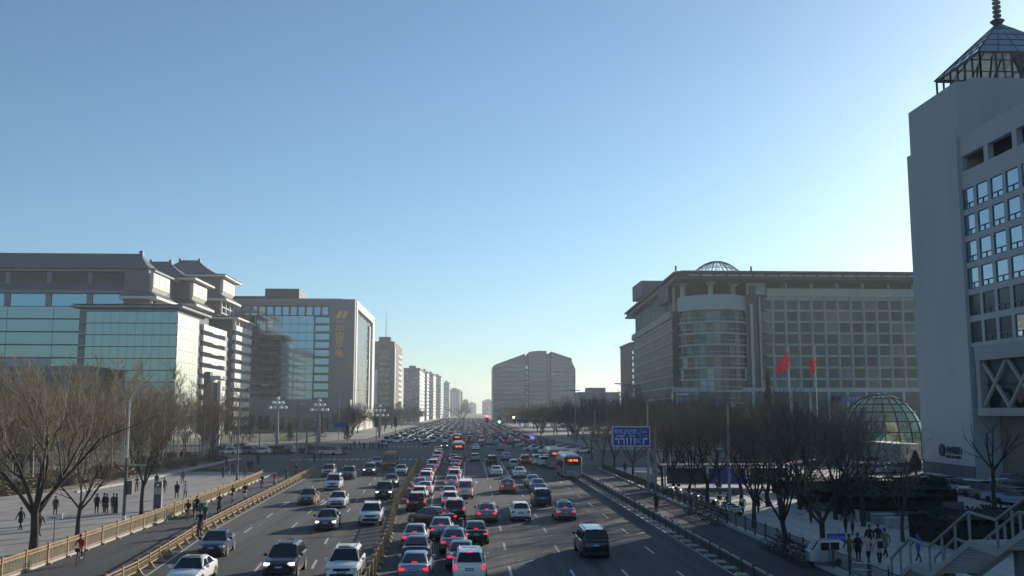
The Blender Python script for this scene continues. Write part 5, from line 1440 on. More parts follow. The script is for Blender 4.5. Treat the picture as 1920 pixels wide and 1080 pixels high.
def conifer_meshes(seed, H=9, rad=2.2):
    rg = random.Random(seed); wood = MB().tube((0, 0, 0), (0, 0, H), .16, .03, 6); tw = MB()
    for k in range(900):
        t = rg.random() ** .8; z = .8 + t * (H - .9); r = rad * (1 - t) * (.55 + .45 * rg.random()) * (1 + .25 * math.sin(z * 4)); a = rg.uniform(0, 6.28)
        c = Vector((r * math.cos(a), r * math.sin(a), z - r * .18)); s = rg.uniform(.22, .45)
        d = Vector((math.cos(a), math.sin(a), -.25)); u = d.cross(Vector((0, 0, 1))).normalized()
        tw.add([c - u * s * .5, c + d * s, c + u * s * .5, c - d * s * .6 + Vector((0, 0, s * .3))], [(0, 1, 2, 3)])
    return wood.mesh('trunk', ['bark_dark'], True, 60), tw.mesh('crown', ['evergreen'])
def plant_tree(ms, x, y, label, group=None, rz=0, s=1.0, name='bare_tree', z=.12, cat='tree', twig=None, sz=None):
    t = thing(name, label, cat, (x, y, z), rz, group); t.scale = (s, s, sz or s)
    for nm, me in zip(('trunk', 'crown'), ms):
        o = link(nm, me, t)
        if nm == 'crown' and twig: o.material_slots[0].link = 'OBJECT'; o.material_slots[0].material = mt[twig]
    return t
big = tree_meshes(3, H=12.2, trunk=2.6, r0=.27, spread=36, n1=6, levels=5, dens=.9, crown_w=1.15)
TS = 'street trees along the left pavement'
p = G(62, 1037, .12); plant_tree(big, p.x, p.y, 'largest bare tree on the left pavement, with several stems forking low', TS)
p = G(-75, 1045, .12); plant_tree(big, p.x - .5, p.y, 'bare tree whose branches reach in from the left edge of the view', TS, 2.2, .9)
sm1 = tree_meshes(8, H=8.2, trunk=2.4, r0=.15, spread=40, n1=5, levels=4, dens=1.0, crown_w=1.25)
sm2 = tree_meshes(21, H=9.2, trunk=2.8, r0=.17, spread=38, n1=5, levels=4, dens=1.1, crown_w=1.2)
p = G(145, 1007, .12); plant_tree(sm1, p.x, p.y, 'small wide bare tree beside the largest one, behind the white street sign', TS, .4)
p = G(265, 965, .12); plant_tree(sm2, p.x, p.y, 'small bare tree left of the grey information pylon', TS, 1.4, .98)
# grove of slender trees behind the pavement
sap = [sapling_meshes(40 + i, 13 + (i % 3) * 1.6) for i in range(6)]
sapd = [tree_meshes(60 + i, H=12.5, trunk=2.6, r0=.12, spread=32, n1=6, levels=4, dens=1.0, crown_w=1.0, lr=.6, tw_r=.016) for i in range(3)]
grg = random.Random(9); n = 0
cells = []
for i in range(170):
    px = grg.uniform(-60, 445); 
    lo = 930 - max(0, px) * .165
    py = lo - 4 - grg.random() ** 1.3 * 62
    py = max(py, 846)
    q = G(px, py)
    cells.append((q.y, q.x, px, py))
cells.sort()
for yy, xx, px, py in cells:
    use = grg.random() < .6
    ms = grg.choice(sap) if use else grg.choice(sapd)
    s = grg.uniform(.8, 1.1)
    part_ = ('front row' if yy < 105 else 'middle rows' if yy < 150 else 'back rows') + ', ' + ('left edge of the view' if px < 80 else 'behind the small trees' if px < 230 else 'near the white masted lamp' if px < 330 else 'before the stone gate')
    plant_tree(ms, xx, yy, 'slender pale stemmed bare sapling in the grove, ' + part_ if use else 'bushy bare young tree in the grove, ' + part_, 'grove of young trees left of the avenue', grg.uniform(0, 6), s, 'sapling' if use else 'bare_tree', .2)
# right : dark trees on the pavement and plaza
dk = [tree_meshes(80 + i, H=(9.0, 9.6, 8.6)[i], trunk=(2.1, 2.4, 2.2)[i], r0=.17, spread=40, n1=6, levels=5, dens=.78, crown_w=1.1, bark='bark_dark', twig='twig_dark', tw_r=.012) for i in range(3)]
rt = [(1152, 880, .85), (1187, 897, .9), (1130, 872, .8), (1110, 862, .8), (1242, 912, .9), (1263, 922, 1.0), (1293, 937, 1.0), (1326, 954, 1.0), (1414, 990, 1.0), (1474, 1037, .95), (1545, 1052, 1.0), (1567, 974, .95), (1619, 987, 1.0), (1350, 925, 1.05), (1390, 940, 1.05), (1440, 950, 1.1), (1500, 955, 1.1), (1232, 890, 1.0), (1285, 905, 1.0), (1322, 902, 1.05), (1375, 905, 1.1), (1460, 915, 1.0), (1520, 925, 1.0)]
rnames = ['bare tree left of the blue lane sign post', 'bare tree under the right corner of the blue lane sign', 'second bare tree to the left under the blue lane sign', 'leftmost small bare tree under the blue lane sign', 'bare tree by the white service boxes', 'bare tree just right of the white service boxes', 'bare tree beside the ranked scooters', 'dark bare tree in the middle of the sunlit plaza edge', 'dark bare tree standing where plaza sunlight turns to shade', 'dark bare tree with its trunk behind the parked bicycles', 'dark bare tree growing beside the white three wheeled van', 'bare tree left of the raised planter', 'bare tree on the plaza behind the walking group',
 'bare tree behind the lamp post of the plaza', 'bare tree between the lamp post and the two flags', 'bare tree below the plain red flag', 'bare tree below the starred flag', 'bare tree behind the blue lane sign post', 'bare tree in the second row behind the scooters', 'bare tree in the second row, centre of the plaza', 'bare tree in the second row left of the flags', 'bare tree in the back row near the dome, left one', 'bare tree in the back row near the dome, right one']
for i, ((px, py, s), nm) in enumerate(zip(rt, rnames)):
    p = G(px, py, .12); plant_tree(dk[i % 3], p.x, p.y, nm, 'dark bare trees on the right plaza', i * 1.3, s)
p = G(1693, 1016, .12); plant_tree(sm2, p.x, p.y, 'thin straight bare tree right of the walking group', 'dark bare trees on the right plaza', 2, .72, twig='twig_dark')
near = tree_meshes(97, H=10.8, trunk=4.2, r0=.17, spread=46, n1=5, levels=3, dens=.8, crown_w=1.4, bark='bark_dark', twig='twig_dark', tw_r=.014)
p = G(1866, 966, .12); plant_tree(near, p.x, p.y, 'sparse tall bare tree in front of the bank tower facade', 'dark bare trees on the right plaza', 2.2, 1.0)
# far tree belts, individual trees with their own crowns
farm = [tree_meshes(120 + i, H=12, trunk=2.2, r0=.2, spread=38, n1=6, levels=4, dens=1.05, crown_w=1.35, tw_r=.035, twig='twig_far') for i in range(3)]
frg = random.Random(31)
def belt(n, fx, label, group, s=(.8, 1.2), name='bare_tree'):
    for i in range(n):
        x, y = fx(i); sc_ = frg.uniform(*s); plant_tree(frg.choice(farm), x, y, label + (', nearest part' if y < 330 else ', middle part' if y < 480 else ', farthest part') + (' towards the road' if abs(x) < 52 else ' away from the road'), group, frg.uniform(0, 6), sc_, name)
belt(44, lambda i: (36 + frg.random() * 46, 236 + frg.random() * 120), 'bare tree right of the crossing', 'tree belt right of the crossing', (.95, 1.25))
belt(34, lambda i: (29 + frg.random() * 7, 275 + i * 15), 'bare tree lining the right of the far avenue', 'trees lining the right of the far avenue', (.8, 1.15))
belt(32, lambda i: (-37 - frg.random() * 8, 316 + i * 15), 'bare tree lining the left of the far avenue', 'trees lining the left of the far avenue', (.8, 1.1))
belt(12, lambda i: (42 + i * 7 + frg.uniform(-1, 1), 178 + (i % 3) * 7 - 12), 'bare tree by the right side street', 'trees by the right side street', (.75, .95))
belt(9, lambda i: (-120 + i * 8.2, 268 + (i % 3) * 5), 'bare tree before the power company building', 'trees before the power company building', (.55, .8))
p = G(878, 790); plant_tree(farm[0], W(868, 770, 640).x, 640, 'round bare tree standing on the centre line at the far end of the avenue', None, 0, 1.35, 'bare_tree', 0)
con = [conifer_meshes(5, 9.5, 2.6), conifer_meshes(6, 7, 1.9)]
for i, (px, Y, s, lab) in enumerate([(600, 285, 1.15, 'broad dark evergreen in front of the power company podium'), (545, 290, .9, 'narrow dark evergreen left of the broad evergreen'), (470, 285, .9, 'dark evergreen beside the lit end wing'), (652, 292, .8, 'small dark evergreen near the corner of the lit wall'), (1442, 230, 1.3, 'dark pine with a flat top left of the first flagpole')]):
    x = W(px, 780, Y).x; plant_tree(con[i % 2], x, Y, lab, None, i, s, 'conifer_tree', .12, sz=s * (1.5 if px == 1442 else 1))
p = G(1718, 893, .12)
cm2 = conifer_meshes(15, 3.2, 1.2); plant_tree(cm2, p.x, p.y, 'clipped dark cone shaped shrub at the foot of the tower wall', None, 0, 1.1, 'shrub', cat='shrub')
# hedges of the raised planter, dense dark leaves on real boxes
def hedge(label, x0, x1, y0, y1, h, wall=True, seed=1):
    t = thing('hedge', label, 'hedge', ((x0 + x1) / 2, (y0 + y1) / 2, .12)); rg = random.Random(seed); a, b = (x1 - x0) / 2, (y1 - y0) / 2
    m = MB(); nx, ny = max(2, int(a * 2 / 1.2)), max(2, int(b * 2 / 1.2))
    top = [[(-a + 2 * a * i / nx + (rg.uniform(-.2, .2) if 0 < i < nx else 0), -b + 2 * b * j / ny, h + rg.uniform(-.35, .25)) for i in range(nx + 1)] for j in range(ny + 1)]
    vs = [v for r_ in top for v in r_]; m.add(vs, [(j * (nx + 1) + i, j * (nx + 1) + i + 1, (j + 1) * (nx + 1) + i + 1, (j + 1) * (nx + 1) + i) for j in range(ny) for i in range(nx)])
    m.box(-a + .02, a - .02, -b + .02, b - .02, 0, h - .3)
    for k in range(int((a + b) * 190 * max(1, h / 2))):
        u, v, w = rg.uniform(-a, a), rg.uniform(-b, b), rg.uniform(.2, h + .25)
        side = rg.random()
        if side < .35: v = -b - .08
        elif side < .5: u = -a - .08
        elif side < .6: u = a + .08
        else: w = h + rg.uniform(-.2, .35)
        s = rg.uniform(.06, .15); d = Vector((rg.gauss(0, 1), rg.gauss(0, 1), rg.gauss(0, 1))).normalized() * s; e = d.orthogonal().normalized() * s
        c = Vector((u, v, w)); m.add([c - d, c + e, c + d, c - e * .6], [(0, 1, 2, 3)])
    m.build('foliage', 'hedge', t)
    if wall: MB().box(-a - .35, a + .35, -b - .35, -b - .1, 0, .8).build('planter_wall', 'stone_dark', t)
    return t
def hp(px, py): return G(px, py, .12)
a, b_ = hp(1560, 950), hp(1710, 950)
hedge('long dark hedge behind the trees of the right plaza, front run', hp(1600, 972).x, hp(1760, 985).x + 2, 80, 86, 1.9, True, 2)
hedge('dark hedge between the plaza and the tower car park', 32, 45, 88, 94, 1.9, True, 3)
hedge('dark hedge below the parked cars near the tower', 45, 62, 70, 84, .8, True, 4)
hedge('low dark hedge at the foot of the footbridge stairs', 32, 42, 62, 70, 2.0, True, 5)
hedge('clipped hedge strip in the second plaza row', 34, 52, 104, 108, 1.6, True, 6)
a = hp(1250, 925); hedge('low clipped hedge under the first trees of the plaza', 27, 42, 122, 124, .8, False, 7)
# benches and wall pieces in front of the planter
for i, (px, py, c) in enumerate([(1625, 975, 'paving_light'), (1655, 982, 'stone_grey'), (1682, 990, 'kerb_stone')]):
    q = hp(px, py); t = thing('stone_block', ['pale', 'grey', 'white topped'][i] + ' stone block set before the dark planter, ' + ['left', 'middle', 'right'][i] + ' one', 'stone block', q)
    MB().box(-.8, .8, -.4, .4, 0, .75).build('block', c, t); MB().box(-.86, .86, -.45, .45, .751, .83).build('cap', 'kerb_stone', t)
# dry shrubs of the left garden
srg = random.Random(77)
def shrub_mesh(seed, mat='twig'):
    rg = random.Random(seed); m = MB()
    for k in range(150):
        a = rg.uniform(0, 6.28); el = R(rg.uniform(15, 85)); L = rg.uniform(.35, 1.0); d = Vector((math.cos(a) * math.cos(el), math.sin(a) * math.cos(el), math.sin(el)))
        o = Vector((rg.gauss(0, .25), rg.gauss(0, .25), 0)); m.tube(o, o + d * L, .018, .008, 3, 0, False)
        s = .10; c = o + d * L; e = Vector((rg.gauss(0, 1), rg.gauss(0, 1), rg.gauss(0, 1))) * s; f = e.orthogonal().normalized() * s; m.add([c - e, c + f, c + e, c - f], [(0, 1, 2, 3)])
    return m.mesh('foliage', [mat])
shm = [shrub_mesh(i, ('twig', 'dry_grass')[i % 2]) for i in range(4)]
for i in range(60):
    px = srg.uniform(-40, 430); py = 934 - max(0, px) * .165 - srg.random() * 22; q = G(px, max(py, 850), .2)
    t = thing('shrub', 'low dry brown shrub in the left garden bed, ' + ('beside the largest tree' if px < 90 else 'behind the huddle of people' if px < 240 else 'behind the pylon' if px < 330 else 'at the far end of the bed'), 'shrub', (q.x, q.y, .2), srg.uniform(0, 6), 'dry shrubs in the left garden'); s = srg.uniform(.9, 1.9); t.scale = (s, s, s * .8)
    link('foliage', srg.choice(shm), t)

# ================================================================ LAMPS, SIGNALS, SIGNS
def lamp_post(label, px, py, Hpx_y, arm=None, z=.12, mat='steel_pole', base_dark=True, head=True, r=.13):
    q = G(px, py, z); top = W(px, Hpx_y, q.y).z
    t = thing('street_lamp', label, 'street lamp', q)
    m = MB(); m.tube((0, 0, 0), (0, 0, top - z), r, r * .6, 8); m.tube((0, 0, 0), (0, 0, .5), r * 1.8, r * 1.3, 8); m.build('pole', mat, t, True)
    for (ax_, ay_) in (arm or []):
        e = W(ax_, ay_, q.y); dx, dz_ = e.x - q.x, e.z - top
        pts = [Vector((0, 0, top - z - .1))]
        for k in range(1, 9):
            u = k / 8; pts.append(Vector((dx * u ** 1.6, -.0, (top - z - .1) + dz_ * (1 - (1 - u) ** 1.8))))
        MB().path(pts, [r * .6] + [r * .45] * 8, 6).build('arm', mat, t, True)
        if head:
            s = 1 if dx > 0 else -1; d = (pts[-1] - pts[-2]).normalized(); c = pts[-1]
            m = MB(); m.hexa([c + Vector((0, -.16, -.06)), c + d * 1.0 + Vector((0, -.14, -.05)), c + d * 1.0 + Vector((0, .14, -.05)), c + Vector((0, .16, -.06))], [c + Vector((0, -.1, .09)), c + d * .9 + Vector((0, -.08, .06)), c + d * .9 + Vector((0, .08, .06)), c + Vector((0, .1, .09))])
            m.build('lamp_head', 'pole_white', t)
    return t
LL = 'street lamps along the avenue'
a = lamp_post('street lamp with a white mast and dark foot on the left pavement', 232, 978, 752, [(306, 713)], mat='pole_white'); a['group'] = LL
MB().tube((0, 0, .1), (0, 0, 5.2), .16, .14, 8).build('mast_sleeve', 'pole_dark', a); MB().box(.2, .6, -.2, .2, 2.2, 3.3).build('control_box', 'pole_dark', a)
MB().tube((0, 0, 4.6), (1.6, 0, 4.6), .04, None, 5).build('bracket', 'pole_white', a)
a = lamp_post('curved street lamp standing by the group of people near the golden railing', 444, 905, 742, [(490, 721)], mat='pole_dark'); a['group'] = LL
a = lamp_post('short armed street lamp at the end of the golden railing', 555, 868, 756, [(563, 757)], mat='steel_pole'); a['group'] = LL
a = lamp_post('double armed street lamp before the grey end wall', 635, 826, 731, [(606, 745), (676, 731)], mat='steel_pole'); a['group'] = LL
a = lamp_post('large curved street lamp rising over the blue lane sign', 1216, 924, 758, [(1168, 719)], mat='steel_pole', r=.16); a['group'] = LL
a = lamp_post('street lamp with long dark arm in the plaza trees', 1369, 963, 760, [(1290, 738)], mat='steel_pole', r=.14); a['group'] = LL
a = lamp_post('tall slim lamp post with camera bracket at the right of the crossing', 1079, 836, 703, [(1053, 732)], mat='steel_pole', r=.14); a['group'] = LL
MB().box(-1.2, 1.2, -.1, .1, 20.6 - 6.4, 20.8 - 6.4).build('camera_bracket', 'pole_dark', a)
a = lamp_post('plain pole in front of the globe lamps on the left', 592, 858, 745, None, head=False, mat='steel_pole', r=.12); a['group'] = LL
a = lamp_post('short grey pole on the right pavement behind the dark railing', 1116, 866, 770, None, head=False); a['group'] = LL
def globe_lamp(label, px, Y, tiers, ztop_y, base_y):
    x = W(px, 800, Y).x; z1 = W(px, ztop_y, Y).z
    t = thing('globe_lamp', label, 'street lamp', (x, Y, .12), 0, 'ornamental globe lamps'); s = Y / 1800
    MB().tube((0, 0, 0), (0, 0, z1 - 1), .48, .22, 10).build('column', 'concrete', t, True)
    def globe(dx, dz):
        MB().ball((dx, 0, z1 + dz), .48, 10, 6).build('globe', 'globe_white', t, True)
    globe(0, 0)
    for dx in (-8, 0, 8): globe(dx * s, -8 * s)
    for dx in (-14, -5, 5, 14): globe(dx * s, -17 * s)
    for zz, w in ((-9.6, 8), (-18.8, 14)): MB().tube((-w * s, 0, z1 + zz * s - .45), (w * s, 0, z1 + zz * s - .45), .1, None, 6).build('cross_arm', 'steel_pole', t)
    return t
globe_lamp('white column with tiers of white globes left of the plain pole', 520, 250, 3, 748, 830)
globe_lamp('column with tiers of white globes by the broad evergreen', 598, 270, 3, 752, 830)
globe_lamp('column with tiers of white globes before the tiered bank building', 409, 262, 3, 750, 830)
globe_lamp('column with tiers of white globes at the foot of the sunlit end wall', 712, 330, 3, 762, 830)
# gantry arms with signals
def gantry(label, px, py, ytop, xend, lights=(), board=None, group='signal gantries at the crossing'):
    q = G(px, py, .1); t = thing('signal_gantry', label, 'traffic signal', q, 0, group); zt_ = W(px, ytop, q.y).z - q.z
    MB().tube((0, 0, 0), (0, 0, zt_ + .2), .2, .16, 8).build('pole', 'steel_pole', t, True)
    xe_ = W(xend, ytop, q.y).x - q.x
    MB().tube((0, 0, zt_), (xe_, 0, zt_), .13, .1, 7).build('arm', 'steel_pole', t, True)
    for (lx, ly, col, nb) in lights:
        w_ = W(lx, ly, q.y) - q
        b = MB().box(w_.x - .28, w_.x + .28, -.4, -.16, w_.z - .9, w_.z + .5).build('signal_box', 'pole_dark', t)
        if col: MB().ball((w_.x, -.42, w_.z + .05), .26, 8, 5).build('signal_lens', col, b, True)
        for k in range(3): MB().tube((w_.x, -.4, w_.z + .3 - k * .45), (w_.x, -.55, w_.z + .3 - k * .45), .19, .19, 8).build('visor', 'pole_dark', b)
    if board:
        a_, b__ = W(board[0], board[1], q.y) - q, W(board[2], board[3], q.y) - q
        MB().box(a_.x, b__.x, -.3, -.2, b__.z, a_.z).build('board', 'sign_blue', t)
    return t
gantry('grey gantry with a thin arm over the left carriageway before the crossing', 574, 868, 790, 652, [], (628, 793, 648, 801))
gantry('signal gantry with a white light on the far right corner of the crossing', 1014, 828, 785, 962, [(963, 783, 'signal_white', 3)], (970, 786, 990, 791))
for lab, px, py, yl, col in (('traffic signal showing red at the far side of the crossing', 913, 822, 783, 'signal_red'), ('traffic signal showing green right of the red one', 936, 820, 786, 'signal_green'), ('dark traffic signal on the far left corner, left one', 705, 838, 789, None), ('dark traffic signal on the far left corner, right one', 741, 834, 789, None), ('dark triple signal left of the white globe column', 486, 848, 787, None)):
    q = G(px, py); zz = W(px, yl, q.y).z; t = thing('traffic_signal', lab, 'traffic signal', q)
    MB().tube((0, 0, 0), (0, 0, zz + .2), .1, .09, 6).build('pole', 'pole_dark', t, True)
    for dx in ((0,) if px != 486 else (-1.6, 0, 1.6)):
        b = MB().box(dx - .45, dx + .45, -.25, .1, zz - 1.6, zz + .9).build('signal_box', 'pole_dark', t)
        if col: MB().ball((dx, -.28, zz + (.45 if col == 'signal_red' else -.9)), .38, 8, 5).build('signal_lens', col, b, True)
# lane direction sign
q = G(1217, 925, .12); SY = q.y
sg = thing('lane_sign', 'large blue lane direction sign with white arrows above the right pavement', 'road sign', (W(1217, 800, SY).x, SY, .12))
o_ = Vector((W(1217, 800, SY).x, SY, .12))
A, B = W(1147.5, 800, SY) - o_, W(1217.5, 836, SY) - o_
A.y = B.y = 0
w_, h_ = B.x - A.x, A.z - B.z
MB().box(A.x, B.x, -.42, -.36, B.z, A.z).build('board', 'sign_blue', sg)
m = MB()
for b in ((A.x, B.x, A.z - .05, A.z + .03), (A.x, B.x, B.z - .03, B.z + .05), (A.x - .03, A.x + .05, B.z, A.z), (B.x - .05, B.x + .03, B.z, A.z)): m.box(b[0], b[1], -.45, -.35, b[2], b[3])
m.build('border', 'sign_white', sg)
def sx(u): return A.x + w_ * u
def sz(v): return A.z - h_ * v
m = MB()
def rect(u0, u1, v0, v1, m_): m_.box(sx(u0), sx(u1), -.435, -.421, sz(v1), sz(v0))
for u in (.16, .30, .385, .49, .59): rect(u - .012, u + .014, .62, .92, m)
for u in (.16, .30): rect(u - .07, u + .012, .60, .65, m)
for u in (.385, .49, .59): m.add([(sx(u - .03), -.44, sz(.66)), (sx(u + .03), -.44, sz(.66)), (sx(u), -.44, sz(.55))], [(0, 1, 2)])
for u in (.16, .30): m.add([(sx(u - .06), -.44, sz(.55)), (sx(u - .06), -.44, sz(.70)), (sx(u - .10), -.44, sz(.625))], [(0, 1, 2)])
rect(.81, .84, .64, .92, m); rect(.81, .89, .60, .65, m); m.add([(sx(.88), -.44, sz(.53)), (sx(.88), -.44, sz(.72)), (sx(.94), -.44, sz(.625))], [(0, 1, 2)])
rect(.06, .72, .33, .345, m); rect(.31, .72, .335, .35, m); rect(.31, .32, .35, .5, m); rect(.70, .71, .35, .5, m); rect(.75, .755, .05, .95, m)
rect(.62, .73, .63, .645, m); rect(.62, .73, .80, .815, m); rect(.78, .95, .46, .475, m)
m.build('arrows', 'sign_white', sg)
for s_, u, v, sz_ in (('复兴门内大街', .34, .29, .42), ('长椿街', .20, .54, .30), ('西单', .52, .54, .34), ('出口', .86, .32, .28), ('公交', .675, .76, .22)):
    me = text_mesh('characters', s_, sz_, 'sign_white', .008); o = link('characters', me, sg, (sx(u), -.43, sz(v))); o.rotation_euler = (R(90), 0, 0)
for z in (A.z - h_ * .25, A.z - h_ * .75): MB().tube((A.x + .3, -.25, z), (.6, -.25, z), .07, None, 6).build('arm', 'steel_pole', sg)
MB().tube((.55, -.25, 0), (.55, -.25, A.z + .1), .15, .12, 8).build('pole', 'steel_pole', sg, True)
# small street name sign, information pylon, blue round beacon
q = G(100, 1024, .12); t = thing('street_sign', 'white street name sign on a thin post by the largest tree', 'road sign', q, R(0)); zz = W(100, 970, q.y).z
MB().tube((0, 0, 0), (0, 0, zz - .1), .04, None, 6).build('post', 'steel_pole', t)
MB().hexa([(-.5, -.03, zz - .38), (.5, -.03, zz - .22), (.5, .03, zz - .22), (-.5, .03, zz - .38)], [(-.5, -.03, zz - .02), (.5, -.03, zz + .14), (.5, .03, zz + .14), (-.5, .03, zz - .02)]).build('board', 'sign_white', t)
MB().box(-.36, .1, -.05, -.032, zz - .17, zz - .12).build('lettering', 'sign_blue', t)
q = G(295, 957, .12); t = thing('information_pylon', 'grey information pylon with a dark symbol panel by the golden railing', 'sign', q); hz_ = W(295, 902, q.y).z - .12
MB().box(-.36, .36, -.14, .14, 0, hz_).build('body', 'kerb_stone', t); MB().box(-.3, .3, -.17, -.141, hz_ * .78, hz_ * .96).build('symbol_panel', 'pole_dark', t)
MB().box(-.3, .3, -.165, -.141, .2, hz_ * .55).build('map_panel', 'stone_dark', t); MB().box(-.1, .1, -.18, -.171, hz_ * .83, hz_ * .91).build('symbol', 'sign_white', t)
q = G(1576, 1058, .12); t = thing('street_sign', 'blue street name sign on a thin post beside the white three wheeled van', 'road sign', q); zz = W(1576, 1012, q.y).z
MB().tube((0, 0, 0), (0, 0, zz + .3), .045, None, 6).build('post', 'steel_pole', t); MB().box(-.75, .35, -.05, -.01, zz - .25, zz + .25).build('board', 'sign_blue', t)
me = text_mesh('characters', '宣武门内大街', .16, 'letters_pale', .004); o = link('characters', me, t, (-.2, -.055, zz - .05)); o.rotation_euler = (R(90), 0, 0)
q = G(998, 838); t = thing('police_beacon', 'small blue light on a pole at the right corner of the crossing', 'beacon', q); zz = W(998, 823, q.y).z
MB().tube((0, 0, 0), (0, 0, zz), .08, None, 6).build('pole', 'pole_dark', t); MB().box(-.5, .5, -.2, .2, zz, zz + .6).build('lamp', 'signal_blue', t)
# service cabinets near the blue sign
for i, (px, py, w, h, lab) in enumerate([(1203, 906, .75, 1.3, 'pale service cabinet on the plaza, left one'), (1222, 915, .55, 1.5, 'grey service cabinet on the plaza, right one'), (1250, 890, 2.0, 3.4, 'pinkish kiosk with a dark base behind the dark bare trees')]):
    q = G(px, py, .12); t = thing('service_cabinet' if i < 2 else 'kiosk', lab, 'cabinet' if i < 2 else 'kiosk', q)
    MB().box(-w, w, -.5, .5, .1, h).build('body', 'concrete' if i < 2 else 'brown_stone', t); MB().box(-w - .06, w + .06, -.56, .56, h + .01, h + .12).build('roof', 'kerb_stone', t); MB().box(-w - .02, w + .02, -.52, .52, 0, .099).build('base', 'stone_dark', t)
    MB().box(-w * .8, -.03, -.53, -.501, .25, h - .15).build('door', 'rail_grey', t); MB().box(.03, w * .8, -.53, -.501, .25, h - .15).build('door', 'rail_grey', t)
# bus shelter roof behind the scooters
q = G(1365, 915, .12); t = thing('shelter', 'low blue grey shelter with a pale roof edge behind the plaza trees', 'shelter', q)
MB().box(-8, 8, -1.2, 1.2, 2.6, 2.8).build('roof', 'kerb_stone', t)
for k in range(4): MB().box(-7.5 + k * 5 - .08, -7.5 + k * 5 + .08, -.1, .1, 0, 2.59).build('post', 'steel_pole', t)
for k in range(3): MB().box(-7.2 + k * 5, -2.8 + k * 5, .3, .36, .5, 2.3).build('panel', 'sign_blue' if k == 1 else 'glass_smoke', t)
# flags
def flag(label, px, Y, ytop, sail, stars):
    x = W(px, 760, Y).x; H = W(px, ytop, Y).z
    t = thing('flagpole', label.replace('FLAG', 'flagpole'), 'flagpole', (x, Y, .12), 0, 'flagpoles before the wide eaved bank')
    MB().tube((0, 0, 0), (0, 0, H - .1), .13, .06, 8).build('pole', 'pole_white', t, True); MB().ball((0, 0, H), .18, 8, 5).build('finial', 'letters_gold', t, True)
    f = MB(); N, Mv = 14, 8
    vs = []
    for i in range(N + 1):
        for j in range(Mv + 1):
            u, v = i / N, j / Mv; a, b, c, d = [W(*p_, Y) for p_ in sail]      # a top hoist, b bottom hoist, c bottom fly, d top fly
            P0 = a.lerp(b, v); P1 = d.lerp(c, v); P = P0.lerp(P1, u)
            vs.append((P.x - x, .35 * math.sin(u * 9 + v * 2.5) * u + .12 * math.sin(v * 9), P.z - .12 - .5 * math.sin(u * math.pi) * (.3 + v * .2)))
    fc = [(i * (Mv + 1) + j, (i + 1) * (Mv + 1) + j, (i + 1) * (Mv + 1) + j + 1, i * (Mv + 1) + j + 1) for i in range(N) for j in range(Mv)]
    f.add(vs, fc); o = f.build('flag', 'flag_red', None, True, 80); o.location = (x, Y, .12)
    tag(o, label.replace('FLAG', 'flag'), 'flag', 'red flags')
    if stars:
        for (u, v, r) in ((.25, .22, .42), (.46, .10, .16), (.54, .22, .16), (.54, .38, .16), (.46, .52, .16)):
            i, j = int(u * N), int(v * Mv); c = Vector(vs[i * (Mv + 1) + j]) + Vector((0, -.12, 0)); m_ = MB()
            pts = []
            for k in range(10):
                a_ = math.pi / 2 + k * math.pi / 5; rr_ = r if k % 2 == 0 else r * .4; pts.append((c.x + rr_ * .7 * math.cos(a_), c.y, c.z + rr_ * math.sin(a_)))
            m_.add(pts, [tuple(range(10))]); st_ = m_.build('star', 'flag_yellow', o)
    return t
flag('plain red FLAG hanging to the lower left, left of the two', 1482, 185, 651, [(1480, 655), (1481, 690), (1450, 700), (1456, 683)], False)
flag('red FLAG with yellow stars hanging close to its pole, right of the two', 1532, 178, 652, [(1530, 662), (1531, 688), (1521, 706), (1516, 680)], True)

# ================================================================ FOOTBRIDGE STAIRS at the lower right
k_ = 1.1
SX = 22.9
fs = thing('footbridge_stairs', 'grey steel footbridge stairs with tube railings climbing towards the lower right', 'stairs', (SX, 50, .12))
def sp(px, py): q = WX(px, py, SX); return Vector((0, q.y - 50, q.z - .12))
ptsr = [sp(1650, 1070), sp(1705, 1010), sp(1742, 1025), sp(1815, 960), sp(1868, 975), sp(1925, 931)]
d_ = (ptsr[-1] - ptsr[-2]).normalized(); ptsr.append(ptsr[-1] + d_ * 3.5); ptsr.append(ptsr[-1] + Vector((0, -8, 0)))
d0 = (ptsr[0] - ptsr[1]).normalized(); ptsr[0] = ptsr[1] + d0 * ((ptsr[1].z - 1.15) / abs(d0.z))
RH = 1.22; WID = 2.4
for side in (0, WID):
    for a, b in zip(ptsr, ptsr[1:]):
        o1 = Vector((side, 0, 0)); MB().hexa([a + o1 + Vector((-.06, 0, -.05)), a + o1 + Vector((.06, 0, -.05)), b + o1 + Vector((.06, 0, -.05)), b + o1 + Vector((-.06, 0, -.05))], [a + o1 + Vector((-.06, 0, .05)), a + o1 + Vector((.06, 0, .05)), b + o1 + Vector((.06, 0, .05)), b + o1 + Vector((-.06, 0, .05))]).build('handrail', 'steel_pole', fs)
        MB().hexa([a + o1 + Vector((-.05, 0, -RH - .32)), a + o1 + Vector((.05, 0, -RH - .32)), b + o1 + Vector((.05, 0, -RH - .32)), b + o1 + Vector((-.05, 0, -RH - .32))], [a + o1 + Vector((-.05, 0, -RH)), a + o1 + Vector((.05, 0, -RH)), b + o1 + Vector((.05, 0, -RH)), b + o1 + Vector((-.05, 0, -RH))]).build('stringer', 'concrete', fs)
        n = max(1, int((b - a).length / 1.25))
        for i in range(n):
            c = a.lerp(b, (i + .02) / n) + o1; MB().box(c.x - .045, c.x + .045, c.y - .045, c.y + .045, c.z - RH, c.z - .05).build('baluster', 'steel_pole', fs)
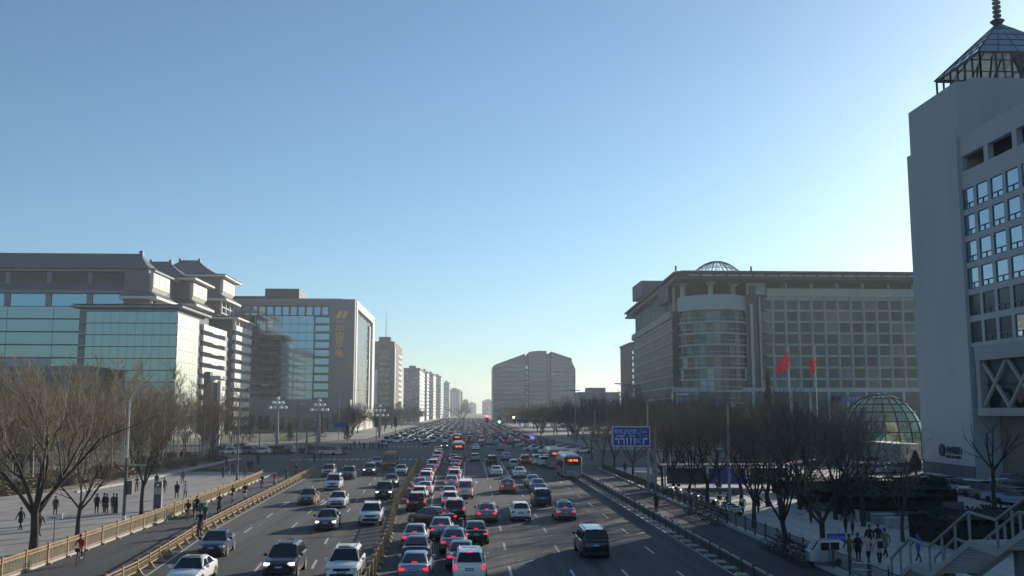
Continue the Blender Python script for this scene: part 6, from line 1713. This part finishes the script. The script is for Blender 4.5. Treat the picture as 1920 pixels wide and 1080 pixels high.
for a, b in zip(ptsr, ptsr[1:]):
    fl = abs(b.z - a.z) < .4
    if fl: MB().box(.06, WID - .06, min(a.y, b.y), max(a.y, b.y), a.z - RH - .14, a.z - RH - .02).build('landing', 'concrete', fs)
    else:
        n = max(2, int(abs(b.z - a.z) / .16))
        for i in range(n):
            c = a.lerp(b, (i + .5) / n); dy_ = abs(b.y - a.y) / n / 2 + .02; MB().box(.06, WID - .06, c.y - dy_, c.y + dy_, c.z - RH - .1, c.z - RH - .02).build('tread', 'concrete', fs)
for i in (2, 4):
    c = ptsr[i]; MB().box(WID / 2 - .2, WID / 2 + .2, c.y + .2, c.y + .6, -.1, c.z - RH - .16).build('column', 'stone_dark', fs)
# end gate rails by the stair foot
q = G(1640, 1096, .12)
t = thing('barrier', 'short pale tube barrier at the foot of the stairs', 'barrier', q)
for z in (1.05, .7): MB().tube((-.9, .6, z), (.7, -.2, z), .04, None, 6).build('rail', 'rubber_foot', t)
for (x, y) in ((-.9, .6), (.7, -.2), (-.1, .2)): MB().tube((x, y, 0), (x, y, 1.05), .05, None, 6).build('post', 'steel_pole', t)
# ================================================================ PEOPLE, CYCLES
def skin_mesh(name, verts, edges, radii, mats, sub=1, paint=None):
    me = bpy.data.meshes.new('t'); me.from_pydata(verts, edges, []); o = bpy.data.objects.new('t', me); COL.objects.link(o)
    md = o.modifiers.new('s', 'SKIN'); md.use_smooth_shade = True; md.branch_smoothing = .5
    if sub: ms = o.modifiers.new('b', 'SUBSURF'); ms.levels = sub; ms.render_levels = sub
    sv = me.skin_vertices[0].data
    for i, r in enumerate(radii): sv[i].radius = r if isinstance(r, tuple) else (r, r)
    sv[0].use_root = True
    bpy.context.view_layer.update()
    out = bpy.data.meshes.new_from_object(o.evaluated_get(bpy.context.evaluated_depsgraph_get()))
    bpy.data.objects.remove(o); bpy.data.meshes.remove(me)
    out.name = name; out.materials.clear()
    for m in mats: out.materials.append(mt[m])
    if paint:
        for p in out.polygons: p.material_index = paint(p.center)
    return out
def person_meshes(pose):
    V = []; E = []; Rr = []
    def v(p, r, par=None):
        V.append(p); Rr.append(r)
        if par is not None: E.append((par, len(V) - 1))
        return len(V) - 1
    ride = pose == 'ride'; sway = {'walk': .28, 'stride': .36, 'stand': .04, 'ride': 0}[pose]
    if ride:
        pel = v((0, -.12, .95), (.16, .13)); ch0 = v((0, -.04, 1.14), (.15, .12), pel); ch = v((0, .06, 1.36), (.175, .125), ch0); nk = v((0, .12, 1.52), .055, ch); hd = v((0, .15, 1.62), (.078, .09), nk); ht = v((0, .15, 1.74), (.07, .08), hd); nose = v((0, .255, 1.65), .018, hd)
        legs = [((s * .10, .22, .80 if s > 0 else .92), (s * .11, .12, .40 if s > 0 else .55), (s * .11, .26, .34 if s > 0 else .48)) for s in (1, -1)]
        arms = [((s * .21, .16, 1.34), (s * .27, .32, 1.16), (s * .25, .52, 1.06)) for s in (1, -1)]
    else:
        pel = v((0, 0, .94), (.155, .115)); ch0 = v((0, 0, 1.12), (.14, .11), pel); ch = v((0, .01, 1.36), (.17, .12), ch0); nk = v((0, .02, 1.50), .055, ch); hd = v((0, .03, 1.60), (.076, .09), nk); ht = v((0, .02, 1.71), (.07, .08), hd); nose = v((0, .128, 1.62), .018, hd)
        legs = [((s * .10, s * sway * .35, .50), (s * .10, s * sway * .8 - (.05 if s < 0 else 0), .10), (s * .10, s * sway * .8 + .13, .045)) for s in (1, -1)]
        arms = [((s * .24, -s * sway * .4, 1.15), (s * .26, -s * sway * .6 + .08, .92), (s * .255, -s * sway * .65 + .14, .84)) for s in (1, -1)]
    for s, (kn, an, toe) in zip((1, -1), legs):
        h = v((s * .09, (-.1 if ride else 0), .88 if not ride else .92), .095, pel); k = v(kn, .065, h); a = v(an, .048, k); v(toe, .042, a)
    hands = []
    for s, (el, wr, hn) in zip((1, -1), arms):
        sh = v((s * .17, .06 if ride else .01, 1.41), .075, ch); e = v(el, .055, sh); w = v(wr, .036, e); h = v(hn, (.022, .04), w); hands.append(Vector(hn))
        d = (Vector(hn) - Vector(wr)).normalized()
        for f in range(4):
            b = Vector(hn) + d * (.06 + .012 * (f in (1, 2))) + Vector((0, (f - 1.5) * .02, 0)); v(tuple(b), .008, h)
        v(tuple(Vector(hn) + Vector((-s * .035, .03, -.01))), .009, h)
    hz0 = 1.53 if not ride else 1.56
    def paint(c):
        if any((c - h).length < .075 for h in hands): return 0
        if c.z > hz0 - .02: return 0
        lim = .86 if not ride else .95
        if ride:
            if c.z < .42 and c.y > .16 or c.z < .36: return 3
            return 1 if (c.z > 1.0 or (c.z > .88 and c.y < -.02)) else 2
        if c.z < .075: return 3
        if c.z > lim - .12 or abs(c.x) > .205: return 1
        return 2
    body = skin_mesh('body', V, E, Rr, ['skin', 'cloth_black', 'cloth_denim', 'cloth_black'], 1, paint)
    hc = Vector(V[hd]).lerp(Vector(V[ht]), .55)
    h = MB(); h.ball((hc.x, hc.y - .018, hc.z + .012), .102, 10, 6, 0, -25, 90, .92, 1.0, 1.08); h.ball((hc.x, hc.y - .045, hc.z - .02), .085, 8, 5, 0, -60, 60, .95, .8, 1.1)
    hair = h.mesh('hair', ['hair'], True, 60)
    f = MB()
    for s in (-1, 1): f.ball((hc.x + s * .03, hc.y + .083, hc.z - .005), .012, 6, 4)
    f.box(hc.x - .022, hc.x + .022, hc.y + .078, hc.y + .09, hc.z - .068, hc.z - .058)
    face = f.mesh('face', ['hair'])
    # coat: open hem shell round hips
    c = MB(); y0 = V[pel][1]
    ring = lambda z, rx, ry, yy=0: [(rx * math.cos(2 * math.pi * i / 12), yy + ry * math.sin(2 * math.pi * i / 12), z) for i in range(12)]
    long_ = c
    long_.loft([ring(.62, .20, .17), ring(.80, .195, .165), ring(1.0, .175, .145), ring(1.2, .17, .14), ring(1.38, .185, .135), ring(1.47, .10, .08, .01)], cap=False)
    coat = c.mesh('coat', ['cloth_black'], True, 60)
    return body, hair, face, coat
PM = {k: person_meshes(k) for k in ('walk', 'stride', 'stand', 'ride')}
bag = MB().box(-.14, .14, -.30, -.16, 1.02, 1.42).mesh('backpack', ['cloth_black'])
def person(px, py, pose, label, top='black', legs='black', rz=0, coat=False, s=1.0, z=.12, group='people on foot', pack=None, loc=None, hair=True):
    q = loc or G(px, py, z); t = thing('person', label, 'person', q, rz, group); t.scale = (s, s, s)
    body, hr, fc, ct = PM[pose]
    o = link('body', body, t)
    for i, m in ((1, 'cloth_' + top), (2, 'cloth_' + legs)): o.material_slots[i].link = 'OBJECT'; o.material_slots[i].material = mt[m]
    link('hair', hr, t); link('face', fc, t)
    if coat:
        c = link('coat', ct, t); c.material_slots[0].link = 'OBJECT'; c.material_slots[0].material = mt['cloth_' + top]
    if pack:
        b = link('backpack', bag, t); b.material_slots[0].link = 'OBJECT'; b.material_slots[0].material = mt['cloth_' + pack]
    return t
# bicycles
def ring_tube(m, c, r, tr, n=18, k=5, mi=0):
    for i in range(n):
        a, b = 2 * math.pi * i / n, 2 * math.pi * (i + 1) / n
        m.tube((c[0], c[1] + r * math.cos(a), c[2] + r * math.sin(a)), (c[0], c[1] + r * math.cos(b), c[2] + r * math.sin(b)), tr, tr, k, mi, False)
fm_ = MB(); P0, P1, P2, P3, P4 = (0, -.5, .34), (0, -.05, .30), (0, -.22, .80), (0, .36, .84), (0, .55, .34)
for a, b, r in ((P0, P1, .015), (P1, P2, .02), (P2, P3, .02), (P1, P3, .022), (P0, P2, .013), (P3, P4, .018), (P3, (0, .33, 1.02), .016)): fm_.tube(a, b, r, r, 6)
fm_.tube((-.28, .30, 1.04), (.28, .30, 1.04), .014, None, 6)
BF = fm_.mesh('frame', ['paint_silver'])
wm = MB(); ring_tube(wm, (0, 0, 0), .32, .022); 
for k in range(9): wm.tube((0, 0, 0), (0, .31 * math.cos(k * .7), .31 * math.sin(k * .7)), .003, None, 3, 0, False)
BW = wm.mesh('wheel', ['tyre']); BS = MB().hexa([(-.09, -.32, .84), (.09, -.32, .84), (.03, -.08, .84), (-.03, -.08, .84)], [(-.08, -.32, .89), (.08, -.32, .89), (.02, -.08, .88), (-.02, -.08, .88)]).mesh('saddle', ['tyre'])
bk = MB().hexa([(-.12, .42, .78), (.12, .42, .78), (.12, .64, .78), (-.12, .64, .78)], [(-.17, .38, 1.0), (.17, .38, 1.0), (.17, .70, 1.0), (-.17, .70, 1.0)]); BB = bk.mesh('basket', ['rail_dark'])
def bicycle(x, y, z, rz, label, group, col='paint_silver'):
    t = thing('bicycle', label, 'bicycle', (x, y, z), rz, group)
    o = link('frame', BF, t); o.material_slots[0].link = 'OBJECT'; o.material_slots[0].material = mt[col]
    link('wheel', BW, t, (0, -.5, .34)); link('wheel', BW, t, (0, .55, .34)); link('saddle', BS, t); link('basket', BB, t)
    return t
# scooters
sb = MB(); sb.loft([[(x * w_, y, z) for x, z in ((-1, a), (1, a), (1, b), (-1, b))] for y, a, b, w_ in ((-.75, .55, .75, .12), (-.4, .38, .82, .16), (-.1, .32, .80, .16), (.05, .30, .36, .17), (.35, .30, .36, .17), (.45, .35, .95, .18), (.55, .6, 1.05, .12))])
SBODY = sb.mesh('body', ['paint_white'], True, 40)
sw = MB(); sw.tube((-.06, 0, 0), (.06, 0, 0), .25, None, 14); SW = sw.mesh('wheel', ['tyre'])
sh = MB(); sh.tube((-.33, .36, 1.10), (.33, .36, 1.10), .018, None, 6); sh.tube((0, .5, .5), (0, .38, 1.1), .025, None, 6); sh.tube((0, .5, .6), (0, .66, .25), .03, None, 6); SH = sh.mesh('handlebar', ['trim_black'])
ss_ = MB().box(-.14, .14, -.62, 0, .821, .90); SS = ss_.mesh('seat', ['tyre']); SR = MB().box(-.18, .18, -.95, -.6, .92, 1.25).mesh('box', ['trim_black'])
def scooter(x, y, z, rz, label, group, col='paint_white', box=False):
    t = thing('scooter', label, 'scooter', (x, y, z), rz, group)
    o = link('body', SBODY, t); o.material_slots[0].link = 'OBJECT'; o.material_slots[0].material = mt[col]
    link('wheel', SW, t, (0, -.55, .25)); link('wheel', SW, t, (0, .66, .25)); link('handlebar', SH, t); link('seat', SS, t)
    if box: link('box', SR, t)
    return t
LP = 'people walking on the left pavement'
for a in [(38, 995, 'walk', 'person in black walking at the far left of the pavement', 'black', 'black', 1.2, True), (73, 1006, 'walk', 'person in dark clothes half hidden by the largest tree trunk', 'black', 'denim', -2.0, False),
          (68, 990, 'stand', 'person in a grey coat just behind the largest tree trunk', 'grey', 'black', .4, True), (103, 968, 'stand', 'person in a dark red coat standing behind the white street sign', 'brown', 'black', 0, True),
          (256, 922, 'walk', 'person in brown walking left of the small tree near the pylon', 'brown', 'black', .3, False), (293, 915, 'stand', 'person in black seen above the information pylon', 'black', 'black', 0, True), (307, 926, 'walk', 'person in black just right of the information pylon', 'black', 'denim', .2, False),
          (331, 935, 'walk', 'person in a long black coat carrying a bag, left of a pair', 'black', 'black', .1, True), (347, 934, 'stride', 'person in a white hooded top, right of a pair', 'white', 'black', .2, False), (342, 908, 'walk', 'lone person in brown walking far back on the left pavement', 'brown', 'brown', 0, False),
          (418, 896, 'stand', 'tall person in black at the left of the group by the curved lamp', 'black', 'black', 1, True), (424, 880, 'stand', 'person in black behind the group by the curved lamp', 'black', 'denim', 2, True), (430, 893, 'stand', 'person with a pale scarf in the group by the curved lamp', 'grey', 'white', -1, False),
          (436, 890, 'walk', 'person in dark clothes right in the group by the curved lamp', 'navy', 'black', 0, False), (459, 896, 'walk', 'person in light grey walking alone right of the curved lamp', 'grey', 'denim', .3, False),
          (465, 884, 'walk', 'person in dark blue, left of a pair beyond the golden railing', 'navy', 'navy', 0, False), (471, 884, 'walk', 'person in black, right of a pair beyond the golden railing', 'black', 'navy', 0, False), (484, 872, 'walk', 'small dark figure walking on the open paving', 'black', 'black', 0, False),
          (590, 868, 'stand', 'dark figure waiting at the end of the bicycle lane, left one', 'black', 'black', 1, False), (602, 865, 'walk', 'dark figure waiting at the end of the bicycle lane, right one', 'black', 'black', 2, True), (1172, 888, 'stand', 'person in black standing between trees on the right pavement', 'black', 'black', 0, True)]:
    person(a[0], a[1], a[2], a[3], a[4], a[5], a[6], a[7], group=LP)
# the close group by the lamp post
for i, (dx, dy, c, lab) in enumerate([(-.9, 0, 'black', 'leftmost person in black of the huddle by the white masted lamp'), (-.45, .5, 'black', 'person with dark hair at the back of the huddle by the white masted lamp'), (0, -.1, 'black', 'long coated person in the middle of the huddle by the white masted lamp'), (.4, .4, 'grey', 'person in grey at the back right of the huddle by the white masted lamp'), (.8, 0, 'black', 'rightmost person in black of the huddle, facing left')]):
    q = G(200, 963, .12); person(0, 0, 'stand', lab, c, 'black', i * 1.3, True, loc=Vector((q.x + dx, q.y + dy, .12)), group=LP)
q = G(217, 963, .12); t = thing('suitcase', 'small black upright suitcase beside the huddle on the left pavement', 'suitcase', q); MB().box(-.2, .2, -.13, .13, .06, .68).build('body', 'trim_black', t); MB().tube((-.12, .1, .68), (-.12, .1, 1.0), .012).build('handle', 'rail_grey', t)
for s_ in (-1, 1): MB().tube((s_ * .17, -.1, .04), (s_ * .12, -.1, .04), .04, None, 8).build('wheel', 'tyre', t)
RP = 'people walking on the right plaza'
for a in [(1231, 962, 'walk', 'person in black walking in the right bicycle lane', 'black', 'black', 0, True, .01), (1365, 962, 'walk', 'person in a brown coat on sunlit paving beside the lamp post', 'brown', 'black', .2, True, .12), (1393, 967, 'walk', 'person in a cream coat on the sunlit paving', 'cream', 'denim', .1, True, .12), (1422, 962, 'walk', 'person in black on the sunlit paving behind a trunk', 'black', 'black', 0, True, .12), (1464, 966, 'stand', 'person in black in the shaded part of the plaza', 'black', 'black', .3, True, .12),
          (1303, 920, 'stand', 'person in dark blue standing by the low blue panel', 'navy', 'navy', 0, False, .12), (1345, 928, 'stride', 'person in black beside the long low bench', 'black', 'black', 1.4, False, .12), (1521, 982, 'walk', 'person in black behind the two dark trunks', 'black', 'black', 0, False, .12),
          (1586, 1000, 'walk', 'person in a dark blue jacket, left at the back of the walking group', 'navy', 'black', 0, False, .12), (1599, 1003, 'walk', 'person in a grey blue jacket next to the dark blue one', 'grey', 'black', 0, False, .12), (1594, 1058, 'walk', 'person with pale trousers and brown jacket near the white van', 'brown', 'grey', .2, False, .12),
          (1610, 1055, 'stand', 'person in a long black down coat in the walking group', 'black', 'black', 0, True, .12), (1629, 1057, 'walk', 'long haired person in a pink jacket, left one', 'pink', 'black', .1, False, .12), (1650, 1060, 'walk', 'person in a pink jacket carrying a dark shoulder bag, right one', 'pink', 'black', -.1, False, .12), (1661, 1044, 'stride', 'person in a grey beige coat at the right of the group', 'khaki', 'black', .2, True, .12),
          (1632, 1036, 'walk', 'dark haired person in black in front of the pink jackets', 'black', 'black', 0, False, .12), (1648, 1034, 'walk', 'person with a black backpack leading the walking group', 'black', 'black', 0, False, .12), (1723, 1054, 'stride', 'person in a blue and white jacket walking alone under the stairs', 'blue', 'denim', .3, False, .12)]:
    person(a[0], a[1], a[2], a[3], a[4], a[5], a[6], a[7], z=a[8], group=RP, pack='black' if 'bag' in a[3] or 'backpack' in a[3] else None)
# riders in the left bicycle lane
CY_ = 'cyclists in the left bicycle lane'
riders = [(150, 1058, 'red', 'black', 'b', 'paint_white', 'person in a red coat riding a bicycle close to the golden railing', 'white bicycle ridden by the person in red'),
          (352, 977, 'black', 'khaki', 'b', 'paint_gold', 'person in black riding a bicycle with bright golden wheels', 'golden bicycle left of the green carrier tricycle'),
          (384, 986, 'teal', 'blue', 's', 'paint_navy', 'person in teal riding a dark scooter by the low rail', 'dark blue scooter next to the low golden rail'),
          (411, 962, 'brown', 'black', 's', 'paint_navy', 'person in dark brown riding a scooter with a round lamp', 'dark scooter with a round front, middle of the bicycle lane'),
          (436, 943, 'brown', 'white', 'b', 'paint_silver', 'person in a maroon jacket riding behind the brown rider', 'bicycle under the person in a maroon jacket'),
          (459, 938, 'black', 'white', 'b', 'paint_white', 'person in black with pale trousers riding alone', 'pale bicycle ridden alone in the lane'),
          (491, 917, 'brown', 'black', 'b', 'paint_silver', 'person in dark brown riding further back by the low rail', 'bicycle further back near the low rail'),
          (515, 912, 'orange', 'black', 's', 'paint_silver', 'person in a rust jacket on a scooter with a pale front', 'pale scooter behind the lone bicycle'),
          (537, 902, 'brown', 'brown', 's', 'paint_brown', 'person in brown on a scooter near the end of the golden railing', 'brown scooter near the end of the golden railing'),
          (555, 893, 'black', 'black', 'b', 'paint_grey', 'last dark rider at the end of the bicycle lane', 'bicycle of the last dark rider'),
          (375, 1003, 'black', 'black', 's', 'paint_black', 'dark hooded rider half hidden by the blue sedan', 'black scooter half hidden behind the low rail')]
for px, py, top, lg, kd, col, lab, vl in riders:
    q = G(px, py); rz = math.pi + R(6)
    (bicycle if kd == 'b' else scooter)(q.x, q.y, .006, rz, vl, 'bicycles and scooters in the left lane', col)
    person(0, 0, 'ride', lab, top, lg, rz, False, loc=Vector((q.x, q.y, .03 if kd == 's' else 0.006)), group=CY_)
# green carrier tricycle with a rider
q = G(372, 968); t = thing('carrier_tricycle', 'green carrier tricycle with a box body beside the golden bicycle', 'tricycle', (q.x, q.y, 0), math.pi)
MB().box(-.5, .5, -1.1, .2, .45, 1.15).build('cargo_box', 'cloth_green', t); MB().tube((0, .2, .6), (0, 1.1, .7), .04).build('frame', 'rail_dark', t); MB().tube((-.3, 1.0, 1.05), (.3, 1.0, 1.05), .02).build('handlebar', 'trim_black', t)
for (x, y) in ((-.52, -.6), (.52, -.6), (0, 1.25)): MB().tube((x - .04, y, .3), (x + .04, y, .3), .3, None, 14).build('wheel', 'tyre', t)
MB().box(-.15, .15, .25, .55, .8, .9).build('seat', 'tyre', t)
person(0, 0, 'ride', 'person in black riding the green carrier tricycle', 'black', 'black', math.pi, False, loc=Vector((q.x, q.y - .55, .06)), group=CY_)
# ranks of bicycles and scooters against the right railing
brg = random.Random(3)
PB = 'bicycles parked along the right railing'
for i in range(24):
    y = 58 + i * .62 if i < 13 else 78 + (i - 13) * 1.0
    bicycle(20.3 + brg.uniform(-.1, .1), y, .006, R(-70 + brg.uniform(-8, 8)), f'parked bicycle, {ORD[i]} from the bridge in the rank along the right railing', PB, brg.choice(['paint_navy', 'paint_silver', 'paint_gold', 'paint_grey']))
for i in range(10):
    q = G(1258 + i * 13, 928 + i * 4.5, .12); scooter(q.x + brg.uniform(-.2, .2), q.y, .12, R(60 + brg.uniform(-15, 15)), f'parked scooter, {ORD[i]} from the left under the plaza trees', 'scooters parked under the plaza trees', brg.choice(['paint_black', 'paint_navy', 'paint_grey', 'paint_silver', 'paint_brown']), i % 3 == 0)
# long low bench and the white three wheeled van
q = G(1320, 928, .12); t = thing('bench', 'long low dark bench slab under the plaza trees', 'bench', q); MB().box(-4, 4, -.4, .4, .3, .75).build('seat', 'stone_dark', t)
for k in (-3.4, 0, 3.4): MB().box(k - .3, k + .3, -.3, .3, 0, .3).build('leg', 'stone_dark', t)
q = G(1553, 1062, .12); t = thing('three_wheeler', 'white three wheeled van with square side windows beside the dark tree', 'three wheeler', (q.x, q.y + .6, .12), R(92)); t.scale = (.86, .86, .9)
m = MB(); m.loft([[(x * w_, y, z) for x, z in ((-1, .3), (1, .3), (1, 1.0), (.92, tz), (-.92, tz), (-1, 1.0))] for y, w_, tz in ((-1.1, .56, 1.6), (-.9, .6, 1.68), (.5, .6, 1.68), (.95, .56, 1.05), (1.2, .45, .9))]); m.build('body', 'paint_silver', t, True, 30)
for sx_ in (-1, 1):
    for ya, yb in ((-.85, -.25), (-.15, .45)): MB().box(min(sx_ * .575, sx_ * .61), max(sx_ * .575, sx_ * .61), ya, yb, 1.02, 1.5).build('side_window', 'car_glass', t)
    MB().tube((sx_ * .5, -.75, .25), (sx_ * .62, -.75, .25), .25, None, 12).build('wheel', 'tyre', t)
MB().tube((-.06, .95, .25), (.06, .95, .25), .25, None, 12).build('wheel', 'tyre', t)
MB().hexa([(-.48, .56, 1.66), (.48, .56, 1.66), (.45, 1.0, 1.08), (-.45, 1.0, 1.08)], [(-.48, .60, 1.67), (.48, .60, 1.67), (.45, 1.03, 1.09), (-.45, 1.03, 1.09)]).build('windscreen', 'car_glass', t)
MB().box(-.2, .2, -1.16, -1.11, .6, .75).build('number_plate', 'plate_blue', t)
# far people waiting at the crossing, tiny
for i in range(16):
    px = 655 + brg.random() * 85; py = 846 - brg.random() * 8; person(px, py, brg.choice(['walk', 'stand']), 'small dark figure waiting at the far left corner of the crossing', brg.choice(['black', 'navy']), 'black', brg.random() * 6, True, z=0, group='people at the far left corner')
for i in range(12):
    px = 962 + brg.random() * 80; py = 832 + brg.random() * 10; person(px, py, brg.choice(['walk', 'stand']), 'small dark figure waiting at the right corner of the crossing', brg.choice(['black', 'navy', 'grey']), 'black', brg.random() * 6, True, z=0, group='people at the right corner of the crossing')
